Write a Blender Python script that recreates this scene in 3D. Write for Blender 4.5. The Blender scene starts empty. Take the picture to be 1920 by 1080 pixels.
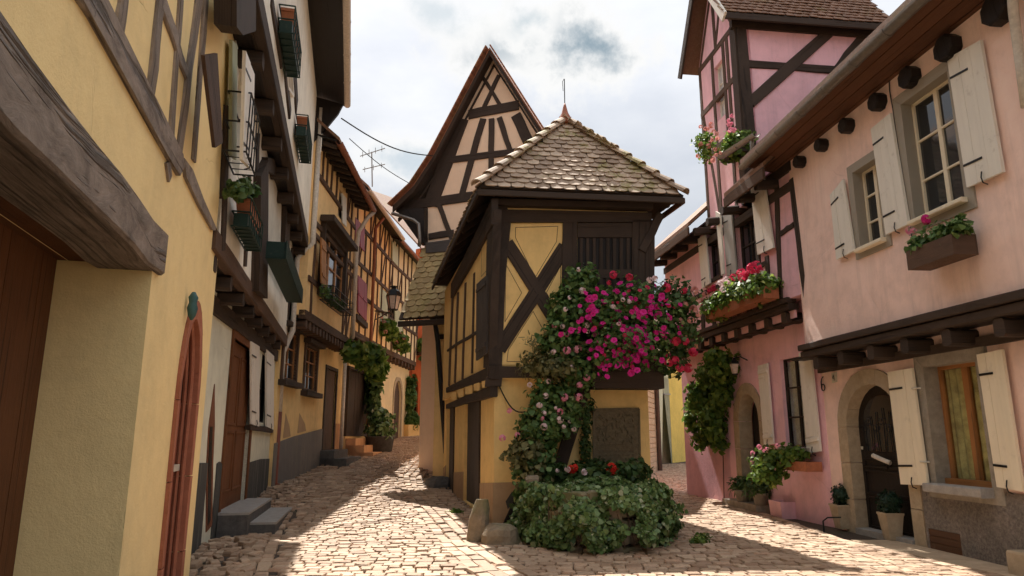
import bpy, math, random
import numpy as np
from mathutils import Vector, Matrix, noise
from mathutils.geometry import tessellate_polygon
random.seed(7); rng = np.random.default_rng(11)
V = Vector
scene = bpy.context.scene
col = scene.collection

# ---------------------------------------------------------------- camera
FPX = 1300.0; CAMH = 1.5; TH = math.atan(275 / FPX)
cam_data = bpy.data.cameras.new('camera'); cam = bpy.data.objects.new('camera', cam_data)
col.objects.link(cam); scene.camera = cam
cam_data.sensor_width = 36; cam_data.lens = 36 * FPX / 1920; cam_data.clip_end = 3000; cam_data.clip_start = 0.05
cam.location = (0, 0, CAMH); cam.rotation_euler = (math.pi / 2 + TH, 0, 0)
CAM = V((0, 0, CAMH))

# ---------------------------------------------------------------- light
SUN_AZ, SUN_EL = math.radians(11), math.radians(57)       # azimuth: to the left of +Y
S = V((-math.sin(SUN_AZ) * math.cos(SUN_EL), math.cos(SUN_AZ) * math.cos(SUN_EL), math.sin(SUN_EL)))
sd = bpy.data.lights.new('sun', 'SUN'); sd.energy = 2.4; sd.angle = math.radians(0.6); sd.color = (1, 0.95, 0.87)
sun = bpy.data.objects.new('sun', sd); col.objects.link(sun); sun.location = (0, 0, 30)
sun.rotation_euler = S.to_track_quat('Z', 'Y').to_euler()
scene.view_settings.view_transform = 'Standard'; scene.view_settings.look = 'None'
scene.view_settings.gamma = 1; scene.view_settings.use_curve_mapping = False
scene.view_settings.exposure = 1.97
scene.render.resolution_x = 1024; scene.render.resolution_y = 576
scene.render.engine = 'CYCLES'
scene.cycles.max_bounces = 8; scene.cycles.diffuse_bounces = 6; scene.cycles.glossy_bounces = 2; scene.cycles.transmission_bounces = 3; scene.cycles.transparent_max_bounces = 6
scene.cycles.use_adaptive_sampling = True; scene.cycles.adaptive_threshold = .02; scene.cycles.use_denoising = True

def pdir(px, py):
    x = (px - 960) / FPX; y = (540 - py) / FPX
    return V((x, math.cos(TH) - y * math.sin(TH), math.sin(TH) + y * math.cos(TH)))

world = bpy.data.worlds.new('World'); scene.world = world; world.use_nodes = True
def build_world():
    nt = world.node_tree; nt.nodes.clear(); N = nt.nodes.new; L = nt.links.new
    out = N('ShaderNodeOutputWorld'); bg = N('ShaderNodeBackground'); L(bg.outputs[0], out.inputs[0])
    sky = N('ShaderNodeTexSky'); sky.sky_type = 'NISHITA'; sky.sun_disc = False
    sky.sun_elevation = SUN_EL; sky.sun_rotation = (2 * math.pi - SUN_AZ); sky.air_density = 1.0; sky.dust_density = 2.0
    sc = N('ShaderNodeMix'); sc.data_type = 'RGBA'; sc.blend_type = 'MULTIPLY'; sc.inputs[0].default_value = 1
    L(sky.outputs[0], sc.inputs[6]); sc.inputs[7].default_value = (0.055, 0.055, 0.055, 1)
    tc = N('ShaderNodeTexCoord')
    mp = N('ShaderNodeMapping'); mp.inputs['Scale'].default_value = (1, 1, 2.2); L(tc.outputs['Generated'], mp.inputs[0])
    n1 = N('ShaderNodeTexNoise'); n1.inputs['Scale'].default_value = 3.2; n1.inputs['Detail'].default_value = 8
    n1.inputs['Roughness'].default_value = 0.55; L(mp.outputs[0], n1.inputs['Vector'])
    r1 = N('ShaderNodeValToRGB'); L(n1.outputs[0], r1.inputs[0])
    r1.color_ramp.elements[0].position = 0.33; r1.color_ramp.elements[0].color = (0.172, 0.179, 0.188, 1)
    r1.color_ramp.elements[1].position = 0.66; r1.color_ramp.elements[1].color = (0.242, 0.242, 0.24, 1)
    veil = N('ShaderNodeMix'); veil.data_type = 'RGBA'; veil.inputs[0].default_value = 0.86
    L(sc.outputs[2], veil.inputs[6]); L(r1.outputs[0], veil.inputs[7])
    # overcast luminance distribution: (1 + 2 sin elevation) / 3, brighter overhead than at the horizon
    sp = N('ShaderNodeSeparateXYZ'); L(tc.outputs['Generated'], sp.inputs[0])
    ce = N('ShaderNodeMapRange'); L(sp.outputs[2], ce.inputs[0]); ce.inputs[1].default_value = 0; ce.inputs[2].default_value = 1; ce.inputs[3].default_value = .53; ce.inputs[4].default_value = 1.64
    ov = N('ShaderNodeMix'); ov.data_type = 'RGBA'; ov.blend_type = 'MULTIPLY'; ov.inputs[0].default_value = 1; L(veil.outputs[2], ov.inputs[6]); L(ce.outputs[0], ov.inputs[7])
    last = ov.outputs[2]
    # a few small grey cumulus with pale rims
    n2 = N('ShaderNodeTexNoise'); n2.inputs['Scale'].default_value = 13; n2.inputs['Detail'].default_value = 9
    n2.inputs['Roughness'].default_value = 0.6; L(tc.outputs['Generated'], n2.inputs['Vector'])
    for (px, py, rx, ry, amt, c) in [(1000, 86, 125, 50, 1.0, (.082, .106, .124)), (1085, 84, 84, 66, 1.0, (.078, .102, .120)), (985, 36, 44, 32, .8, (.14, .165, .18)), (840, 24, 72, 42, .7, (.17, .19, .205)),
                                     (785, 300, 82, 36, .8, (.15, .175, .195)), (420, -260, 150, 70, .9, (.12, .145, .165)), (1500, -330, 190, 80, .8, (.135, .16, .18))]:
        d = pdir(px, py).normalized()
        right = d.cross(V((0, 0, 1))).normalized(); up = right.cross(d)
        def dot(v, k):
            a = N('ShaderNodeVectorMath'); a.operation = 'DOT_PRODUCT'; L(tc.outputs['Generated'], a.inputs[0])
            a.inputs[1].default_value = v * k; return a.outputs['Value']
        dist = pdir(px, py).length
        sx = dot(right, FPX * dist / rx); sy = dot(up, FPX * dist / ry); fz = dot(d, 1)
        def math_(op, a, b=None):
            m = N('ShaderNodeMath'); m.operation = op
            for i, q in enumerate((a, b)):
                if q is None: continue
                if isinstance(q, (int, float)): m.inputs[i].default_value = q
                else: L(q, m.inputs[i])
            return m.outputs[0]
        rr = math_('ADD', math_('MULTIPLY', sx, sx), math_('MULTIPLY', sy, sy))
        rr = math_('SQRT', rr)
        nz = math_('MULTIPLY', math_('SUBTRACT', n2.outputs[0], 0.5), 3.6)
        e = math_('ADD', rr, nz)
        e = math_('ADD', e, math_('MULTIPLY', math_('LESS_THAN', fz, 0), 50.0))
        rim = N('ShaderNodeMapRange'); L(e, rim.inputs[0]); rim.inputs[1].default_value = 1.9; rim.inputs[2].default_value = 0.9
        rim.interpolation_type = 'SMOOTHSTEP'
        m1 = N('ShaderNodeMix'); m1.data_type = 'RGBA'; L(math_('MULTIPLY', rim.outputs[0], amt), m1.inputs[0]); L(last, m1.inputs[6])
        m1.inputs[7].default_value = (0.25, 0.25, 0.248, 1)
        core = N('ShaderNodeMapRange'); L(e, core.inputs[0]); core.inputs[1].default_value = 1.15; core.inputs[2].default_value = 0.0
        core.interpolation_type = 'SMOOTHSTEP'
        m2 = N('ShaderNodeMix'); m2.data_type = 'RGBA'; L(math_('MULTIPLY', core.outputs[0], amt), m2.inputs[0]); L(m1.outputs[2], m2.inputs[6])
        m2.inputs[7].default_value = (*c, 1)
        last = m2.outputs[2]
    L(last, bg.inputs[0]); bg.inputs[1].default_value = 1.0
build_world()

# ---------------------------------------------------------------- materials
MATS = {}
class NT:
    def __init__(s, name):
        s.m = bpy.data.materials.new(name); s.m.use_nodes = True; s.t = s.m.node_tree; s.t.nodes.clear()
        s.out = s.n('ShaderNodeOutputMaterial'); s.b = s.n('ShaderNodeBsdfPrincipled'); s.l(s.b.outputs[0], s.out.inputs[0])
        MATS[name] = s.m
    def n(s, k, **kw):
        x = s.t.nodes.new(k)
        for a, v in kw.items(): setattr(x, a, v)
        return x
    def l(s, a, b): s.t.links.new(a, b)
    def noise(s, scale, detail=5, rough=.6, vec=None, dist=0):
        x = s.n('ShaderNodeTexNoise'); x.inputs['Scale'].default_value = scale; x.inputs['Detail'].default_value = detail
        x.inputs['Roughness'].default_value = rough; x.inputs['Distortion'].default_value = dist
        if vec is None: vec = s.pos()
        s.l(vec, x.inputs['Vector']); return x.outputs[0]
    def pos(s):
        if not hasattr(s, '_p'): s._p = s.n('ShaderNodeNewGeometry').outputs['Position']
        return s._p
    def uv(s, sx, sy):
        u = s.n('ShaderNodeUVMap'); u.uv_map = 'UVMap'
        m = s.n('ShaderNodeMapping'); m.inputs['Scale'].default_value = (sx, sy, 1); s.l(u.outputs[0], m.inputs[0]); return m.outputs[0]
    def scaled(s, v):
        m = s.n('ShaderNodeMapping'); m.inputs['Scale'].default_value = v; s.l(s.pos(), m.inputs[0]); return m.outputs[0]
    def rnd(s):
        a = s.n('ShaderNodeAttribute'); a.attribute_name = 'rnd'; return a.outputs['Fac']
    def orand(s): return s.n('ShaderNodeObjectInfo').outputs['Random']
    def ramp(s, fac, stops):
        r = s.n('ShaderNodeValToRGB'); el = r.color_ramp.elements
        while len(el) < len(stops): el.new(0.5)
        for e, (p, c) in zip(el, stops): e.position = p; e.color = (*c, 1) if len(c) == 3 else c
        s.l(fac, r.inputs[0]); return r.outputs[0]
    def fr(s, fac, a, b):
        r = s.n('ShaderNodeMapRange'); r.inputs[1].default_value = a; r.inputs[2].default_value = b; s.l(fac, r.inputs[0]); return r.outputs[0]
    def mix(s, f, a, b, mode='MIX'):
        m = s.n('ShaderNodeMix', data_type='RGBA', blend_type=mode)
        for i, q in ((0, f), (6, a), (7, b)):
            if isinstance(q, (int, float)): m.inputs[i].default_value = q
            elif isinstance(q, tuple): m.inputs[i].default_value = (*q, 1)
            else: s.l(q, m.inputs[i])
        return m.outputs[2]
    def math(s, op, a, b=0.0):
        m = s.n('ShaderNodeMath', operation=op)
        for i, q in enumerate((a, b)):
            if isinstance(q, (int, float)): m.inputs[i].default_value = q
            else: s.l(q, m.inputs[i])
        return m.outputs[0]
    def bump(s, h, strength=.3, dist=.01):
        b = s.n('ShaderNodeBump'); b.inputs['Strength'].default_value = strength; b.inputs['Distance'].default_value = dist
        s.l(h, b.inputs['Height']); s.l(b.outputs[0], s.b.inputs['Normal'])
    def color(s, c):
        if isinstance(c, tuple): s.b.inputs['Base Color'].default_value = (*c, 1)
        else: s.l(c, s.b.inputs['Base Color'])
    def set(s, **k):
        for a, v in k.items(): s.b.inputs[a.replace('_', ' ')].default_value = v

def mul(c, k): return tuple(min(1, x * k) for x in c)
def plaster(name, c, var=.22, bump=.6, stain=None, st=.35):
    t = NT(name); stain = stain or mul(c, .66)
    big = t.noise(.9, 5, .6); mid = t.noise(5, 6, .65); fine = t.noise(70, 4, .7)
    base = t.ramp(t.math('ADD', t.math('MULTIPLY', big, .6), t.math('MULTIPLY', mid, .4)), [(.3, mul(c, 1 - var)), (.52, c), (.75, mul(c, 1 + var * .6))])
    # drip streaks: noise stretched down the wall
    drip = t.noise(1, 5, .7, t.scaled((5, 5, .45)))
    base = t.mix(t.math('MULTIPLY', t.fr(drip, .50, .72), st), base, stain)
    blot = t.noise(2.3, 7, .75)
    base = t.mix(t.math('MULTIPLY', t.fr(blot, .58, .70), st * .9), base, mul(c, .76))
    # hairline cracks
    vor = t.n('ShaderNodeTexVoronoi', feature='DISTANCE_TO_EDGE'); vor.inputs['Scale'].default_value = .55
    wob = t.n('ShaderNodeMix', data_type='VECTOR'); wob.inputs[0].default_value = .12
    nz = t.n('ShaderNodeTexNoise'); nz.inputs['Scale'].default_value = 4; t.l(t.pos(), nz.inputs['Vector'])
    t.l(t.pos(), wob.inputs[4]); t.l(nz.outputs['Color'], wob.inputs[5]); t.l(wob.outputs[1], vor.inputs['Vector'])
    crack = t.math('MULTIPLY', t.fr(vor.outputs[0], .0035, .0), t.fr(t.noise(.8, 2), .5, .6))
    base = t.mix(t.math('MULTIPLY', crack, .22), base, mul(c, .45))
    # dirt near the ground is splash dirt, with a ragged edge
    t.color(base); t.set(Roughness=.9); t.b.inputs['Specular IOR Level'].default_value = .2
    h = t.math('ADD', t.math('MULTIPLY', fine, .35), t.math('ADD', t.math('MULTIPLY', mid, 1.0), t.math('MULTIPLY', crack, -.6)))
    t.bump(h, bump, .02); return t.m
def timber(name, c, c2, rough=.75, gl=55, bump=.5, lo=.3, hi=.7, split=.60, bd=.012):
    t = NT(name)
    g = t.noise(1, 9, .75, t.uv(3.2, gl * 1.5), .6); big = t.noise(2.0, 4); crack = t.noise(1, 4, .55, t.uv(.45, 34), .5)
    base = t.ramp(g, [(lo, c), (hi, c2)])
    base = t.mix(t.fr(big, .35, .75), base, t.mix(.5, base, mul(c2, 1.35)))
    ck = t.fr(crack, split, split + .045)
    base = t.mix(t.math('MULTIPLY', ck, .8), base, mul(c, .3))
    base = t.mix(t.math('MULTIPLY', t.rnd(), .35), base, mul(c2, 1.5))
    t.color(base); t.set(Roughness=rough); t.b.inputs['Specular IOR Level'].default_value = .25
    t.bump(t.math('SUBTRACT', g, t.math('MULTIPLY', ck, 1.5)), bump, bd); return t.m
def painted(name, c, rough=.55, wear=(.25, .2, .15), amt=.35, gl=30):
    t = NT(name)
    g = t.noise(1, 6, .6, t.uv(1.5, gl)); blot = t.noise(6, 7, .7)
    base = t.mix(t.fr(g, .3, .8), mul(c, .88), c)
    base = t.mix(t.math('MULTIPLY', t.fr(blot, .58, .72), amt), base, wear)
    t.color(base); t.set(Roughness=rough); t.b.inputs['Specular IOR Level'].default_value = .3; t.bump(g, .25, .006); return t.m
def stone(name, c, c2, scale=9, bump=.6, moss=0.):
    t = NT(name)
    n1 = t.noise(scale, 7, .65); n2 = t.noise(scale * 6, 4, .7); n3 = t.noise(1.7, 4)
    base = t.ramp(n1, [(.3, c), (.7, c2)])
    base = t.mix(t.math('MULTIPLY', t.fr(n2, .5, .75), .35), base, mul(c, .6))
    base = t.mix(t.math('MULTIPLY', t.rnd(), .5), base, mul(c2, .75))
    if moss: base = t.mix(t.math('MULTIPLY', t.fr(n3, .5, .66), moss), base, (.10, .11, .03))
    t.color(base); t.set(Roughness=.85); t.bump(t.math('ADD', n1, t.math('MULTIPLY', n2, .4)), bump, .02); return t.m
def tilemat(name, c1, c2, c3, moss=.0, pale=.0):
    t = NT(name); r = t.math('FRACT', t.math('ADD', t.rnd(), t.orand()))
    base = t.ramp(r, [(0, c1), (.45, c2), (.8, c3), (1, mul(c1, 1.25))])
    n = t.noise(14, 6, .7); n2 = t.noise(1.6, 5, .65); n3 = t.noise(45, 3)
    base = t.mix(t.math('MULTIPLY', t.fr(n, .45, .75), .5), base, mul(c1, .45))
    base = t.mix(t.math('MULTIPLY', t.fr(n3, .55, .75), pale), base, (.55, .50, .43))
    if moss: base = t.mix(t.math('MULTIPLY', t.fr(t.math('ADD', t.math('MULTIPLY', n2, .75), t.math('MULTIPLY', n, .25)), .53, .61), moss), base, t.mix(n3, (.11, .10, .025), (.34, .29, .06)))
    t.color(base); t.set(Roughness=.8); t.bump(t.math('ADD', n, t.math('MULTIPLY', n3, .4)), .5, .012); return t.m
def simple(name, c, rough=.5, metal=0., spec=.5, var=.2, scale=18, bump=.15):
    t = NT(name); n = t.noise(scale, 5, .6)
    t.color(t.mix(t.fr(n, .35, .7), mul(c, 1 - var), mul(c, 1 + var * .5))); t.set(Roughness=rough, Metallic=metal)
    t.b.inputs['Specular IOR Level'].default_value = spec; t.bump(n, bump, .006); return t.m
def leafmat(name, stops, trans=.35, rough=.5):
    t = NT(name); c = t.ramp(t.rnd(), stops); n = t.noise(9, 3)
    c = t.mix(t.fr(n, .35, .7), t.mix(.35, c, (.01, .02, .005)), c)
    t.color(c); t.set(Roughness=rough); t.b.inputs['Specular IOR Level'].default_value = .35
    tr = t.n('ShaderNodeBsdfTranslucent'); t.l(t.mix(.5, c, (.25, .32, .03), 'ADD') if trans > .5 else c, tr.inputs[0])
    ms = t.n('ShaderNodeMixShader'); ms.inputs[0].default_value = trans
    t.l(t.b.outputs[0], ms.inputs[1]); t.l(tr.outputs[0], ms.inputs[2]); t.l(ms.outputs[0], t.out.inputs[0]); return t.m
def petal(name, c, c2):
    t = NT(name); r = t.math('FRACT', t.math('ADD', t.rnd(), t.orand()))
    t.color(t.mix(r, c, c2)); t.set(Roughness=.6); t.b.inputs['Specular IOR Level'].default_value = .2
    tr = t.n('ShaderNodeBsdfTranslucent'); t.l(t.mix(r, c, c2), tr.inputs[0]); ms = t.n('ShaderNodeMixShader'); ms.inputs[0].default_value = .3
    t.l(t.b.outputs[0], ms.inputs[1]); t.l(tr.outputs[0], ms.inputs[2]); t.l(ms.outputs[0], t.out.inputs[0]); return t.m
def glassmat(name, c=(.02, .022, .025), rough=.06):
    t = NT(name); n = t.noise(1.5, 3); t.color(t.mix(n, mul(c, .5), mul(c, 1.6))); t.set(Roughness=rough)
    t.b.inputs['Specular IOR Level'].default_value = .7; t.bump(t.noise(3, 2), .06, .02); return t.m

def clearglass(name, tint=(.85, .88, .86)):
    t = NT(name); tr = t.n('ShaderNodeBsdfTransparent'); tr.inputs[0].default_value = (*tint, 1); gl = t.n('ShaderNodeBsdfGlossy'); gl.inputs['Roughness'].default_value = .03
    fr = t.n('ShaderNodeLayerWeight'); b = t.n('ShaderNodeBump'); b.inputs['Strength'].default_value = .05; t.l(t.noise(3, 2), b.inputs['Height']); t.l(b.outputs[0], gl.inputs['Normal'])
    ms = t.n('ShaderNodeMixShader'); t.l(t.math('ADD', t.math('MULTIPLY', t.math('POWER', fr.outputs['Facing'], 4.0), .7), .05), ms.inputs[0]); t.l(tr.outputs[0], ms.inputs[1]); t.l(gl.outputs[0], ms.inputs[2]); t.l(ms.outputs[0], t.out.inputs[0]); return t.m
YEL = (.95, .73, .36)
plaster('plaster_yellow', YEL, st=.14, var=.14); plaster('plaster_tower', (.88, .62, .26), st=.25); plaster('plaster_mint', (.72, .71, .57), st=.4)
plaster('plaster_white', (.85, .81, .70), st=.3); plaster('plaster_ochre', (.84, .60, .28)); plaster('plaster_orange', (.87, .60, .29), st=.3)
plaster('plaster_cream', (.78, .64, .40), st=.3); plaster('plaster_peach', (.92, .68, .49), st=.15, var=.08); plaster('plaster_red', (.52, .13, .05))
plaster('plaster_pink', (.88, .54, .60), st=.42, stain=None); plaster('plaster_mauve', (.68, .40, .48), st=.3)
plaster('plaster_salmon', (.94, .69, .60), st=.42); plaster('plaster_tan', (.47, .32, .19), st=.5)
plaster('plaster_dark', (.075, .075, .07), stain=(.25, .23, .2), st=.7, bump=.7); plaster('plaster_grey', (.20, .185, .17), stain=(.33, .27, .2), st=.7)
plaster('plaster_sun', (.80, .57, .15), st=.2); plaster('plaster_pale', (.58, .56, .40), st=.3); plaster('plaster_terracotta', (.60, .34, .18), st=.3)
t = NT('roughcast'); n = t.noise(26, 6, .75); n2 = t.noise(3, 4)
t.color(t.mix(t.fr(n2, .35, .7), t.ramp(n, [(.3, (.10, .085, .072)), (.7, (.33, .28, .235))]), t.ramp(n, [(.3, (.16, .13, .11)), (.7, (.44, .37, .31))])))
t.set(Roughness=.95); t.bump(n, 1.0, .05)
timber('timber_dark', (.017, .012, .009), (.058, .040, .030)); timber('timber_brown', (.036, .021, .014), (.10, .060, .040))
timber('timber_grey', (.040, .029, .022), (.33, .265, .215), gl=19, bump=1.0, lo=.38, hi=.66, split=.56, bd=.03); timber('timber_red', (.10, .038, .02), (.19, .075, .04))
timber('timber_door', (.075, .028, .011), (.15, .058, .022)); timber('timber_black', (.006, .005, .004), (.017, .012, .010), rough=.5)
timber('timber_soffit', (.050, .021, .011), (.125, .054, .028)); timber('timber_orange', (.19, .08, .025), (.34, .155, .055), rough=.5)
timber('timber_slate', (.030, .026, .025), (.085, .072, .066)); timber('timber_gate', (.06, .022, .008), (.13, .05, .018))
painted('paint_white', (.84, .80, .71)); painted('paint_cream', (.87, .77, .58), amt=.2); painted('paint_grey', (.42, .41, .38))
painted('paint_green', (.012, .035, .028), amt=.2); painted('paint_brown', (.10, .045, .022)); painted('paint_pinkshutter', (.30, .07, .10), amt=.25)
painted('paint_celadon', (.50, .53, .36), amt=.25); painted('paint_redbrown', (.20, .055, .03)); painted('paint_stonegrey', (.36, .32, .26), amt=.3)
painted('paint_black', (.012, .012, .013), amt=.1); painted('line_brown', (.10, .045, .02), amt=.1)
stone('stone_sand', (.33, .255, .165), (.52, .41, .28), moss=.08); stone('stone_red', (.30, .095, .05), (.47, .17, .09), 7)
stone('stone_grey', (.22, .19, .155), (.40, .35, .28), moss=.1); stone('stone_dark', (.055, .05, .047), (.13, .12, .11)); stone('stone_moss', (.17, .13, .085), (.34, .26, .17), moss=.75)
stone('stone_rubble', (.40, .25, .15), (.66, .47, .30), 14); stone('stone_step', (.26, .24, .22), (.42, .39, .35)); stone('stone_plaque', (.09, .072, .042), (.20, .16, .095), 20)
stone('stone_paving', (.38, .27, .17), (.60, .45, .30), 4, .3)
t = NT('cobble'); r = t.math('FRACT', t.math('ADD', t.rnd(), t.orand())); n = t.noise(30, 6, .7); n2 = t.noise(.7, 4)
b = t.ramp(r, [(0, (.27, .16, .095)), (.3, (.42, .285, .185)), (.55, (.34, .225, .15)), (.8, (.56, .41, .28)), (1, (.48, .29, .185))])
b = t.mix(t.math('MULTIPLY', t.fr(n, .42, .75), .5), b, (.19, .115, .07)); b = t.mix(t.math('MULTIPLY', t.fr(n2, .4, .65), .35), b, (.54, .39, .26))
t.color(b); t.set(Roughness=.62); t.b.inputs['Specular IOR Level'].default_value = .45; t.bump(n, .5, .02)
t = NT('joint_sand'); n = t.noise(40, 5, .7); n2 = t.noise(1.3, 5, .7)
t.color(t.mix(t.math('MULTIPLY', t.fr(n2, .52, .66), .5), t.ramp(n, [(.3, (.035, .024, .016)), (.7, (.105, .072, .048))]), (.06, .075, .02))); t.set(Roughness=.95); t.bump(n, .8, .02)
t = NT('earth'); n = t.noise(9, 6, .7); t.color(t.ramp(n, [(.3, (.12, .09, .055)), (.7, (.26, .20, .12))])); t.set(Roughness=.95); t.bump(n, .7, .03)
tilemat('tile_weathered', (.27, .18, .12), (.43, .31, .215), (.55, .41, .29), moss=.75, pale=.6)
tilemat('tile_red', (.24, .085, .04), (.34, .13, .06), (.28, .11, .055), moss=.25, pale=.2)
tilemat('tile_olive', (.30, .20, .085), (.42, .29, .12), (.36, .26, .11), moss=.45, pale=.25)
tilemat('tile_brown', (.17, .085, .05), (.26, .14, .085), (.21, .11, .065), moss=.3, pale=.25)
simple('metal_zinc', (.23, .21, .185), .42, .6); simple('metal_pale', (.62, .52, .42), .45, .15); simple('metal_copper', (.28, .10, .055), .5, .3)
simple('metal_black', (.012, .012, .013), .45, .3); simple('pipe_white', (.62, .56, .48), .5); simple('terracotta', (.42, .15, .07), .8)
simple('lamp_glass', (.62, .50, .42), .25, 0, .6); simple('cable', (.02, .02, .02), .6); simple('soil', (.035, .022, .014), .95); simple('paper', (.62, .56, .48), .8)
simple('curtain_gold', (.88, .68, .30), .8, var=.45, scale=6); simple('curtain_white', (.55, .55, .55), .85, var=.3, scale=9); simple('interior', (.012, .01, .009), .9)
simple('enamel', (.6, .56, .46), .4); simple('verdigris', (.045, .12, .115), .6, .2); simple('copper_red', (.36, .11, .05), .6)
clearglass('glass_clear'); glassmat('glass'); glassmat('glass_warm', (.10, .06, .018), .12)
leafmat('leaf_ivy', [(0, (.05, .10, .03)), (.45, (.15, .25, .075)), (.8, (.28, .37, .14)), (1, (.52, .54, .34))], .2, .35)
leafmat('leaf_geranium', [(0, (.045, .10, .028)), (.5, (.14, .26, .07)), (.9, (.25, .36, .11)), (1, (.40, .45, .19))], .35)
leafmat('leaf_bright', [(0, (.05, .11, .016)), (.5, (.15, .26, .045)), (.9, (.28, .38, .07)), (1, (.44, .48, .12))], .45)
leafmat('leaf_olive', [(0, (.08, .085, .025)), (.5, (.20, .19, .07)), (1, (.40, .36, .17))], .35)
leafmat('leaf_box', [(0, (.006, .020, .010)), (.6, (.015, .045, .022)), (1, (.04, .09, .045))], .15)
leafmat('leaf_dark', [(0, (.03, .065, .018)), (.6, (.08, .15, .04)), (1, (.16, .23, .07))], .25)
petal('petal_magenta', (.62, .015, .22), (.78, .04, .34)); petal('petal_pink', (.80, .22, .38), (.86, .45, .52)); petal('petal_white', (.82, .70, .68), (.85, .62, .64))
petal('petal_red', (.62, .02, .02), (.74, .06, .03)); petal('petal_cerise', (.60, .03, .09), (.72, .06, .14)); petal('petal_rose', (.74, .30, .27), (.80, .45, .40))
# ---------------------------------------------------------------- mesh helpers
class MB:
    def __init__(s): s.v = []; s.f = []; s.uv = []; s.r = []
    def face(s, idx, uvs, r): s.f.append(idx); s.uv.append(uvs); s.r.append(r)
    def _uv(s, p, ax, b, c): return (p.dot(ax), p.dot(b) + p.dot(c))
    def hull(s, rings, ax, r=None, cap=True):
        """rings: lists of equal length joined in order, capped at both ends"""
        r = random.random() if r is None else r
        ax = V(ax).normalized(); b = ax.orthogonal().normalized(); c = ax.cross(b)
        o = random.random() * 7
        k = len(rings[0]); base = len(s.v)
        for ring in rings: s.v += [V(p) for p in ring]
        def uvs(ids): return [(s.v[i].dot(ax) + o, s.v[i].dot(b) * .7 + s.v[i].dot(c) + o) for i in ids]
        for j in range(len(rings) - 1):
            for i in range(k):
                ids = (base + j * k + i, base + j * k + (i + 1) % k, base + (j + 1) * k + (i + 1) % k, base + (j + 1) * k + i)
                s.face(ids, uvs(ids), r)
        if cap:
            ids = tuple(base + i for i in range(k))[::-1]; s.face(ids, uvs(ids), r)
            ids = tuple(base + (len(rings) - 1) * k + i for i in range(k)); s.face(ids, uvs(ids), r)
    def prism(s, pts, vec, ax=None, r=None):
        pts = [V(p) for p in pts]; vec = V(vec)
        if ax is None:
            ax = max(((pts[(i + 1) % len(pts)] - pts[i]) for i in range(len(pts))), key=lambda q: q.length)
        nn = V((0, 0, 0))
        for i in range(len(pts)): nn += pts[i].cross(pts[(i + 1) % len(pts)])
        if nn.dot(vec) > 0: pts = pts[::-1]
        s.hull([[p + vec for p in pts], pts], ax, r)
    def box(s, a, b, r=None, ax=None):
        a, b = V(a), V(b)
        s.prism([(a.x, a.y, a.z), (b.x, a.y, a.z), (b.x, b.y, a.z), (a.x, b.y, a.z)], (0, 0, b.z - a.z), ax, r)
    def beam(s, a, b, w, d, n, ch=.012, jit=.0, seg=1, r=None, wb=None):
        """hewn timber from a to b: width w in the wall plane, depth d along n, centred on a-b"""
        a, b, n = V(a), V(b), V(n).normalized(); ax = (b - a).normalized(); q = ax.cross(n).normalized()
        wb = w if wb is None else wb
        rings = []
        for i in range(seg + 1):
            t = i / seg; p = a.lerp(b, t); ww = (w + (wb - w) * t) * .5; dd = d * .5
            j = lambda: random.uniform(-jit, jit)
            p = p + q * j() + n * j() * .5; ww += j() * .5; c = min(ch, ww * .45, dd * .45)
            rings.append([p + q * x + n * y for x, y in ((-ww, -dd + c), (-ww, dd - c), (-ww + c, dd), (ww - c, dd), (ww, dd - c), (ww, -dd + c), (ww - c, -dd), (-ww + c, -dd))][::-1])
        s.hull(rings, ax, r)
    def tube(s, pts, rad, k=8, r=None):
        pts = [V(p) for p in pts]; rad = rad if isinstance(rad, (list, tuple)) else [rad] * len(pts)
        rings = []; prev = None
        for i, p in enumerate(pts):
            d = (pts[min(i + 1, len(pts) - 1)] - pts[max(i - 1, 0)]).normalized()
            if prev is None: x = d.orthogonal().normalized()
            else: x = (prev - d * prev.dot(d)).normalized()
            prev = x; y = d.cross(x)
            rings.append([p + (x * math.cos(2 * math.pi * j / k) + y * math.sin(2 * math.pi * j / k)) * rad[i] for j in range(k)])
        s.hull(rings, pts[-1] - pts[0] if (pts[-1] - pts[0]).length > 1e-5 else (0, 0, 1), r)
    def lathe(s, c, prof, k=16, r=None, sq=False):
        c = V(c); rings = []
        for (rad, z) in prof:
            rings.append([c + V((rad * math.cos(2 * math.pi * (j + .5 * sq) / k), rad * math.sin(2 * math.pi * (j + .5 * sq) / k), z)) for j in range(k)])
        s.hull(rings, (0, 0, 1), r)
    def build(s, name, mat, parent=None, smooth=False, kind=None):
        me = bpy.data.meshes.new(name)
        off = V((0, 0, 0)); p = parent
        if p is None and s.v:
            lo = [min(q[i] for q in s.v) for i in range(3)]; hi = [max(q[i] for q in s.v) for i in range(3)]
            off = V(((lo[0] + hi[0]) / 2, (lo[1] + hi[1]) / 2, lo[2]))
        else:
            while p is not None: off += p.location; p = p.parent
        me.from_pydata([q - off for q in s.v], [], s.f)
        uvl = me.uv_layers.new(name='UVMap'); flat = [c for f in s.uv for u in f for c in u]; uvl.data.foreach_set('uv', flat)
        at = me.attributes.new('rnd', 'FLOAT', 'FACE'); at.data.foreach_set('value', s.r)
        me.materials.append(MATS[mat])
        if smooth: me.polygons.foreach_set('use_smooth', [True] * len(me.polygons))
        o = bpy.data.objects.new(name, me); col.objects.link(o)
        if parent is None: o.location = off
        else: o.parent = parent
        if kind: o['kind'] = kind
        return o
def tag(o, label=None, cat=None, group=None, kind=None):
    for k, v in (('label', label), ('category', cat), ('group', group), ('kind', kind)):
        if v: o[k] = v
    return o
def thing(name, label, cat, loc, group=None):
    o = bpy.data.objects.new(name, None); col.objects.link(o); o.location = V(loc); o.empty_display_size = .2
    return tag(o, label, cat, group)
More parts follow.
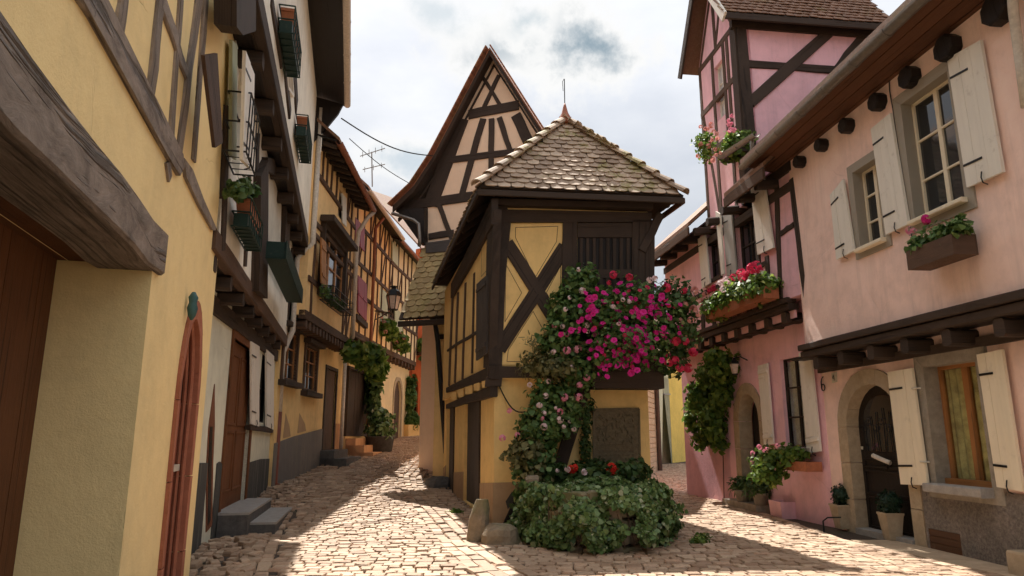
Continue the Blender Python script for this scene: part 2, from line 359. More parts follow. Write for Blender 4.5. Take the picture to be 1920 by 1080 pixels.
def inst(name, me, parent, M):
    o = bpy.data.objects.new(name, me); col.objects.link(o); o.parent = parent
    off = V((0, 0, 0)); p = parent
    while p is not None: off += p.location; p = p.parent
    o.matrix_local = Matrix.Translation(-off) @ M
    return o
def basis(o, x, y, z):
    x, y, z, o = V(x), V(y), V(z), V(o)
    return Matrix(((x.x, y.x, z.x, o.x), (x.y, y.y, z.y, o.y), (x.z, y.z, z.z, o.z), (0, 0, 0, 1)))

class Plane:
    def __init__(s, o, n): s.o = V(o); s.n = V(n).normalized()
    def P(s, px, py, off=0.):
        r = pdir(px, py); t = (s.o + s.n * off - CAM).dot(s.n) / r.dot(s.n); return CAM + r * t
class Wall(Plane):
    """vertical facade standing on the plan line a-b, its face turned to the street"""
    def __init__(s, a, b, flip=False):
        s.a = V((a[0], a[1], 0)); s.b = V((b[0], b[1], 0)); s.d = (s.b - s.a).normalized(); s.len = (s.b - s.a).length
        n = V((s.d.y, -s.d.x, 0))
        if n.dot(-s.a) < 0: n = -n
        if flip: n = -n
        Plane.__init__(s, s.a, n)
    def uz(s, px, py, off=0.): p = s.P(px, py, off); return ((p - s.a).dot(s.d), p.z)
    def W(s, u, z, off=0.): return s.a + s.d * u + s.n * off + V((0, 0, z))
    def at(s, px, py, off, extra): p = s.P(px, py, off); return p + s.n * extra

def wallmesh(w, outer, holes=(), off=0., reveal=.25, thick=.3):
    """plaster sheet in wall coordinates (u,z) with openings, reveals and outer returns"""
    m = MB(); r = random.random()
    polys = [outer] + list(holes)
    tri = tessellate_polygon([[V((u, z, 0)) for u, z in p] for p in polys])
    flat = [q for p in polys for q in p]
    m.v = [w.W(u, z, off) for u, z in flat]
    for t in tri:
        a, b, c = (m.v[i] for i in t)
        if (b - a).cross(c - a).dot(w.n) < 0: t = t[::-1]
        m.face(tuple(t), [flat[i] for i in t], r)
    st = 0
    for k, p in enumerate(polys):
        dep = thick if k == 0 else reveal; n = len(p); base = len(m.v)
        m.v += [w.W(u, z, off - dep) for u, z in p]
        area = sum(p[i][0] * p[(i + 1) % n][1] - p[(i + 1) % n][0] * p[i][1] for i in range(n))
        for i in range(n):
            j = (i + 1) % n; ids = (st + i, st + j, base + j, base + i)
            m.face(ids, [(0, 0), (1, 0), (1, 1), (0, 1)], r)
        st += n
    return m
def body(parent, mat, w, u0, u1, z0, z1, off, depth, name='wall'):
    """the rest of the house behind its facade: sides, back and top, open to the front"""
    m = MB(); A, B = w.W(u0, z0, off), w.W(u1, z0, off); iv = -w.n * depth; up = V((0, 0, z1 - z0))
    for q in ((A, A + iv, A + iv + up, A + up), (B, B + up, B + iv + up, B + iv), (A + iv, B + iv, B + iv + up, A + iv + up), (A + up, A + iv + up, B + iv + up, B + up)):
        b = len(m.v); m.v += list(q); m.face((b, b + 1, b + 2, b + 3), [(0, 0), (1, 0), (1, 1), (0, 1)], .5)
    return m.build(name, mat, parent)
def pq(w, pts, off=0.): return [w.uz(x, y, off) for x, y in pts]
def lerp2(q, s, t):
    a = (q[0][0] + (q[1][0] - q[0][0]) * s, q[0][1] + (q[1][1] - q[0][1]) * s); b = (q[3][0] + (q[2][0] - q[3][0]) * s, q[3][1] + (q[2][1] - q[3][1]) * s)
    return (a[0] + (b[0] - a[0]) * t, a[1] + (b[1] - a[1]) * t)
def slab(parent, name, mat, w, q, off, thick, uzc=False, kind=None):
    """plate on the facade: polygon q (pixels or uz), front at off, going back by thick"""
    if not uzc: q = pq(w, q, off)
    m = MB(); m.prism([w.W(u, z, off) for u, z in q], -w.n * thick); return m.build(name, mat, parent, kind=kind)
def tb(parent, w, q, off=.03, depth=.14, mat='timber_dark', name='beam', uzc=False, jit=.011):
    """timber on the facade from pixel centre-line (x0,y0,x1,y1,width px) or 4-corner polygon"""
    if len(q) in (5, 6) and not isinstance(q[0], (tuple, list)):
        a = w.P(q[0], q[1], off); b = w.P(q[2], q[3], off)
        # width in metres: half-width offset in pixels across the line, measured at both ends
        dx, dy = q[2] - q[0], q[3] - q[1]; l = math.hypot(dx, dy); nx, ny = -dy / l * .5, dx / l * .5
        ax = (b - a).normalized(); qn = ax.cross(w.n)
        def wd(x, y, wp): return abs((w.P(x + nx * wp, y + ny * wp, off) - w.P(x - nx * wp, y - ny * wp, off)).dot(qn))
        w0 = wd(q[0], q[1], q[4]); w1 = wd(q[2], q[3], q[5] if len(q) > 5 else q[4])
        m = MB(); m.beam(a - w.n * depth / 2, b - w.n * depth / 2, w0, depth, w.n, jit=jit, seg=4, wb=w1); return m.build(name, mat, parent)
    return slab(parent, name, mat, w, q, off, depth, uzc)
def strip(m, w, a, b, wd, off, dep, r=None):
    A = w.W(*a, off); B = w.W(*b, off); m.beam(A - w.n * dep / 2, B - w.n * dep / 2, wd, dep, w.n, ch=.004, r=r)
def window(parent, w, q, off, frame='paint_white', fw=.05, cols=2, rows=3, glass='glass', mull=.028, curtain=None, uzc=False, mid=None, back=True):
    """glazed window in quad q TL,TR,BR,BL; panes are children of the window"""
    if not uzc: q = pq(w, q, off)
    m = MB()
    for i in range(4): strip(m, w, q[i], q[(i + 1) % 4], fw, off, .07)
    for c in range(1, cols):
        s = c / cols; strip(m, w, lerp2(q, s, 0), lerp2(q, s, 1), (mid or mull), off - .004, .06)
    for r_ in range(1, rows):
        t_ = r_ / rows; strip(m, w, lerp2(q, 0, t_), lerp2(q, 1, t_), mull, off - .008, .045)
    o = m.build('window', frame, parent)
    for c in range(cols):
        for r_ in range(rows):
            g = MB(); e = .006
            pts = [lerp2(q, (c + e) / cols, (r_ + e) / rows), lerp2(q, (c + 1 - e) / cols, (r_ + e) / rows), lerp2(q, (c + 1 - e) / cols, (r_ + 1 - e) / rows), lerp2(q, (c + e) / cols, (r_ + 1 - e) / rows)]
            g.prism([w.W(u, z, off - .035) for u, z in pts], -w.n * .006); g.build('pane', glass, o)
    if curtain:
        g = MB(); n = 14; top = [lerp2(q, i / n, .03) for i in range(n + 1)]; bot = [lerp2(q, i / n, .97) for i in range(n + 1)]
        for i in range(n):
            o1, o2 = off - .06 - .03 * (i % 2), off - .06 - .03 * ((i + 1) % 2)
            b = len(g.v); g.v += [w.W(*top[i], o1), w.W(*top[i + 1], o2), w.W(*bot[i + 1], o2), w.W(*bot[i], o1)]
            g.face((b, b + 1, b + 2, b + 3), [(0, 0)] * 4, .5)
        g.build('curtain', curtain, o)
    return o
def planks(parent, w, q, off, n, mat, thick=.03, name='plank', gap=.004, uzc=False, vertical=True):
    if not uzc: q = pq(w, q, off)
    res = []
    for i in range(n):
        g = gap / max(.05, math.hypot(q[1][0] - q[0][0], q[1][1] - q[0][1])) if vertical else gap / max(.05, math.hypot(q[3][0] - q[0][0], q[3][1] - q[0][1]))
        s0, s1 = i / n + g, (i + 1) / n - g
        pts = [lerp2(q, s0, 0), lerp2(q, s1, 0), lerp2(q, s1, 1), lerp2(q, s0, 1)] if vertical else [lerp2(q, 0, s0), lerp2(q, 1, s0), lerp2(q, 1, s1), lerp2(q, 0, s1)]
        m = MB(); o_ = off + random.uniform(-.003, .003)
        A = [w.W(u, z, o_) for u, z in pts]; m.prism(A, -w.n * thick, ax=(A[3] - A[0]) if vertical else (A[1] - A[0])); res.append(m.build(name, mat, parent))
    return res
def shutter(parent, w, q, off, mat='paint_white', n=3, battens=(.14, .86), uzc=False, thick=.035, bmat=None, hook=True):
    """board shutter standing open on the wall: boards, battens and a hold-back"""
    if not uzc: q = pq(w, q, off)
    m = MB(); m.prism([w.W(u, z, off - .012) for u, z in q], -w.n * (thick - .012)); s = m.build('shutter', mat, parent)
    planks(s, w, q, off, n, mat, .012, 'board', .0025, True)
    for t_ in battens or ():
        m = MB(); a, b = lerp2(q, .06, t_), lerp2(q, .94, t_); strip(m, w, a, b, .07, off + .022, .022); m.build('batten', bmat or mat, s)
    if hook:
        for t_ in (.16, .84):
            m = MB(); strip(m, w, lerp2(q, .02, t_), lerp2(q, .55, t_), .028, off + .008, .008); m.build('hinge', 'metal_black' if battens is None else mat, s)
        m = MB(); a = lerp2(q, .5, 1.0); A = w.W(a[0], a[1], off)
        m.tube([A + w.n * .015 + V((0, 0, .10)), A + w.n * .03 + V((0, 0, .03)), A + w.n * .015 + V((0, 0, -.03)), A - w.n * .04 + V((0, 0, -.05))], .008, 6); m.build('holdback', 'metal_black', s)
    return s
def arch(uL, uR, z0, zs, zt, n=14, pointed=False):
    c = (uL + uR) / 2; r = (uR - uL) / 2; pts = [(uL, z0), (uL, zs)]
    for i in range(1, n):
        a = math.pi * (1 - i / n)
        x = math.cos(a); y = math.sin(a)
        if pointed: y = y ** .82 * (1 - .10 * (1 - abs(x)) ** 0.0) if False else (1 - abs(x) ** 1.7) ** .80
        pts.append((c + r * x, zs + (zt - zs) * y))
    pts += [(uR, zs), (uR, z0)]; return pts
def archring(parent, name, mat, w, inner, outer, off, depth, blocks=True, piece='stone'):
    """stone surround as voussoirs and jamb blocks between two matching outlines"""
    o = None; n = len(inner); o = thing_part(parent, name)
    # split straight jambs in three courses
    def dens(p):
        r = []
        for i in range(n - 1):
            k = 3 if (i == 0 or i == n - 2) and blocks else 1
            for j in range(k): r.append((p[i][0] + (p[i + 1][0] - p[i][0]) * j / k, p[i][1] + (p[i + 1][1] - p[i][1]) * j / k))
        return r + [p[-1]]
    a, b = dens(inner), dens(outer); step = [0, 1, 2, 3]
    idx = list(range(len(a)))
    cuts = [0, 1, 2, 3] + list(range(5, len(a) - 4, 2)) + [len(a) - 4, len(a) - 3, len(a) - 2, len(a) - 1]
    for c0, c1 in zip(cuts[:-1], cuts[1:]):
        poly = [a[i] for i in range(c0, c1 + 1)] + [b[i] for i in range(c1, c0 - 1, -1)]
        cx = sum(p[0] for p in poly) / len(poly); cz = sum(p[1] for p in poly) / len(poly)
        poly = [(cx + (u - cx) * .985, cz + (z - cz) * .985) for u, z in poly]
        m = MB(); m.prism([w.W(u, z, off + random.uniform(0, .006)) for u, z in poly], -w.n * depth); m.build(piece, mat, o)
    return o
def thing_part(parent, name):
    o = bpy.data.objects.new(name, None); col.objects.link(o); o.parent = parent; o.empty_display_size = .1; return o

# ---------------------------------------------------------------- foliage
LEAF = [(-.5, 0), (-.42, .42), (0, 1), (.42, .42), (.5, 0), (0, -.12)]
IVY = [(0, -.08), (-.5, .12), (-.42, .55), (0, 1), (.42, .55), (.5, .12)]
def leaves(name, mat, parent, P, Nrm, size, shape=LEAF, jit=.7, fold=.18, kind=None):
    """one mesh of many small leaves at points P looking roughly along Nrm"""
    n = len(P); P = np.asarray(P, float); Nrm = np.asarray(Nrm, float) + rng.normal(0, jit, (n, 3)); Nrm /= np.linalg.norm(Nrm, axis=1)[:, None] + 1e-9
    T = rng.normal(0, 1, (n, 3)); T[:, 2] -= .6; T -= Nrm * np.sum(T * Nrm, 1)[:, None]; T /= np.linalg.norm(T, axis=1)[:, None] + 1e-9
    B = np.cross(Nrm, T); sz = size * rng.uniform(.45, 1.35, n)
    k = len(shape); sh = np.array(shape); verts = np.zeros((n, k, 3))
    for i, (x, y) in enumerate(sh):
        verts[:, i] = P + (B * x + T * y + Nrm * (abs(x) * fold * 2 - .25 * fold * y)) * sz[:, None]
    off = V((0, 0, 0)); p = parent
    while p is not None: off += p.location; p = p.parent
    verts = verts.reshape(-1, 3)
    if parent is None: off = V((verts[:, 0].mean(), verts[:, 1].mean(), verts[:, 2].min()))
    verts -= np.array(off)
    me = bpy.data.meshes.new(name); me.vertices.add(n * k); me.vertices.foreach_set('co', verts.ravel())
    me.loops.add(n * k); me.loops.foreach_set('vertex_index', np.arange(n * k, dtype=np.int32))
    me.polygons.add(n); me.polygons.foreach_set('loop_start', np.arange(0, n * k, k, dtype=np.int32)); me.polygons.foreach_set('loop_total', np.full(n, k, np.int32))
    at = me.attributes.new('rnd', 'FLOAT', 'FACE'); at.data.foreach_set('value', np.clip(rng.normal(.5, .24, n), 0, 1).astype(np.float32))
    me.materials.append(MATS[mat]); me.update(calc_edges=True); me.validate()
    o = bpy.data.objects.new(name, me); col.objects.link(o)
    if parent is None: o.location = off
    else: o.parent = parent
    if kind: o['kind'] = kind
    return o
def blob_pts(c, r, n, shell=.55, up=0., bias=(0, 0, 0)):
    """points in an uneven ellipsoid, thicker towards the outside; normals outward"""
    d = rng.normal(0, 1, (n, 3)) + np.array(bias); d /= np.linalg.norm(d, axis=1)[:, None]
    rad = shell + (1 - shell) * rng.uniform(0, 1, n) ** .6
    lump = np.array([noise.noise(V(q) * 2.6 + V(c) * 3.1) for q in d]) * .62 + 1
    p = np.array(c) + d * (rad * lump)[:, None] * np.array(r); nn = d.copy(); nn[:, 2] += up; return p, nn
def blobs(lst, shell=.45, up=.4):
    P, Nn = [], []
    for c, r, n in lst:
        if isinstance(r, (int, float)): r = (r, r, r)
        a, b = blob_pts(c, r, n, shell, up); P.append(a); Nn.append(b)
    return np.concatenate(P), np.concatenate(Nn)
def flower_mesh(kind):
    m = MB()
    if kind == 'head':                      # round geranium head of many florets
        for i in range(16):
            d = V((random.gauss(0, 1), random.gauss(0, 1), abs(random.gauss(0, 1)) * .9 - .15)).normalized(); c = d * .8
            x = d.orthogonal().normalized(); y = d.cross(x); a0 = random.random() * 6
            for k in range(4):
                a = a0 + k * math.pi / 2; e = x * math.cos(a) + y * math.sin(a); f = d.cross(e)
                b = len(m.v); m.v += [c, c + e * .26 + f * .2 + d * .08, c + e * .46 + d * .02, c + e * .26 - f * .2 + d * .08]
                m.face((b, b + 1, b + 2, b + 3), [(0, 0)] * 4, random.random())
    elif kind == 'loose':                   # trailing geranium: few narrow florets
        for i in range(11):
            d = V((random.gauss(0, 1), random.gauss(0, 1), random.gauss(.2, .5))).normalized(); c = d * .66
            x = d.orthogonal().normalized(); y = d.cross(x); a0 = random.random() * 6
            for k in range(5):
                a = a0 + k * math.pi / 2.5; e = x * math.cos(a) + y * math.sin(a); f = d.cross(e)
                b = len(m.v); m.v += [c, c + e * .3 + f * .2 + d * .05, c + e * .52, c + e * .3 - f * .2 + d * .05]
                m.face((b, b + 1, b + 2, b + 3), [(0, 0)] * 4, random.random())
    else:                                   # petunia trumpet, opening along +z
        n = 10; base = 0; m.v.append(V((0, 0, -.35)))
        for ri, (rr, zz) in enumerate(((.28, .0), (.72, .22), (1.0, .18))):
            for k in range(n):
                a = 2 * math.pi * k / n; q = rr * (1 + (.07 if k % 2 else -.07) * (ri > 0)); m.v.append(V((q * math.cos(a), q * math.sin(a), zz)))
        for k in range(n): m.face((0, 1 + k, 1 + (k + 1) % n), [(0, 0)] * 3, .0)
        for ri in range(2):
            for k in range(n):
                a, b = 1 + ri * n + k, 1 + ri * n + (k + 1) % n; m.face((a, a + n, b + n, b), [(0, 0)] * 4, .4 + .4 * (k % 2))
    return m
FM = {}
def flowers(parent, kind, mat, pts, nrm, size, name='blossom'):
    for p, d in zip(pts, nrm):
        key = (kind, mat, random.randrange(3))
        if key not in FM:
            mm = flower_mesh(kind); me = bpy.data.meshes.new(name); me.from_pydata(mm.v, [], mm.f)
            at = me.attributes.new('rnd', 'FLOAT', 'FACE'); at.data.foreach_set('value', mm.r); me.materials.append(MATS[mat]); FM[key] = me
        z = (V(d) + V((random.gauss(0, .55), random.gauss(0, .55), random.gauss(0, .55)))).normalized(); x = z.orthogonal().normalized(); y = z.cross(x); s_ = size * random.uniform(.6, 1.2)
        inst(name, FM[key], parent, basis(p, x * s_, y * s_, z * s_))

# ---------------------------------------------------------------- roof tiles
def tile_mesh(mat, w=.19, l=.34, t=.016, n=6, name='tile'):
    m = MB(); lo = [(-w / 2, l)] + [(-w / 2, w * .32)] + [(-w / 2 * math.cos(math.pi * i / n), w * .32 - w * .32 * math.sin(math.pi * i / n)) for i in range(1, n)] + [(w / 2, w * .32), (w / 2, l)]
    bow = lambda x, y: .012 * (1 - (2 * x / w) ** 2)
    m.hull([[V((x, y, bow(x, y) - t)) for x, y in lo], [V((x, y, bow(x, y))) for x, y in lo]], (0, 1, 0), 0.)
    me = bpy.data.meshes.new(name); me.from_pydata(m.v, [], m.f); at = me.attributes.new('rnd', 'FLOAT', 'FACE'); at.data.foreach_set('value', m.r)
    me.materials.append(MATS[mat]); return me, m
def tile_field(parent, mat, poly, o, x, y, w=.2, e=.16, l=.34, single=True, lim=300, lift=.02, skip=None, sort=None):
    """beaver-tail tiles over polygon poly (in x,y of the slope plane); single tiles or one joined part"""
    x, y = V(x).normalized(), V(y).normalized(); z = x.cross(y); o = V(o)
    me, proto = tile_mesh(mat, w * .965, l)
    def inside(px, py):
        c = False; n = len(poly)
        for i in range(n):
            (x1, y1), (x2, y2) = poly[i], poly[(i + 1) % n]
            if (y1 > py) != (y2 > py) and px < (x2 - x1) * (py - y1) / (y2 - y1) + x1: c = not c
        return c
    ys = [p[1] for p in poly]; xs = [p[0] for p in poly]; spots = []
    k = 0; yy = min(ys) - .02
    while yy < max(ys):
        xx = min(xs) - w + (w / 2 if k % 2 else 0)
        while xx < max(xs) + w:
            if inside(xx, yy + e * .55): spots.append((xx, yy, k))
            xx += w
        yy += e; k += 1
    tilt = math.atan(.020 / e) * .9; joined = MB()
    for i, (a, b, k) in enumerate(spots):
        j = random.gauss; p = o + x * (a + j(0, .006)) + y * (b + j(0, .008)) + z * (lift + .012 + random.uniform(0, .008))
        ang = tilt + j(0, .02); yy_ = y * math.cos(ang) - z * math.sin(ang); zz = x.cross(yy_); rot = j(0, .025)
        x2 = x * math.cos(rot) + yy_ * math.sin(rot); y2 = yy_ * math.cos(rot) - x * math.sin(rot); z2 = (zz + x2 * j(0, .02)).normalized()
        if single and i < lim: inst('tile', me, parent, basis(p, x2, y2, z2))
        else:
            r = random.random(); B = len(joined.v); joined.v += [p + x2 * q.x + y2 * q.y + z2 * q.z for q in proto.v]
            for f in proto.f: joined.face(tuple(B + q for q in f), [(0, 0)] * len(f), r)
    if joined.v: joined.build('tile_field', mat, parent, kind='stuff')
    return len(spots)
# ---------------------------------------------------------------- plan of the place
def sst(a, b, x): t = min(1, max(0, (x - a) / (b - a))); return t * t * (3 - 2 * t)
def zg(X, Y):
    zL = .07 * (min(Y, 40) - 11) if Y > 11 else 0.
    zT = .02 * max(0, min(Y, 20) - 12); zT = zT + (zL - zT) * sst(18, 27, Y)
    s = sst(-4.2, -1.9, X); z = zL * (1 - s) + zT * s
    return z * (1 - sst(-.3, 2.3, X))
def gnd(px, py):
    r = pdir(px, py); t = CAMH / max(1e-3, -r.z) if r.z < 0 else 30.
    lo, hi = 2., 80.
    for _ in range(60):
        t = (lo + hi) / 2; p = CAM + r * t
        if p.z > zg(p.x, p.y): lo = t
        else: hi = t
    return CAM + r * lo
L1 = Wall((-1.05, -1.0), (-3.37, 7.7)); L2 = Wall((-3.74, 7.6), (-5.64, 15.9)); L3 = Wall((-5.27, 16.0), (-5.38, 21.0))
L4 = Wall((-5.38, 21.02), (-5.15, 26.8)); L5 = Wall((-5.15, 26.82), (-4.7, 31.8)); L6 = Wall((-4.62, 32.2), (-1.6, 36.0))
C0 = V((-.31, 12.1, 0)); TLd = V((-.21, 1, 0)).normalized(); TFd = V((1, .0977, 0)).normalized(); TW, TD = 2.72, 7.6
TF = Wall(C0, C0 + TFd * TW); TL = Wall(C0, C0 + TLd * TD)
R1 = Wall((5.83, 6.6), (5.3, 12.2)); R2 = Wall((5.28, 12.22), (4.5, 18.5))
TOWER = [C0, C0 + TFd * TW, C0 + TFd * TW + TLd * TD, C0 + TLd * TD]
def in_poly(p, poly):
    c = False; n = len(poly)
    for i in range(n):
        a, b = poly[i], poly[(i + 1) % n]
        if (a[1] > p[1]) != (b[1] > p[1]) and p[0] < (b[0] - a[0]) * (p[1] - a[1]) / (b[1] - a[1]) + a[0]: c = not c
    return c
def pl_x(pts, y):
    for a, b in zip(pts[:-1], pts[1:]):
        if a[1] <= y <= b[1]: return a[0] + (b[0] - a[0]) * (y - a[1]) / (b[1] - a[1])
    return pts[-1][0] if y > pts[-1][1] else pts[0][0]
LEFTW = [(-.5, -3), (-1.05, -1.0), (-3.45, 7.7), (-3.74, 7.75), (-5.6, 15.9), (-5.3, 16), (-5.38, 21), (-5.15, 26.8), (-4.7, 31.8), (-4.62, 40)]
RIGHTW = [(6.6, -3), (5.83, 6.6), (5.3, 12.2), (4.5, 18.5), (10, 18.6), (14, 40)]

# ---------------------------------------------------------------- ground
def grid(xs, ys, f):
    m = MB(); m.v = [V((x, y, f(x, y))) for y in ys for x in xs]; n = len(xs)
    for j in range(len(ys) - 1):
        for i in range(n - 1): m.face((j * n + i, j * n + i + 1, (j + 1) * n + i + 1, (j + 1) * n + i), [(0, 0)] * 4, .5)
    return m
xs = [-600, -200, -60, -25, -12] + [x * .5 for x in range(-20, 25)] + [16, 25, 60, 200, 600]
ys = [-400, -100, -30, -10] + [y * 1. for y in range(-6, 42)] + [46, 60, 120, 300, 900]
tag(grid(xs, ys, lambda x, y: zg(x, y) - .05).build('ground', 'earth'), kind='structure')
street = grid([x * .25 for x in range(-26, 48)], [y * .5 for y in range(-8, 86)], lambda x, y: zg(x, y)).build('street', 'joint_sand')
tag(street, kind='structure')

# cobbles ------------------------------------------------------------------
BORDER = [gnd(x, y) for x, y in ((455, 1180), (482, 1100), (497, 1060), (520, 1000), (548, 950), (590, 905), (640, 868), (672, 852), (705, 838))]
BL = [(p.x, p.y) for p in BORDER]
TB = [gnd(x, y) for x, y in ((1150, 1170), (1020, 1120), (940, 1075), (880, 1030), (838, 985), (800, 945), (772, 915), (768, 895), (790, 870))]
PLANT = [(1.18 + .98 * math.cos(math.pi * (1 + i / 10)), 10.75 + 1.42 * math.sin(math.pi * (1 + i / 10))) for i in range(11)] + [(2.16, 12.3), (.2, 12.2)]
RB = [gnd(x, y) for x, y in ((1340, 943), (1400, 955), (1470, 980), (1583, 1017), (1675, 1040), (1740, 1055), (1828, 1076), (1960, 1105))]
RBL = sorted([(p.x, p.y) for p in RB], key=lambda q: q[1]); RBL = [(RBL[0][0] + .05, 6.0)] + RBL
def stone_shape(m, c, ax, ay, w, d, h, r):
    """sett: box with worn, rounded top"""
    b = len(m.v); e = min(w, d) * .10
    j = lambda s: random.uniform(-s, s)
    for k, (ww, dd, zz) in enumerate(((w, d, -.05), (w, d, h * .35), (w - e, d - e, h), (w - 2.6 * e, d - 2.6 * e, h * 1.14))):
        for sx, sy in ((-1, -1), (1, -1), (1, 1), (-1, 1)):
            m.v.append(c + ax * (sx * ww / 2 + j(.05) * w) + ay * (sy * dd / 2 + j(.05) * d) + V((0, 0, zz + j(.003))))
    for k in range(3):
        for i in range(4):
            a = b + k * 4 + i; a2 = b + k * 4 + (i + 1) % 4; m.face((a, a2, a2 + 4, a + 4), [(0, 0)] * 4, r)
    m.face((b + 12, b + 13, b + 14, b + 15), [(0, 0)] * 4, r)
stones = []          # (centre, ax, ay, w, d, h)
def near_line(p, pts, dmin):
    for a, b in zip(pts[:-1], pts[1:]):
        ab = (b[0] - a[0], b[1] - a[1]); l2 = ab[0] ** 2 + ab[1] ** 2; t_ = max(0, min(1, ((p[0] - a[0]) * ab[0] + (p[1] - a[1]) * ab[1]) / l2))
        if math.hypot(p[0] - a[0] - ab[0] * t_, p[1] - a[1] - ab[1] * t_) < dmin: return True
    return False
TBL = [(p.x, p.y) for p in TB]
Y = 5.4
while Y < 37:
    dep = random.uniform(.125, .165); X = -6 + random.random() * .2
    while X < 12:
        w_ = random.uniform(.11, .21); xc = X + w_ / 2; yc = Y + .10 * math.sin(xc * 1.1 + Y * .25) + .04 * math.sin(xc * 3.1 + Y)
        X += w_ + .012
        if not (pl_x(LEFTW, yc) + .05 < xc < pl_x(RIGHTW, yc) - .02): continue
        if in_poly((xc, yc), TOWER) or in_poly((xc, yc), PLANT): continue
        if yc < BL[-1][1] and xc < pl_x(BL, yc) + .1: continue
        if near_line((xc, yc), TBL, .33): continue
        if yc < RBL[-1][1] and xc > pl_x(RBL, yc) - .05: continue
        if Y > 22 and xc > 1: 
            if not (3.9 < xc): continue
        a_ = random.gauss(.0, .05) + .10 * math.cos(xc * 1.1 + Y * .25); ax = V((math.cos(a_), math.sin(a_), 0)); ay = V((-ax.y, ax.x, 0))
        stones.append((V((xc, yc, zg(xc, yc) + random.gauss(0, .004))), ax, ay, w_, dep, random.uniform(.022, .036)))
    Y += dep + .012
def along(pts, offs, lw, wd, jit=.02):
    P = [V((p[0], p[1], 0)) for p in pts]; acc = 0
    for a, b in zip(P[:-1], P[1:]):
        d = (b - a); L_ = d.length; d.normalize(); q = V((-d.y, d.x, 0)); s_ = acc
        while s_ < L_:
            ln = random.uniform(*lw); c = a + d * (s_ + ln / 2)
            for o_ in offs:
                c2 = c + q * (o_ + random.gauss(0, jit * .3)) + d * random.uniform(-.1, .1) * (len(offs) > 1)
                if not in_poly((c2.x, c2.y), TOWER) and not in_poly((c2.x, c2.y), PLANT):
                    stones.append((V((c2.x, c2.y, zg(c2.x, c2.y) + random.gauss(0, .003))), d, q, ln, wd, random.uniform(.026, .04)))
            s_ += ln + .012
        acc = s_ - L_
along(BL, (.0, .17), (.2, .34), .15)
along(TBL, (-.25, -.08, .09, .26), (.2, .36), .16)
along(RBL, (0.,), (.16, .3), .14)
# rough rubble paving between the left gutter and the houses
for i in range(1500):
    y_ = random.uniform(6.5, 24); x0, x1 = pl_x(LEFTW, y_) + .06, pl_x(BL, y_) - .12
    if x1 <= x0: continue
    x_ = random.uniform(x0, x1)
    if any(abs(x_ - s_[0].x) < .085 and abs(y_ - s_[0].y) < .13 for s_ in stones[-420:]): continue
    a_ = random.gauss(1.75, .35); ax = V((math.cos(a_), math.sin(a_), 0)); ay = V((-ax.y, ax.x, 0))
    stones.append((V((x_, y_, zg(x_, y_) + random.uniform(-.005, .02))), ax, ay, random.uniform(.14, .26), random.uniform(.08, .13), random.uniform(.03, .05)))
def vis(s_):
    c = s_[0] - CAM; d = c.y * math.cos(TH) + c.z * math.sin(TH); px = 960 + FPX * c.x / d; py = 540 - FPX * (-c.y * math.sin(TH) + c.z * math.cos(TH)) / d
    return s_[3] * s_[4] / d ** 3 if (0 < px < 1920 and py < 1085) else 0
stones.sort(key=vis, reverse=True)
protos = []
for i in range(10):
    m = MB(); stone_shape(m, V((0, 0, 0)), V((1, 0, 0)), V((0, 1, 0)), 1., 1., 1., 0.)
    for q in m.v:
        if q.z < .2: q.z = min(q.z, -1.2)
    me = bpy.data.meshes.new('cobble'); me.from_pydata(m.v, [], m.f); at = me.attributes.new('rnd', 'FLOAT', 'FACE'); at.data.foreach_set('value', m.r); me.materials.append(MATS['cobble']); protos.append(me)
for c, ax, ay, w_, d_, h_ in stones[:300]: inst('cobble', random.choice(protos), street, basis(c, ax * w_, ay * d_, V((0, 0, 1)) * h_))
m = MB()
for c, ax, ay, w_, d_, h_ in stones[300:]: stone_shape(m, c, ax, ay, w_, d_, h_, random.random())
m.build('cobble_field', 'cobble', street, kind='stuff')
# smooth flagstones along the salmon house
m0 = None
pav = MB()
edge = [V((p[0], p[1], 0)) for p in RBL if p[1] < 12.3][::-1]
flag = []
for a, b in zip(edge[:-1], edge[1:]):
    wa, wb = pl_x(RIGHTW, a.y) - .01, pl_x(RIGHTW, b.y) - .01
    k = max(1, int((a - b).length / 1.1))
    for i in range(k):
        p, q = a.lerp(b, i / k + .006), a.lerp(b, (i + 1) / k - .006); xa = wa + (wb - wa) * (i / k + .006); xb = wa + (wb - wa) * ((i + 1) / k - .006)
        flag.append([(p.x + .09, p.y), (xa, p.y), (xb, q.y), (q.x + .09, q.y)])
pv = None
for f in flag:
    m = MB(); m.prism([V((x, y, .035)) for x, y in f], (0, 0, -.12)); o = m.build('flagstone' if pv else 'pavement', 'stone_paving', pv)
    if pv is None: pv = o; tag(pv, kind='structure')
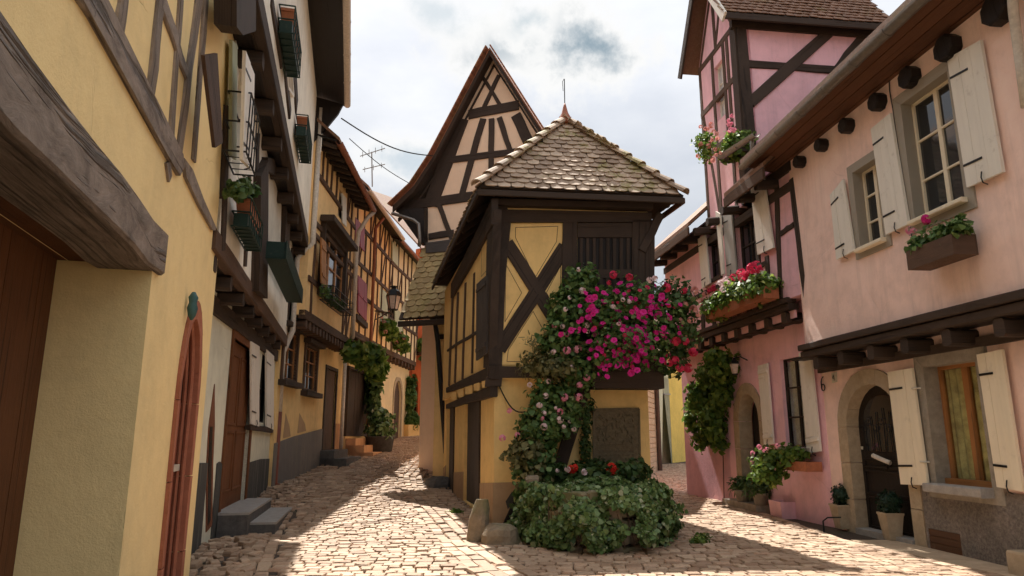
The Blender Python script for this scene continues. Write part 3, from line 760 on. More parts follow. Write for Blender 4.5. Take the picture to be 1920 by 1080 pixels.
# ---------------------------------------------------------------- tower house in the fork
tower = thing('corner_house', 'narrow yellow half-timbered house with mossy hipped roof in the street fork', 'house', C0)
def tower_house():
    T = tower; n, nl = TF.n, TL.n
    # ground floor, slightly battered; door openings in the long side
    dA = pq(TL, [(873, 768), (899, 742), (899, 948), (869, 938)]); dB = pq(TL, [(839, 770), (852, 757), (850, 925), (836, 915)])
    zj = TF.uz(925, 712)[1]
    def rect(q): return [(min(q[0][0], q[3][0]), max(q[0][1], q[1][1])), (max(q[1][0], q[2][0]), max(q[0][1], q[1][1])), (max(q[1][0], q[2][0]), 0.12), (min(q[0][0], q[3][0]), 0.12)]
    def nrm(q):
        u0 = min(p[0] for p in q); u1 = max(p[0] for p in q); z1 = max(p[1] for p in q); z0 = min(p[1] for p in q); return [(u0, z1), (u1, z1), (u1, z0), (u0, z0)]
    dA, dB = nrm(dA), nrm(dB)
    zj2 = zj + .05
    wallmesh(TL, [(0, -.4), (TD, -.2), (TD, zj2), (0, zj2)], [dA, dB], 0, .12).build('wall', 'plaster_tower', T)
    wallmesh(TF, [(0, -.4), (TW, -.4), (TW, zj2), (0, zj2)], [], 0).build('wall', 'plaster_tower', T)
    # tan splash band, a few mm proud of the plaster
    zb = TF.uz(930, 905)[1]
    slab(T, 'plinth', 'plaster_tan', TF, [(-.012, -.4), (TW + .012, -.4), (TW + .012, zb - .06), (TW * .5, zb + .03), (-.012, zb)], .012, .03, True)
    us = [0, dA[0][0] - .03, dA[1][0] + .03, dB[0][0] - .03, dB[1][0] + .03, TD]
    for a, b in ((us[0], us[1]), (us[2], us[3]), (us[4], us[5])):
        slab(T, 'plinth', 'plaster_tan', TL, [(a, -.4), (b, -.4), (b, zb - .1), (a, zb)], .012, .03, True)
    for q, nn in ((dA, 6), (dB, 4)):
        d = slab(T, 'door', 'timber_slate', TL, q, -.10, .03, True); planks(d, TL, q, -.07, nn, 'timber_slate', .03, uzc=True)
        m = MB(); strip(m, TL, (q[0][0] - .03, q[0][1]), (q[3][0] - .03, q[3][1]), .08, .03, .1); m.build('door_post', 'timber_dark', T)
        m = MB(); strip(m, TL, (q[0][0], q[0][1] - .3), (q[0][0] + .2, q[0][1] - .3), .05, -.055, .02); strip(m, TL, (q[0][0], q[3][1] + .35), (q[0][0] + .2, q[3][1] + .35), .05, -.055, .02); m.build('hinge', 'metal_black', d)
    # right side and back
    A, B = TF.W(TW, -.4), TF.W(TW, -.4) + TLd * TD
    m = MB(); m.v = [A, B, B + V((0, 0, zj2 + .4)), A + V((0, 0, zj2 + .4))]; m.face((0, 1, 2, 3), [(0, 0)] * 4, .5); m.build('wall', 'plaster_tower', T)
    # upper floor
    J = .06; ze = 5.55
    wallmesh(TF, [(-J, zj), (TW + .12, zj), (TW + .12, ze), (-J, ze)], [], J).build('wall', 'plaster_tower', T)
    wallmesh(TL, [(-J, zj), (TD, zj), (TD, ze), (-J, ze)], [], J).build('wall', 'plaster_tower', T)
    A = TF.W(TW + .12, zj, J); B = A + TLd * TD; C = TL.W(TD, zj, J)
    for p, q in ((A, B), (B, C)):
        m = MB(); m.v = [p, q, q + V((0, 0, ze - zj)), p + V((0, 0, ze - zj))]; m.face((0, 1, 2, 3), [(0, 0)] * 4, .5); m.build('wall', 'plaster_tower', T)
    m = MB(); m.v = [TF.W(-J, zj + .001, J), A + V((0, 0, .001)), B, C]; m.face((0, 1, 2, 3), [(0, 0)] * 4, .5); m.build('floor', 'timber_dark', T)
    # front timbers (pixels of the photograph on the front plane)
    o = J + .035
    for q in ([(916, 692), (941, 692), (948, 520), (958, 418), (950, 384), (928, 384), (922, 520)],          # corner post
              [(1056, 412), (1082, 412), (1084, 690), (1050, 690)]): tb(T, TF, q, o + .02, .16)
    for q in ((950, 455, 1068, 640, 25), (1060, 462, 936, 655, 26)): tb(T, TF, q, o, .12)
    tb(T, TF, [(925, 392), (1222, 398), (1222, 416), (925, 416)], o + .03, .16); tb(T, TF, [(925, 372), (1225, 380), (1225, 390), (925, 384)], o + .12, .2)
    tb(T, TF, [(915, 686), (1100, 690), (1100, 708), (915, 708)], o + .03, .18)
    tb(T, TF, [(912, 706), (942, 707), (940, 724), (910, 724)], o + .05, .24, name='beam_end')
    for q in (((1186, 412), (1228, 412), (1226, 700), (1184, 700)), ((1082, 690), (1228, 690), (1228, 716), (1082, 716))): tb(T, TF, list(q), o + .03, .16)
    # bracket struts under the eaves
    tb(T, TF, (1205, 470, 1240, 400, 16), o + .06, .1, name='strut')
    # boarded, slotted shutter
    sh = slab(T, 'slatted_shutter', 'timber_black', TF, [(1083, 418), (1186, 418), (1186, 640), (1083, 640)], o - .02, .06)
    for k in range(8):
        x = 1086 + k * 12.6; planks(sh, TF, [(x, 446), (x + 7, 446), (x + 7, 505), (x, 505)], o + .01, 1, 'timber_dark', .02, 'slat')
        planks(sh, TF, [(x, 520), (x + 7, 520), (x + 7, 600), (x, 600)], o + .01, 1, 'timber_dark', .02, 'slat')
    tb(sh, TF, [(1083, 418), (1186, 418), (1186, 445), (1083, 445)], o + .015, .03, name='rail'); tb(sh, TF, [(1083, 505), (1186, 505), (1186, 521), (1083, 521)], o + .015, .03, name='rail')
    # plaster fields with painted brown lines
    def field(w, q, off):
        p = pq(w, q, off); cx = sum(a[0] for a in p) / len(p); cz = sum(a[1] for a in p) / len(p)
        f = slab(T, 'panel', 'plaster_tower', w, p, off, .03, True)
        r = []
        for (u, z) in p:
            d = math.hypot(u - cx, z - cz); k = max(.3, 1 - .075 / max(.1, d) * 1.5); r.append((cx + (u - cx) * k, cz + (z - cz) * k))
        m = MB()
        for i in range(len(r)):
            a, b = r[i], r[(i + 1) % len(r)]; strip(m, w, a, b, .010, off + .0035, .004)
        m.build('painted_line', 'line_brown', f)
    for q in ([(957, 420), (1055, 418), (1055, 453), (1003, 532), (955, 443)], [(946, 484), (990, 549), (944, 615)], [(1013, 549), (1054, 487), (1052, 608)], [(1000, 572), (1052, 660), (1048, 684), (940, 684), (941, 658)]): field(TF, q, J + .014)
    # long side: posts, rails, fields
    o2 = J + .03
    tb(T, TL, [(916, 690), (928, 388), (918, 400), (893, 470), (905, 560), (905, 690)][:1] + [(926, 392), (914, 420), (906, 690)], o2 + .02, .14)
    tb(T, TL, (918, 697, 836, 732, 22, 9), o2 + .02, .16); tb(T, TL, (918, 733, 836, 762, 20, 8), o2 + .01, .14)
    tb(T, TL, (893, 622, 838, 657, 6, 4), o2, .1); tb(T, TL, (922, 396, 845, 545, 22, 12), o2 + .05, .12)
    for x0, y0, x1, y1 in ((888, 512, 884, 700), (872, 530, 866, 712), (858, 548, 852, 718), (848, 556, 841, 724)): tb(T, TL, (x0, y0, x1, y1, 3), o2 - .01, .07, 'timber_brown')
    for q in ([(903, 448), (914, 425), (913, 515), (901, 528)],): field(TL, q, J + .012)
    for a, b in ((916, 903), (898, 888), (884, 872), (868, 858), (854, 845)):
        y = lambda x: 708 + (918 - x) * .40
        slab(T, 'panel', 'plaster_tower', TL, [(b, y(b)), (a, y(a)), (a, y(a) + 16), (b, y(b) + 13)], o2 + .012, .03)
    s = shutter(T, TL, [(893, 533), (913, 515), (912, 662), (892, 676)], o2 + .05, 'timber_slate', 3, (.1, .88), hook=False)
    # roof: front slope with single tiles, other slopes as joined tile fields
    E0 = V((-.60, 11.55, 5.76)); E1 = E0 + TFd * 3.72 + V((0, 0, -.03)); BK = TLd * 8.3; E3 = E0 + BK; E2 = E1 + BK
    A0 = V((1.10, 13.35, 7.86)); A1 = A0 + TLd * 5.0
    rf = thing_part(T, 'roof')
    def slope(a, b, tops, single, w=.235, e=.165):
        x = (b - a).normalized(); mid = sum(tops, V((0, 0, 0))) / len(tops); up = mid - a; up = (up - x * up.dot(x)).normalized(); z = x.cross(up)
        pts = [a, b] + tops
        m = MB(); m.prism(pts, -z * .06); m.build('roof_deck', 'timber_dark', T)
        poly = [((p - a).dot(x), (p - a).dot(up)) for p in pts]
        return tile_field(rf, 'tile_weathered', poly, a, x, up, w, e, .36, single)
    slope(E0, E1, [A0], True); slope(E3, E0, [A0, A1], False); slope(E1, E2, [A1, A0], False); slope(E2, E3, [A1], False)
    for a, b, k in ((E0, A0, 9), (E1, A0, 9), (A0, A1, 12)):
        d = (b - a).normalized(); x = d.cross(V((0, 0, 1))).normalized(); up = x.cross(d)
        for i in range(k):
            p = a.lerp(b, i / k); L_ = (b - a).length / k * 1.12; rings = []
            for s_, rr in ((0, .135), (.5, .12), (1, .105)):
                c = p + d * L_ * s_ + up * (.02 + .03 * (1 - s_)); rings.append([c + x * rr * math.cos(q) + up * rr * .75 * math.sin(q) for q in [math.pi * j / 6 for j in range(7)]] + [c + x * (rr - .02) * math.cos(q) + up * (rr * .75 - .02) * math.sin(q) for q in [math.pi * j / 6 for j in range(6, -1, -1)]])
            m = MB(); m.hull(rings, d); m.build('ridge_tile', 'tile_weathered', rf)
    # fascia boards, rafters' undersides
    for a, b in ((E0, E1), (E0, E3), (E1, E2)):
        m = MB(); m.beam(a - V((0, 0, .10)), b - V((0, 0, .10)), .11, .05, V((0, 0, 1)).cross(b - a)); m.build('fascia', 'timber_dark' if b is not E2 else 'timber_soffit', T)
    for i in range(2, 10):
        t_ = i / 10; a = E0.lerp(E3, t_) + V((.05, 0, -.10)); b = a + (-TL.n) * .95 + V((0, 0, .80)); m = MB(); m.beam(a, b, .1, .12, TLd); m.build('rafter', 'timber_dark', T)
        a = E1.lerp(E2, t_) + V((-.05, 0, -.10)); b = a + TL.n * .95 + V((0, 0, .80)); m = MB(); m.beam(a, b, .1, .12, TLd); m.build('rafter', 'timber_dark', T)
    # copper cap and spike
    m = MB(); m.lathe(A0 + V((0, 0, -.02)), [(.19, -.06), (.14, .06), (.07, .20), (.03, .36), (.012, .42)], 12); m.build('finial', 'copper_red', T, True)
    m = MB(); m.tube([A0 + V((0, 0, .38)), A0 + V((0, 0, .95))], .010, 6); p = A0 + V((0, 0, .8)); m.tube([p + V((-.03, 0, -.12)), p + V((-.04, 0, .1)), p + V((0, 0, .16))], .006, 5); m.build('spike', 'metal_black', T)
    # relief plaque
    pl = slab(T, 'plaque', 'stone_plaque', TF, [(1113, 768), (1198, 766), (1200, 866), (1113, 868)], .05, .05)
    q = pq(TF, [(1113, 768), (1198, 766), (1200, 866), (1113, 868)], .05); m = MB()
    for i in range(4): strip(m, TF, q[i], q[(i + 1) % 4], .035, .065, .02)
    for t_ in (.66, .70, .73): strip(m, TF, lerp2(q, .06, t_), lerp2(q, .94, t_), .010, .06, .014)
    m.build('plaque_border', 'stone_plaque', pl)
    m = MB(); rr = random.Random(3)
    for k in range(90):                                   # worn figures in low relief
        s_, t_ = rr.uniform(.08, .92), rr.uniform(.08, .62); a = lerp2(q, s_, t_); h = rr.uniform(.015, .05)
        strip(m, TF, a, (a[0] + rr.uniform(-.015, .015), a[1] - h), rr.uniform(.016, .034), .074, .03)
    for row in range(3):
        for k in range(26):
            a = lerp2(q, .1 + k * .031, .79 + row * .065)
            if rr.random() < .8: strip(m, TF, a, (a[0], a[1] - .024), .009, .06, .014)
    m.build('relief', 'stone_plaque', pl, kind='stuff')
    # dark prop leaning against the wall, chain
    tb(T, TF, (1100, 712, 1050, 880, 24), .16, .10, name='prop'); tb(T, TF, (995, 768, 958, 845, 5), .12, .05, name='prop', mat='timber_black')
    tb(T, TF, (985, 900, 940, 1005, 9), .16, .08, name='prop', mat='timber_black')
    m = MB(); a, b = TF.P(936, 724, .06), TF.P(985, 772, .10); m.tube([a.lerp(b, i / 8) - V((0, 0, .16 * math.sin(math.pi * i / 8))) for i in range(9)], .012, 6); m.build('chain', 'metal_black', T)
    tb(T, TF, [(948, 940), (960, 922), (966, 938), (952, 955)], .014, .01, 'plaster_dark', 'bare_patch')
tower_house()
def boulder(name, label, c, r, mat='stone_moss', sq=1., tilt=0):
    m = MB(); k = 14; rings = []
    for i in range(6):
        t_ = i / 5; rad = [.95, 1.05, 1.0, .96, .86, .55][i]; 
        rings.append([V((c[0] + tilt * t_ * r[2] + r[0] * rad * math.cos(2 * math.pi * j / k) * (1 + .10 * noise.noise(V((j * .8, i * .7, c[0])))), c[1] + r[1] * rad * math.sin(2 * math.pi * j / k) * (1 + .10 * noise.noise(V((j * .8 + 5, i * .7, c[0])))), c[2] + r[2] * t_ * (1 if i < 5 else .985))) for j in range(k)])
    m.hull(rings, (0, 0, 1))
    for q in m.v: q += V((noise.noise(q * 5.1), noise.noise(q * 5.1 + V((9, 0, 0))), noise.noise(q * 5.1 + V((0, 9, 0))))) * .13 * min(r)
    return tag(m.build(name, mat, None, False), label, 'stone')
g1 = gnd(890, 1020); boulder('guard_stone', 'tall worn guard stone leaning at the corner of the yellow house', (g1.x, g1.y + .12, -.1), (.15, .14, .70), 'stone_moss', tilt=.14)
g1 = gnd(936, 1026); boulder('boundary_stone', 'squat round flat-topped stone in front of the yellow house corner', (g1.x, g1.y + .15, -.1), (.27, .22, .40), 'stone_moss')

# ---------------------------------------------------------------- tall gable behind
GA = V((-3.75, 21.9, 0)); GD = V((1, -.34, 0)).normalized(); G = Wall(GA, GA + GD * 6.2)
gable = thing('gable_house', 'tall peach house with steep half-timbered gable behind the yellow corner house', 'house', GA)
def gable_house():
    T = gable
    P = lambda x, y, o=0.: G.uz(x, y, o)
    ap = P(918, 92, .45); el = P(736, 386, .45); er = (2 * ap[0] - el[0], el[1])
    k1 = P(812, 293, .45); k1r = (2 * ap[0] - k1[0], k1[1])
    ul, ur = P(797, 420)[0], P(1010, 420)[0]; ul = max(.1, ul)
    zb = P(800, 462)[1]
    wallmesh(G, [(ul, -.5), (ur + 1.2, -.5), (ur + 1.2, er[1] + .2), k1r, ap, k1, (ul, P(770, 378)[1])], [], 0).build('wall', 'plaster_peach', T)
    # rafters follow the swept roof line, gable overhang in front
    ov = .45
    out = [el] + [P(x, y, .45) for x, y in ((775, 349), (812, 293), (847, 227), (882, 160))] + [ap]
    outr = [(2 * ap[0] - u, z) for u, z in out]
    for pl in (out, outr):
        for a, b in zip(pl[:-1], pl[1:]):
            # verge board, roof deck behind it
            m = MB(); m.prism([G.W(a[0], a[1], ov), G.W(b[0], b[1], ov), G.W(b[0], b[1] - .20, ov), G.W(a[0], a[1] - .20, ov)], -G.n * .08); m.build('verge_board', 'timber_dark', T)
            m = MB(); m.prism([G.W(a[0], a[1], ov), G.W(b[0], b[1], ov), G.W(b[0], b[1] + .07, ov), G.W(a[0], a[1] + .07, ov)], -G.n * 8.5); m.build('roof_tiles', 'tile_red', T)
            m = MB(); m.prism([G.W(a[0], a[1] - .05, ov - .09), G.W(b[0], b[1] - .05, ov - .09), G.W(b[0], b[1] - .004, ov - .09), G.W(a[0], a[1] - .004, ov - .09)], -G.n * 8.3); m.build('roof_deck', 'timber_dark', T)
            m = MB(); m.prism([G.W(a[0], a[1] - .3, .06), G.W(b[0], b[1] - .3, .06), G.W(b[0], b[1] - .40, .06), G.W(a[0], a[1] - .40, .06)], -G.n * .1); m.build('rafter', 'timber_dark', T)
            # edge tiles
            d = G.W(b[0], b[1], 0) - G.W(a[0], a[1], 0); L_ = d.length; d.normalize(); k = int(L_ / .17); nz = d.cross(G.n); nz = nz if nz.z > 0 else -nz
            for i in range(k):
                p = G.W(a[0], a[1], ov + .03) + d * (i * L_ / k) + nz * .085; m = MB(); m.beam(p - d * .06, p + d * .2 - nz * .0, .05, .3, G.n, ch=.015); m.build('edge_tile', 'tile_red', T)
        m = MB(); b = pl[0]; 
    # timbers on the gable
    o = .05
    for q in ((878, 214, 972, 196, 17), (838, 300, 985, 281, 12), (742, 388, 905, 364, 17), (803, 443, 850, 436, 12),
              (905, 145, 942, 203, 7), (935, 140, 903, 208, 7), (921, 222, 920, 330, 10), (905, 222, 863, 372, 11), (935, 220, 962, 300, 10),
              (864, 222, 806, 385, 26), (966, 215, 1003, 290, 20), (822, 382, 848, 450, 9), (795, 390, 795, 458, 12)):
        tb(T, G, q, o, .16)
    tb(T, G, [(798, 455), (850, 448), (850, 470), (798, 474)], .25, .3, 'timber_slate', 'sill_board')
    # underside of the swept eave
    tb(T, G, [(742, 392), (795, 390), (795, 456), (788, 456)], .28, .25, 'timber_black', 'eave_board')
    m = MB(); p = G.W(el[0], el[1] + .1, ov); 
    m.tube([G.P(735, 400, .5), G.P(775, 412, .5), G.P(785, 420, .5), G.P(787, 448, .5), G.P(786, 462, .5)], .055, 8); m.build('drainpipe', 'metal_zinc', T, True)
    # pent roof
    a = G.P(797, 470, .12); b = G.P(880, 462, .12); c0 = G.P(748, 582, 1.5); c1 = G.P(880, 590, 1.5)
    lo = V((0, 0, min(c0.z, c1.z))); c0.z = c1.z = lo.z; x = (c1 - c0).normalized(); up = (a - c0) - x * (a - c0).dot(x); up.normalize(); z = x.cross(up)
    poly = [(0, 0), ((c1 - c0).dot(x), 0), ((b - c0).dot(x), (b - c0).dot(up)), ((a - c0).dot(x), (a - c0).dot(up))]
    m = MB(); m.prism([c0 + x * u + up * v for u, v in poly], -z * .08); rd = m.build('pent_roof', 'timber_dark', T)
    tile_field(rd, 'tile_olive', poly, c0, x, up, .27, .225, .46, True, lim=200)
    m = MB(); m.beam(c0 - V((0, 0, .16)), c1 - V((0, 0, .16)), .16, .1, x.cross(V((0, 0, 1)))); m.build('eave_beam', 'timber_dark', T)
    # wall below the pent roof with its brown beam, gutter pipe
    q = Wall((c0.x + 1.2, c0.y + .35), (c0.x + 3.2, c0.y - .3))
    wq = [(q.uz(818, 590)[0], -.3), (q.uz(850, 590)[0], -.3), (q.uz(850, 590)[0], c0.z - .05), (q.uz(818, 590)[0], c0.z - .05)]
    wallmesh(q, wq, [], 0).build('wall', 'plaster_ochre', T)
    tb(T, q, (818, 632, 848, 630, 9), .05, .1); tb(T, q, (815, 596, 850, 596, 12), .05, .1)
    m = MB(); m.tube([q.P(800, 588, .45), q.P(815, 600, .45), q.P(821, 640, .4), q.P(828, 740, .3), q.P(836, 850, .25)], .075, 8); m.build('drainpipe', 'metal_black', T, True)
    body(T, 'plaster_peach', G, ul, ur + 1.2, -.5, er[1] + .2, -.3, 7.5)
gable_house()
# ---------------------------------------------------------------- salmon house on the right
def ring4(parent, name, mat, w, q, wd, off, dep, uzc=True):
    """four-piece stone or wood surround around opening q"""
    g = thing_part(parent, name)
    cx = sum(p[0] for p in q) / 4; cz = sum(p[1] for p in q) / 4
    o = [(u + (wd if u > cx else -wd), z + (wd if z > cz else -wd)) for u, z in q]
    for i, nm in ((0, 'lintel'), (2, 'sill'), (1, 'jamb'), (3, 'jamb')):
        a, b, c, d = o[i], o[(i + 1) % 4], q[(i + 1) % 4], q[i]
        m = MB(); m.prism([w.W(*p, off + (.004 if i % 2 else 0)) for p in (a, b, c, d)], -w.n * dep); m.build(nm, mat, g)
    return g
salmon = thing('salmon_house', 'salmon plastered house with arched door, cream shutters and dark jetty on the right', 'house', R1.W(0, 0))
def gutter_mesh(a, b, r, mat, parent, name='gutter', seams=7):
    m = MB(); d = (b - a).normalized(); x = d.cross(V((0, 0, 1))).normalized(); rings = []
    for p in (a, b):
        rings.append([p + x * r * math.cos(q) + V((0, 0, 1)) * r * math.sin(q) for q in [math.pi + math.pi * i / 8 for i in range(9)]] + [p + x * (r - .012) * math.cos(q) + V((0, 0, 1)) * (r - .012) * math.sin(q) for q in [2 * math.pi - math.pi * i / 8 for i in range(9)]])
    m.hull(rings, d); g = m.build(name, mat, parent, False)
    for i in range(1, seams):
        p = a.lerp(b, i / seams); m = MB()
        m.hull([[q_ + x * (r + .008) * math.cos(q) + V((0, 0, 1)) * (r + .008) * math.sin(q) for q in [math.pi + math.pi * k / 8 for k in range(9)]] for q_ in (p - d * .025, p + d * .025)], d); m.build('seam', mat, g)
    return g
def salmon_house():
    T = salmon; w = R1; JU = .35; ln = w.len; uL = w.uz(1553, 850)[0]
    u_ = lambda x, y, o=0.: w.uz(x, y, o)
    # openings
    di = arch(*sorted((u_(1601, 900)[0], u_(1706, 900)[0])), -.05, u_(1601, 800)[1], u_(1645, 719)[1])
    ia, ib = di[0][0], di[-1][0]; do = arch(ia - .24, ib + .26, -.05, u_(1601, 800)[1], u_(1645, 719)[1] + .24)
    wl = pq(w, [(1735, 688), (1832, 668), (1866, 915), (1762, 908)]); wl = [(wl[0][0], wl[0][1]), (wl[1][0], wl[0][1]), (wl[1][0], wl[3][1]), (wl[0][0], wl[3][1])]
    zj = u_(1560, 690)[1]
    big = lambda q, e: [(u + (e if u > (q[0][0] + q[2][0]) / 2 else -e), z + (e if z > (q[0][1] + q[2][1]) / 2 else -e)) for u, z in q]
    hd = arch(ia - .03, ib + .03, -.05, di[1][1], max(p[1] for p in di) + .03)
    wallmesh(w, [(-3, -.4), (uL, -.4), (uL, zj + .35), (-3, zj + .35)], [hd, big(wl, .02)], 0, .36).build('wall', 'plaster_salmon', T)
    body(T, 'plaster_salmon', w, -3, uL, -.4, 7.0, -.3, 7)
    zp = wl[3][1] - .02
    # rough-cast plinth to the right of the door
    vq = pq(w, [(1740, 990), (1800, 1003), (1803, 1045), (1742, 1028)], .03); vq = [(vq[0][0], vq[0][1]), (vq[1][0], vq[0][1]), (vq[1][0], vq[3][1]), (vq[0][0], vq[3][1])]
    up = ia - .26
    wallmesh(w, [(-3, -.4), (up, -.4), (up, zp), (-3, zp)], [vq], .03, .1, .03).build('plinth', 'roughcast', T)
    v = slab(T, 'vent_grille', 'paint_brown', w, vq, .012, .01, True); planks(v, w, vq, .024, 3, 'paint_brown', .015, 'slat', uzc=True, vertical=False)
    # door
    archring(T, 'door_surround', 'stone_sand', w, di, do, .03, .21)
    dr = slab(T, 'door', 'timber_black', w, hd, -.17, .05, True)
    um = (ia + ib) / 2; zt = max(p[1] for p in di)
    for (a, b, c, d) in ((ia + .08, um - .03, .12, .55), (um + .03, ib - .08, .12, .55), (ia + .08, ib - .08, .62, .95), (ia + .08, um - .03, 1.02, 1.12), (um + .03, ib - .08, 1.02, 1.12)):
        q = [(a, d), (b, d), (b, c), (a, c)]; m = MB()
        for i in range(4): strip(m, w, q[i], q[(i + 1) % 4], .03, -.145, .03)
        m.build('panel', 'timber_black', dr)
    gq = arch(ia + .16, ib - .16, 1.25, zt - .55, zt - .16); g = slab(dr, 'pane', 'glass', w, gq, -.16, .01, True)
    m = MB()
    for k in range(7):
        uu = ia + .2 + (ib - ia - .4) * k / 6; h = zt - .35 - abs(k - 3) * .06
        m.tube([w.W(uu, 1.25, -.145), w.W(uu + .02 * (-1) ** k, 1.25 + (h - 1.25) * .5, -.14), w.W(uu, h, -.145)], .008, 5)
        c_ = w.W(uu + .04, 1.6 + .1 * (k % 2), -.14); m.tube([c_ + w.d * .05 * math.cos(a) + V((0, 0, .05 * math.sin(a))) for a in [i * .7 for i in range(9)]], .006, 5)
    m.build('grille', 'metal_black', dr)
    slab(dr, 'lock_plate', 'enamel', w, [(ib - .07, 1.32), (ib - .02, 1.32), (ib - .02, 1.27), (ib - .07, 1.27)], -.155, .01, True)
    slab(T, 'threshold', 'stone_step', w, [(ia + .01, .09), (ib - .01, .09), (ib - .01, -.1), (ia + .01, -.1)], .06, .36, True)
    # rolled newspaper in the letter slot
    m = MB(); c = w.P(1652, 861, -.08); m.tube([c + w.d * .16 + V((0, 0, .05)) + w.n * .02, c, c - w.d * .14 - V((0, 0, .05)) - w.n * .05], .035, 8); tag(m.build('newspaper', 'paper'), 'rolled newspaper stuck in the letter slot of the dark arched door', 'newspaper')
    # lower window
    ring4(T, 'window_surround', 'stone_grey', w, wl, .17, .035, .26)
    window(T, w, wl, -.17, 'timber_orange', .09, 2, 1, 'glass_clear', .03, 'curtain_gold', True, mid=.10)
    slab(T, 'window_board', 'timber_orange', w, [(wl[0][0], wl[3][1] + .08), (wl[1][0], wl[3][1] + .08), (wl[1][0], wl[3][1]), (wl[0][0], wl[3][1])], -.08, .1, True)
    m = MB(); a, b = w.W(wl[0][0] + .05, wl[3][1] - .04, .09), w.W(wl[1][0] - .02, wl[3][1] - .04, .09); m.beam(a, b, .11, .24, w.n, ch=.012); m.build('window_sill', 'stone_step', T)
    shutter(T, w, [(1663, 698), (1709, 690), (1739, 910), (1688, 908)], .10, 'paint_cream', 3, None); shutter(T, w, [(1830, 665), (1878, 655), (1918, 922), (1868, 913)], .10, 'paint_cream', 3, None)
    for x, y in ((1722, 728), (1738, 866)):
        m = MB(); p = w.P(x, y, .05); m.tube([p + w.n * .05 + w.d * .06, p + w.n * .05 - w.d * .03, p - w.d * .05], .014, 6); m.build('hinge', 'enamel', T)
    slab(T, 'number_plate', 'enamel', w, [(1559, 700), (1567, 697), (1568, 716), (1560, 718)], .02, .02); m = MB()
    p = w.P(1563, 708, .022); q = lambda a, b: p + w.d * -a + V((0, 0, b))
    for a, b in (((.0, .05), (-.03, -.01)), ((-.03, -.01), (.03, -.01)), ((.012, .03), (.012, -.05))): m.tube([q(*a), q(*b)], .006, 5)
    m.build('digit', 'metal_black', T)
    # jetty: moulded beam, joist ends, dark soffit
    za, zb2 = u_(1510, 645, JU + .06), u_(1920, 500, JU + .06)
    zt_ = (za[1] + zb2[1]) / 2
    zt_ = za[1]; uE = (u_(1480, 332, JU)[0] + u_(1512, 640, JU)[0]) / 2
    for o_, h0, h1 in ((.10, 0, .10), (.06, .11, .22)):
        m = MB(); m.beam(w.W(-3, zt_ - (h0 + h1) / 2, JU + o_ - .1), w.W(uE + .08, zt_ - (h0 + h1) / 2, JU + o_ - .1), h1 - h0, .2, w.n, jit=.004, seg=8); m.build('jetty_beam', 'timber_dark', T)
    for x in (1528, 1575, 1632, 1697, 1778, 1880, 2020, 2200):
        uu = u_(x, 640, JU)[0]; m = MB(); m.beam(w.W(uu, zt_ - .34, JU + .02), w.W(uu, zt_ - .34, -.1), .16, .2, V((0, 0, 1)), ch=.03); m.build('joist', 'timber_dark', T)
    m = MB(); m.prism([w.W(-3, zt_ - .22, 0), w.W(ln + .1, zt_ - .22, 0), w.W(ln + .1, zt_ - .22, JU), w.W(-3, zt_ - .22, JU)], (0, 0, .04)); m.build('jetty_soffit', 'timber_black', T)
    tb(T, w, [(-3, zt_ - .34), (uL, zt_ - .34), (uL, zt_ - .46), (-3, zt_ - .46)], .06, .1, 'timber_dark', 'wall_plate', True)
    # upper wall with two windows
    ztop = u_(1480, 322, JU)[1]
    wa = pq(w, [(1690, 200), (1776, 132), (1813, 360), (1722, 425)], JU); wb = pq(w, [(1598, 332), (1640, 292), (1664, 442), (1620, 470)], JU)
    sq = lambda q: [(sum((q[0][0], q[3][0])) / 2, sum((q[0][1], q[1][1])) / 2), (sum((q[1][0], q[2][0])) / 2, sum((q[0][1], q[1][1])) / 2), (sum((q[1][0], q[2][0])) / 2, sum((q[2][1], q[3][1])) / 2), (sum((q[0][0], q[3][0])) / 2, sum((q[2][1], q[3][1])) / 2)]
    wa, wb = sq(wa), sq(wb)
    wallmesh(w, [(-3, zt_ - .02), (u_(1512, 640, JU)[0], zt_ - .02), (u_(1480, 332, JU)[0], ztop + .5), (-3, ztop + .5)], [big(wa, .02), big(wb, .02)], JU, .2).build('wall', 'plaster_salmon', T)
    m = MB(); m.v = [w.W(uE, zt_ - .2, JU), w.W(uE, zt_ - .2, -1), w.W(uE, ztop + .5, -1), w.W(uE, ztop + .5, JU)]; m.face((0, 1, 2, 3), [(0, 0)] * 4, .5); m.build('wall', 'plaster_salmon', T)
    for q, wd in ((wa, .15), (wb, .13)):
        ring4(T, 'window_surround', 'paint_stonegrey', w, q, wd, JU + .02, .22)
        window(T, w, q, JU - .13, 'paint_cream', .06, 2, 3, 'glass', .03, None, True, mid=.07)
        m = MB(); m.beam(w.W(q[0][0] + .04, q[3][1] - .02, JU + .04), w.W(q[1][0] - .04, q[3][1] - .02, JU + .04), .06, .14, w.n); m.build('window_sill', 'paint_cream', T)
    for q in ([(1775, 110), (1838, 75), (1880, 322), (1812, 352)], [(1632, 242), (1669, 212), (1703, 420), (1660, 440)], [(1556, 366), (1580, 336), (1601, 470), (1568, 487)]): shutter(T, w, q, JU + .07, 'paint_white', 3, None)
    # eaves
    OG = JU + .62
    ga, gb = w.P(1392, 312, OG), w.P(1690, 2, OG); zg_ = (ga.z + gb.z) / 2
    d = w.d
    gA = w.W(u_(1392, 312, OG)[0], ga.z, OG); gB = w.W(-3, ga.z + (gb.z - ga.z) * .5, OG)
    gutter_mesh(gB, gA, .085, 'metal_zinc', T, seams=12)
    ub = (gA - w.a).dot(d)
    zs = ztop + .08
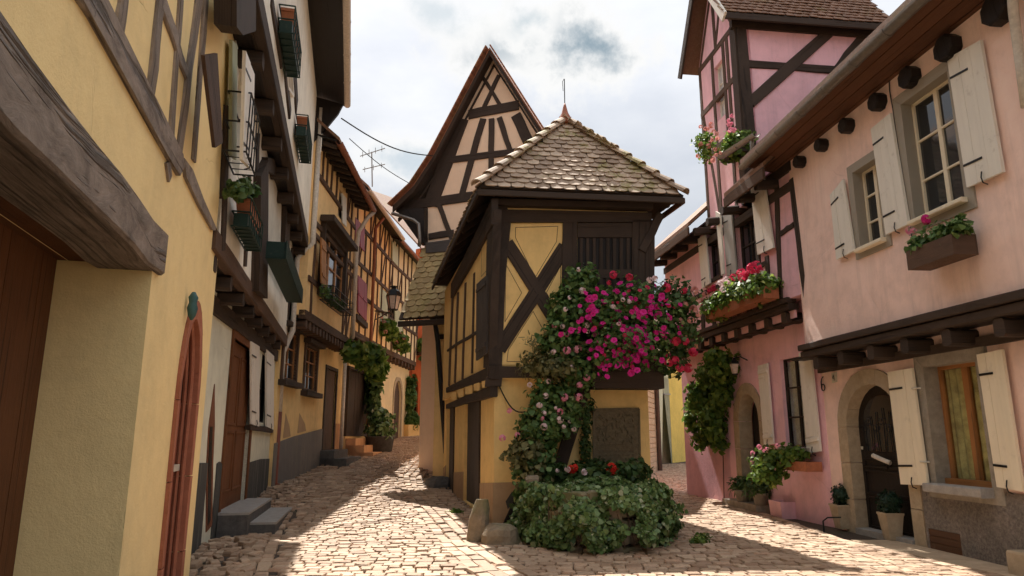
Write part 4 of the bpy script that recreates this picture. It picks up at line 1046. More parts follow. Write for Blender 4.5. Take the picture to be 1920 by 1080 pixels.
    m = MB(); m.prism([w.W(-3, zs + .10, JU - .1), w.W(ub, zs + .10, JU - .1), w.W(ub, gA.z + .02, OG - .06), w.W(-3, gB.z + .02, OG - .06)], (0, 0, .05)); sf = m.build('soffit', 'timber_soffit', T)
    for i in range(4):
        t0, t1 = i / 4 + .01, (i + 1) / 4 - .01; A0_, A1_ = w.W(-3, zs + .10, JU - .1), w.W(-3, gB.z + .02, OG - .06); B0_, B1_ = w.W(ub, zs + .10, JU - .1), w.W(ub, gA.z + .02, OG - .06)
        m = MB(); m.prism([p - V((0, 0, .006)) for p in (A0_.lerp(A1_, t0), B0_.lerp(B1_, t0), B0_.lerp(B1_, t1), A0_.lerp(A1_, t1))], (0, 0, -.018), ax=d); m.build('board', 'timber_soffit', sf)
    for x, y, r in ((1740, 62, 24), (1672, 125, 20), (1615, 180, 17), (1560, 232, 15), (1515, 273, 13), (1476, 309, 12), (1830, -20, 28), (1950, -130, 34)):
        c = w.P(x, y, JU + .3); rr = r / FPX * (c - CAM).length * .88; c = w.W((c - w.a).dot(d), ztop - .02, 0)
        m = MB(); m.hull([[c + w.n * o_ + d * rr * math.cos(a) * k_ + V((0, 0, rr * math.sin(a) * k_)) for a in [math.pi / 8 + math.pi / 4 * i for i in range(8)]] for o_, k_ in ((JU - .1, 1), (JU + .14, 1), (JU + .155, .85))], w.n); m.build('rafter_end', 'timber_black', T)
    # roof slope above
    rp = [w.W(-3, gB.z + .06, OG + .02), w.W(ub + .05, gA.z + .06, OG + .02)]; iv = -w.n * 4.2 + V((0, 0, 3.9))
    m = MB(); m.prism([rp[0], rp[1], rp[1] + iv, rp[0] + iv], (0, 0, .08)); rd = m.build('roof', 'tile_brown', T)
    # cable and white pipe at the right
    m = MB(); m.tube([w.P(1667, 140, JU + .02), w.P(1668, 170, JU + .02), w.P(1676, 215, JU + .02), w.P(1714, 470, JU + .02)], .008, 5); m.build('cable', 'cable', T)
    m = MB(); m.tube([w.P(1895, -60, JU + .35), w.P(1900, 20, JU + .16), w.P(1912, 110, JU + .12), w.P(1924, 200, JU + .12)], .05, 10); m.build('drainpipe', 'pipe_white', T, True)
    # boot hook by the door
    m = MB(); a = gnd(1545, 997); m.tube([a, a + V((0, 0, .16)), a + V((.05, -.06, .22)), a + V((.2, -.2, .24))], .012, 6); tag(m.build('boot_scraper', 'metal_black'), 'bent iron boot scraper rod beside the arched sandstone doorway', 'boot scraper')
salmon_house()

# ---------------------------------------------------------------- pink house with dormer
pink = thing('pink_house', 'pink half-timbered house with tall dormer and jetty beside the salmon house', 'house', R2.W(0, 0))
def pink_house():
    T = pink; w = R2; JU = .32; ln = w.len; uS = w.uz(1553, 850)[0]; u_ = lambda x, y, o=0.: w.uz(x, y, o)
    di = arch(*sorted((u_(1392, 850)[0], u_(1430, 850)[0])), .05, u_(1392, 790)[1], u_(1410, 738)[1]); ia, ib = di[0][0], di[-1][0]
    do = arch(ia - .2, ib + .26, .05, di[1][1], max(p[1] for p in di) + .24)
    q = pq(w, [(1462, 675), (1505, 665), (1510, 835), (1470, 838)]); wl = [(q[0][0], q[0][1]), (q[1][0], q[0][1]), (q[1][0], q[3][1]), (q[0][0], q[3][1])]
    q = pq(w, [(1310, 740), (1328, 738), (1328, 832), (1310, 832)]); w2 = [(q[0][0], q[0][1]), (q[1][0], q[0][1]), (q[1][0], q[3][1]), (q[0][0], q[3][1])]
    zj = u_(1510, 618)[1]; zt = u_(1508, 547, JU)[1]
    us = u_(1365, 800)[0]
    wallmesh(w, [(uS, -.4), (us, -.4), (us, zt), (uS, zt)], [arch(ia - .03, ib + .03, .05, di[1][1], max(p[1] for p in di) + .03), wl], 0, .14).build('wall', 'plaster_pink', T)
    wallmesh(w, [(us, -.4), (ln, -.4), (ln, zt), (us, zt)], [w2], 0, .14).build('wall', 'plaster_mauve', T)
    body(T, 'plaster_pink', w, .02, ln, -.4, 6.2, -.3, 6)
    archring(T, 'door_surround', 'stone_sand', w, di, do, .035, .30)
    d = slab(T, 'door', 'timber_black', w, di, -.28, .05, True); planks(d, w, [(ib - .03, 1.9), (ia + .03, 1.9), (ia + .03, .1), (ib - .03, .1)], -.26, 5, 'timber_black', .02, uzc=True)
    slab(T, 'step', 'stone_grey', w, [(ia - .25, .16), (ib + .4, .16), (ib + .4, -.2), (ia - .25, -.2)], .34, .36, True); 
    window(T, w, wl, -.07, 'timber_dark', .05, 2, 3, 'glass_clear', .03, 'curtain_white', True); window(T, w, w2, -.07, 'timber_dark', .05, 2, 2, 'glass', .03, None, True)
    m = MB(); m.beam(w.W(wl[0][0] + .1, wl[3][1] - .03, .05), w.W(wl[1][0] - .1, wl[3][1] - .03, .05), .06, .18, w.n); m.build('window_sill', 'stone_grey', T)
    shutter(T, w, [(1420, 686), (1438, 681), (1450, 832), (1432, 835)], .08, 'paint_white', 2, (.09, .9)); shutter(T, w, [(1497, 662), (1519, 655), (1538, 846), (1513, 851)], .08, 'paint_white', 2, (.09, .88))
    shutter(T, w, [(1330, 740), (1345, 738), (1345, 838), (1330, 838)], .07, 'paint_grey', 2, None, hook=False)
    # house number 6 in wrought iron
    m = MB(); c = w.P(1543, 722, .02); e = -w.d
    pts = [c + e * (.05 * math.cos(a)) + V((0, 0, .055 * math.sin(a) - .03)) for a in [i * .5 for i in range(14)]] ; pts += [c + e * -.045 + V((0, 0, .05)), c + e * -.02 + V((0, 0, .12)), c + e * .03 + V((0, 0, .15))]
    m = MB(); m.tube([c + e * (-.05 * math.cos(a)) + V((0, 0, .055 * math.sin(a) - .04)) for a in [i * .45 for i in range(15)]], .010, 6)
    m.tube([c + e * -.05 + V((0, 0, -.04)), c + e * -.045 + V((0, 0, .05)), c + e * -.02 + V((0, 0, .11)), c + e * .03 + V((0, 0, .14))], .010, 6); m.build('house_number', 'metal_black', T)
    # jetty
    for o_, h0, h1 in ((.08, 0, .09), (.04, .10, .22)):
        m = MB(); m.beam(w.W(-.02, zt - (h0 + h1) / 2, JU + o_ - .1), w.W(ln, zt - (h0 + h1) / 2, JU + o_ - .1), h1 - h0, .2, w.n, jit=.005, seg=8); m.build('jetty_beam', 'timber_dark', T)
    for k in range(10):
        uu = .25 + k * .66; m = MB(); m.beam(w.W(uu, zt - .33, JU), w.W(uu, zt - .33, -.1), .18, .2, V((0, 0, 1)), ch=.03); m.build('joist', 'timber_dark', T)
    slab(T, 'joist_infill', 'plaster_pink', w, [(0, zt - .22), (ln, zt - .22), (ln, zt - .36), (0, zt - .36)], JU - .08, .04, True)
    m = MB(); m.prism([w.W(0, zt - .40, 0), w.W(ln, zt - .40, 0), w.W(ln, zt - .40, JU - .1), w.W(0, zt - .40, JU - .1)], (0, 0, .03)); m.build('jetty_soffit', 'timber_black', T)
    # upper storey, reaching a little past the lower wall towards the salmon house
    u0 = R2.uz(1496, 450, JU)[0] - .03
    ze = u_(1478, 318, JU)[1]
    zw = u_(1480, 345, JU)[1]
    f = lambda Q: pq(w, Q, JU)
    def rc(Q): q = f(Q); a = sum((q[0][0], q[3][0])) / 2; b = sum((q[1][0], q[2][0])) / 2; c = sum((q[0][1], q[1][1])) / 2; e_ = sum((q[2][1], q[3][1])) / 2; return [(a, c), (b, c), (b, e_), (a, e_)]
    wn = [rc([(1372, 385), (1412, 360), (1424, 488), (1388, 505)]), rc([(1324, 430), (1345, 418), (1352, 515), (1330, 525)])]
    wallmesh(w, [(u0, zt - .02), (ln, zt - .02), (ln, ze + .2), (u0, ze + .2)], wn, JU, .15).build('wall', 'plaster_pink', T)
    window(T, w, wn[0], JU - .1, 'timber_dark', .06, 2, 3, 'glass', .03, None, True); window(T, w, wn[1], JU - .1, 'timber_dark', .06, 2, 3, 'glass', .03, None, True)
    for q in wn: ring4(T, 'window_surround', 'timber_dark', w, q, .09, JU + .03, .08)
    o = JU + .03
    for q in ((1483, 335, 1510, 560, 10), (1454, 350, 1462, 560, 7), (1432, 350, 1436, 370, 6), (1436, 480, 1442, 565, 7), (1398, 525, 1404, 585, 8), (1378, 535, 1384, 590, 7), (1352, 540, 1358, 602, 7), (1335, 555, 1338, 610, 6),
              (1462, 437, 1486, 422, 9), (1300, 560, 1440, 490, 8), (1316, 560, 1318, 640, 6)): tb(T, w, q, o, .1)
    tb(T, w, [(u0, zw + .02), (ln, zw + .02), (ln, zw - .14), (u0, zw - .14)], o + .01, .12, uzc=True); tb(T, w, [(u0, ze + .12), (ln, ze + .12), (ln, ze - .06), (u0, ze - .06)], o + .02, .14, uzc=True)
    for k in range(9):
        uu = .1 + k * .76; m = MB(); m.beam(w.W(uu, ze - .16, JU + .42), w.W(uu, ze - .1, JU - .1), .15, .17, V((0, 0, 1)), ch=.03); m.build('rafter_end', 'timber_dark', T)
    shutter(T, w, [(1407, 350), (1431, 332), (1450, 464), (1420, 478)], JU + .09, 'paint_white', 2, None); shutter(T, w, [(1354, 400), (1370, 391), (1381, 511), (1363, 518)], JU + .09, 'paint_grey', 2, None)
    shutter(T, w, [(1341, 396), (1350, 401), (1357, 513), (1352, 517)], JU + .16, 'paint_white', 1, None, hook=False); shutter(T, w, [(1308, 448), (1322, 440), (1331, 531), (1316, 541)], JU + .09, 'paint_white', 2, None)
    # main roof behind the dormer, eave with gutter
    OG = JU + .55; zgut = ze + .10
    # (built after the dormer outline is known)
    # dormer: gable to the street, cheek towards the viewer
    cu, cz = u_(1402, 300, JU); c_top = u_(1396, 24, JU)[1]
    ul = u_(1322, 250, JU)[0]; ap_u = (cu + ul) / 2; ap_z = c_top + (ul - cu) * .95
    z0 = ze - .1
    for ua, ub_, oo in ((u0, cu + .02, OG), (ul - .02, ln + .3, OG), (u0, ln + .3, -.3)):
        k_ = (OG - oo) * .9; iv = -w.n * 3.6 + V((0, 0, 3.24)); a, b = w.W(ua, ze - .02 + k_, oo), w.W(ub_, ze - .02 + k_, oo)
        if oo > 0: iv = -w.n * (OG + .3) + V((0, 0, (OG + .3) * .9))
        m = MB(); m.prism([a, b, b + iv, a + iv], (0, 0, .08)); m.build('roof', 'tile_brown', T)
        if oo > 0: m = MB(); m.prism([p - V((0, 0, .03)) for p in (a, b, b + iv, a + iv)], (0, 0, .026)); m.build('roof_boards', 'timber_dark', T)
        if oo > 0: m = MB(); m.beam(a - V((0, 0, .13)) + w.n * .0, b - V((0, 0, .13)), .2, .05, w.n); m.build('fascia', 'timber_brown', T)
    q = rc([(1342, 130), (1358, 112), (1366, 212), (1352, 228)])
    wallmesh(w, [(cu, z0), (ul, z0), (ul, c_top), (ap_u, ap_z), (cu, c_top)], [q], JU + .06, .12).build('wall', 'plaster_pink', T)
    window(T, w, q, JU - .02, 'paint_white', .05, 2, 3, 'curtain_white', .025, None, True)
    o = JU + .085
    zr1, zr2 = z0 + (c_top - z0) * .42, z0 + (c_top - z0) * .70
    for z_ in (zr1, zr2, c_top - .06): m = MB(); m.beam(w.W(cu, z_, o - .04), w.W(ul, z_, o - .04), .14, .08, w.n, jit=.006, seg=4); m.build('beam', 'timber_brown', T)
    for uu, za_, zb_ in ((ul - .08, z0, c_top), (cu + (ul - cu) * .25, z0, zr1), (cu + (ul - cu) * .22, zr1, c_top), (q[1][0] - .08, zr1, c_top), (q[0][0] + .08, zr1, c_top), (cu + (ul - cu) * .62, z0, zr1), (ap_u, c_top, ap_z - .1)):
        m = MB(); m.beam(w.W(uu, za_, o - .045), w.W(uu + random.uniform(-.05, .05), zb_, o - .045), .13, .08, w.n, jit=.006, seg=3); m.build('beam', 'timber_brown', T)
    for p_, q_ in (((cu + .1, c_top), (ap_u - .1, ap_z - .5)), ((ul - .1, c_top), (ap_u + .1, ap_z - .5)), ((ul - .1, zr2), (ul - (ul - cu) * .35, z0)), ((cu + (ul - cu) * .5, c_top), (cu + (ul - cu) * .3, ap_z - .9))):
        m = MB(); m.beam(w.W(*p_, o - .05), w.W(*q_, o - .05), .12, .07, w.n, jit=.006, seg=3); m.build('beam', 'timber_brown', T)
    tb(T, w, [(cu + .22, z0), (cu - .02, z0), (cu - .02, c_top), (cu + .22, c_top)], o + .01, .12, uzc=True)
    ck = Wall(w.W(cu, 0, JU + .06), w.W(cu, 0, JU + .06) - w.n * 4.0); CK = lambda x, y: ck.uz(x, y)
    wallmesh(ck, [(0, z0), (4, z0), (4, c_top), (0, c_top)], [], 0).build('wall', 'plaster_pink', T)
    zm = ck.uz(1480, 126)[1]; zd = ck.uz(1425, 195)[1]; ud = ck.uz(1545, 68)[0]
    for p_, q_, wd_, o_ in (((.2, zm), (3.4, zm), .17, .035), ((.2, zd), (ud + .1, c_top - .1), .24, .045), ((ud + .9, c_top - .1), (ud + .1, zm - .1), .16, .03)):
        m = MB(); m.beam(ck.W(*p_, o_ - .05), ck.W(*q_, o_ - .05), wd_, .1, ck.n, jit=.01, seg=4); m.build('beam', 'timber_dark', T)
    tb(T, ck, [(0, z0), (.26, z0), (.22, c_top), (0, c_top)], .05, .1, uzc=True); tb(T, ck, [(-.1, c_top + .02), (4, c_top + .02), (4, c_top - .16), (-.1, c_top - .16)], .06, .12, uzc=True)
    # dormer roof, both slopes with single tiles on the near one
    ov = .30; e0 = ck.W(-.35, c_top + .02, ov); e1 = ck.W(3.5, c_top + .02, ov); r0 = w.W(ap_u, ap_z + .1, JU + .45); r1 = r0 - w.n * 4.4
    x = (e1 - e0).normalized(); up = (r0 - e0) - x * (r0 - e0).dot(x); hgt = up.length; up.normalize(); z = x.cross(up)
    if z.z < 0: z = -z
    m = MB(); m.prism([e0, e1, e1 + up * hgt, e0 + up * hgt], -z * .07); rr = m.build('dormer_roof', 'timber_dark', T)
    tile_field(rr, 'tile_brown', [(0, 0), (3.85, 0), (3.85, hgt), (0, hgt)], e0, x, up, .18, .15, .32, True, 290)
    f0 = e0 + w.d * (2 * (ap_u - cu) + 2 * ov); f1 = e1 + w.d * (2 * (ap_u - cu) + 2 * ov)
    m = MB(); m.prism([f0, f1, e1 + up * hgt, e0 + up * hgt], V((0, 0, .07))); m.build('dormer_roof', 'tile_brown', T)
    m = MB(); m.beam(e0 - V((0, 0, .09)), e1 - V((0, 0, .09)), .15, .06, ck.n); m.build('fascia', 'timber_dark', T)
    tp = e0 + up * hgt
    for a, b, nm in ((e0, tp, 'paint_white'), (tp, f0, 'timber_dark')):
        m = MB(); dd = (b - a).normalized(); m.beam(a - V((0, 0, .12)) + w.n * .02, b - V((0, 0, .12)) + w.n * .02, .22, .05, w.n); m.build('verge_board', nm, T)
    # small gutter at the foot of the dormer
    gutter_mesh(w.P(1418, 250, JU + .5), w.P(1352, 292, JU + .5), .08, 'metal_zinc', T, seams=2)
    m = MB(); m.tube([w.P(1409, 258, JU + .5), w.P(1411, 290, JU + .45), w.P(1402, 310, JU + .3)], .04, 8); m.build('downspout', 'metal_zinc', T, True)
pink_house()

# ---------------------------------------------------------------- houses at the end of the right lane
def lane_house(name, label, a, b, h, mat, det):
    w = Wall(a, b); T = thing(name, label, 'house', w.W(0, 0)); holes = [pq(w, q) for q in det]
    wallmesh(w, [(0, -.4), (w.len, -.4), (w.len, h), (0, h)], holes, 0, .15).build('wall', mat, T)
    for q in holes: window(T, w, q, -.1, 'paint_grey', .05, 2, 2, 'glass', .03, None, True); slab(T, 'window_sill', 'stone_step', w, [(q[3][0] - .06, q[3][1]), (q[2][0] + .06, q[2][1]), (q[2][0] + .06, q[2][1] - .07), (q[3][0] - .06, q[3][1] - .07)], .06, .08, True)
    body(T, mat, w, 0, w.len, -.4, h, -.05, 5)
    A, B = w.W(-.1, h, .4), w.W(w.len + .1, h, .4); iv = -w.n * 3 + V((0, 0, 2.6)); m = MB(); m.prism([A, B, B + iv, A + iv], (0, 0, .1)); m.build('roof', 'tile_brown', T)
    return T, w
sh, sw = lane_house('stone_house', 'rubble stone house wall at the bend of the right lane', (4.3, 24.6), (6.5, 31.4), 5.2, 'stone_rubble', [])
def rubble():
    rr = random.Random(5); z = -.1; me = []
    m0 = MB(); stone_shape(m0, V((0, 0, 0)), V((1, 0, 0)), V((0, 1, 0)), 1, 1, 1, 0.)
    ms = bpy.data.meshes.new('stone'); ms.from_pydata(m0.v, [], m0.f); at = ms.attributes.new('rnd', 'FLOAT', 'FACE'); at.data.foreach_set('value', m0.r); ms.materials.append(MATS['stone_rubble'])
    n = 0
    while z < 4.2:
        h = rr.uniform(.16, .27); u = rr.uniform(0, .2)
        while u < sw.len:
            l = rr.uniform(.28, .55)
            if n < 290: inst('stone', ms, sh, basis(sw.W(u + l / 2, z + h / 2, 0), sw.d * l * .94, V((0, 0, 1)) * h * .92, sw.n * .035)); n += 1
            u += l
        z += h
rubble()
m = MB(); p = sw.P(1230, 700, .15); q = sw.P(1226, 880, .15); m.tube([V((p.x, p.y, 4.5)), V((p.x, p.y, 0))], .10, 8); tag(m.build('timber_post', 'timber_brown'), 'old wooden post against the stone house at the lane bend', 'post')
lane_house('cream_house', 'pale cream house with small window further along the right lane', (6.6, 31.6), (8.6, 38.4), 6.0, 'plaster_pale', [[(1243, 705), (1256, 712), (1258, 738), (1245, 738)]])
lane_house('yellow_lane_house', 'bright yellow house closing the right lane', (8.7, 38.7), (12.5, 45.5), 6.5, 'plaster_sun', [])
# ---------------------------------------------------------------- left row of houses
def roof_slope(T, w, u0, u1, z, off, mat='tile_brown', run=4.5, rise=4.2):
    a, b = w.W(u0, z, off), w.W(u1, z, off); iv = -w.n * run + V((0, 0, rise)); m = MB(); m.prism([a, b, b + iv, a + iv], (0, 0, .09)); return m.build('roof', mat, T)
def basket(T, w, x0, y0, x1, y1, off, h, dep=.24, pot=True, name='basket', label=None, mat='paint_green', solid=False, cat='planter', potf=.5):
    """wire flower basket hung on a window: far/near ends at two pixels of its top rim"""
    a, b = w.P(x0, y0, off), w.P(x1, y1, off); b.z = a.z; d = b - a; L_ = d.length
    if label: T = thing(name, label, cat, a.lerp(b, .5) - V((0, 0, h)))
    m = MB(); n = w.n; up = V((0, 0, 1))
    if not solid:
        for z_ in (0, -h * .5, -h): 
            q = [a + up * z_, b + up * z_, b + n * dep + up * z_, a + n * dep + up * z_]
            for i in range(4): m.tube([q[i], q[(i + 1) % 4]], .011, 5)
        for i in range(max(3, int(L_ / .16)) + 1):
            p = a.lerp(b, i / max(3, int(L_ / .16))); m.tube([p + n * dep, p + n * dep - up * h, p - up * h], .008, 5)
        m.build('wire_frame', mat, T)
        if pot: mm = MB(); mm.prism([a - up * h * .98 + n * .02, b - up * h * .98 + n * .02, b + n * (dep - .02) - up * h * .98, a + n * (dep - .02) - up * h * .98], up * h * .42); mm.build('liner', 'paint_green', T)
    else:
        m.prism([a - up * h, b - up * h, b + n * dep - up * h, a + n * dep - up * h], up * .03); m.build('tray', mat, T)
        k = max(4, int(L_ / .11))
        for i in range(k + 1):
            p = a.lerp(b, i / k) + n * dep; mm = MB(); mm.beam(p - up * h, p + up * .02, .07, .02, n, ch=.003); mm.build('paling', mat, T)
        mm = MB(); mm.prism([a - up * h * .95, a + n * dep - up * h * .95, a + n * dep, a], d.normalized() * .02); mm.build('end_board', mat, T)
    if pot:
        m = MB(); c = a.lerp(b, .5) - up * h * potf + n * dep * .5; e = d.normalized(); l = L_ * .42
        m.hull([[c + e * sx * l * k + n * sy * dep * .42 * k + up * z_ for sx, sy in ((-1, -1), (1, -1), (1, 1), (-1, 1))] for k, z_ in ((.85, 0), (1, h * .42), (1.05, h * .42), (1.05, h * .52), (.95, h * .52))], e)
        m.build('pot', 'terracotta', T); m = MB()
    return T
def framing(T, w, J, z0, z1, u0, u1, rails, step, mat='timber_brown', th=.09, braces=True, skip=()):
    rr = random.Random(int(u1 * 100)); hs = [z0] + list(rails) + [z1]
    for z in rails: m = MB(); m.beam(w.W(u0, z, J - .03), w.W(u1, z, J - .03), .13, .11, w.n, jit=.008, seg=6); m.build('beam', mat, T)
    for a, b in zip(hs[:-1], hs[1:]):
        u = u0 + step * rr.uniform(.3, .8)
        while u < u1:
            lean = rr.uniform(-.06, .06)
            if not any(s0 < u < s1 and a < t1 and b > t0 for s0, s1, t0, t1 in skip):
                m = MB(); m.beam(w.W(u, a, J - .035), w.W(u + lean, b, J - .035), th, .1, w.n, jit=.008, seg=3); m.build('beam', mat, T)
                if braces and rr.random() < .3: m = MB(); m.beam(w.W(u + .08, a, J - .04), w.W(u + step * .8, b, J - .04), th * .8, .09, w.n, jit=.006, seg=3); m.build('beam', mat, T)
            u += step * rr.uniform(.8, 1.2)
# --- yellow house with the gate
yellow = thing('yellow_house', 'yellow plastered house with massive gate lintel and red pointed doorway at left', 'house', L1.W(4, 0))
def yellow_house():
    T = yellow; w = L1; u_ = lambda x, y, o=0.: w.uz(x, y, o); ln = w.len
    ur = u_(280, 560)[0]; zl = u_(290, 500)[1]; ul = .6
    gate = [(ul, zl), (ur, zl), (ur, -.3), (ul, -.3)]
    dz = u_(359, 566)[1]; da, db = u_(303, 1000)[0], u_(366, 760)[0]
    dz_s = u_(312, 745)[1]
    pa = arch(da + .07, db - .12, -.3, dz_s, dz - .14, 16); po = arch(da - .02, db + .02, -.3, dz_s, dz + .05, 16)
    wallmesh(w, [(0, -.35), (ul, -.34), (ul, zl), (ur, zl), (ur, -.35), (ln, -.35), (ln, 8.3), (0, 8.3)], [arch(da + .05, db - .10, -.3, dz_s, dz - .11, 16)], 0, .16, .6).build('wall', 'plaster_yellow', T)
    body(T, 'plaster_yellow', w, 0, ln, -.3, 8.3, -.6, 6)
    roof_slope(T, w, -1, ln + .2, 8.2, .7)
    # gate recess: inner jamb, boarded soffit, planked gate
    dep = .62
    m = MB(); m.prism([w.W(ul, zl + .02, -.05), w.W(ur, zl + .02, -.05), w.W(ur, zl + .02, -dep - .2), w.W(ul, zl + .02, -dep - .2)], (0, 0, .05)); sf = m.build('soffit', 'timber_red', T)
    for i in range(4):
        o0, o1 = -.05 - i * .17, -.05 - (i + 1) * .17 + .01; m = MB(); m.prism([w.W(ul, zl + .018, o0), w.W(ur, zl + .018, o0), w.W(ur, zl + .018, o1), w.W(ul, zl + .018, o1)], (0, 0, -.02), ax=w.d); m.build('board', 'timber_gate', sf)
    m = MB(); m.prism([w.W(ur + .001, zl, -.59), w.W(ur + .001, -.3, -.59), w.W(ur + .001, -.3, -dep - .3), w.W(ur + .001, zl, -dep - .3)], w.d * .2); m.build('jamb', 'plaster_yellow', T)
    gt = thing_part(T, 'gate'); planks(gt, w, [(ul, zl), (ur - .0, zl), (ur - .0, -.2), (ul, -.2)], -dep, 22, 'timber_gate', .05, gap=.004, uzc=True)
    # lintel: a huge hewn beam
    a, b = u_(0, 130), u_(300, 472); zc = zl + (u_(300, 440)[1] - u_(298, 503)[1]) * .5
    m = MB(); hh = u_(300, 440)[1] - u_(298, 503)[1] + .08
    m.beam(w.W(.2, zc + .04, -.17), w.W(u_(301, 470)[0], zc, -.17), hh * 1.25, .42, w.n, ch=.02, jit=.012, seg=14, wb=hh); m.build('lintel', 'timber_grey', T)
    # sill beam, posts, braces of the upper floor
    o = .035
    zs = u_(250, 130)[1]
    tb(T, w, [(157, 0), (204, 0), (344, 289), (347, 312), (338, 330), (317, 294)], o, .12, 'timber_grey'); tb(T, w, (181, 0, 60, -220, 46, 80), o - .004, .12, 'timber_grey')
    tb(T, w, [(346, 296), (362, 318), (382, 372), (408, 432), (400, 432), (374, 384), (350, 332)], o - .006, .12, 'timber_grey')
    for q in ((229, 52, 238, -20, 13), (287, 172, 308, -20, 12), (301, -20, 354, 143, 15, 9), (324, 252, 344, -20, 6), (340, 278, 378, -20, 9, 11), (366, 302, 390, -20, 6, 7)): tb(T, w, q, o - .01, .1, 'timber_grey')
    tb(T, w, [(313, 306), (320, 302), (323, 330), (318, 342)], .02, .05, 'timber_grey', 'peg')
    # sandstone doorway and red door
    archring(T, 'door_surround', 'stone_red', w, pa, po, .03, .15)
    d = slab(T, 'door', 'paint_redbrown', w, pa, -.11, .05, True); slab(d, 'handle', 'enamel', w, [(da + .55, 1.22), (da + .85, 1.22), (da + .85, 1.16), (da + .55, 1.16)], -.06, .03, True)
    uu = (da + db) / 2; planks(d, w, [(da + .16, dz_s), (db - .2, dz_s), (db - .2, -.2), (da + .16, -.2)], -.098, 5, 'paint_redbrown', .012, uzc=True)
    m = MB(); 
    for o_ in (-.03, -.08): 
        q = [(u, z) for u, z in arch(da + .13, db - .155, -.3, dz_s, dz - .155, 16)]; 
        for p0, p1 in zip(q[:-1], q[1:]): m.tube([w.W(*p0, o_), w.W(*p1, o_)], .022, 6)
    m.build('moulding', 'stone_red', T)
    m = MB(); c = w.P(361, 576, .06); m.lathe(c - V((0, 0, .16)), [(.01, .04), (.035, .08), (.05, .15), (.035, .20), (.045, .25), (.015, .30)], 8); m.build('keystone_ornament', 'verdigris', T, True)
    # brown shutter flap and wires near the top
    tb(T, w, [(384, 104), (408, 100), (418, 268), (404, 277)], .22, .03, 'timber_brown', 'shutter'); pass
yellow_house()
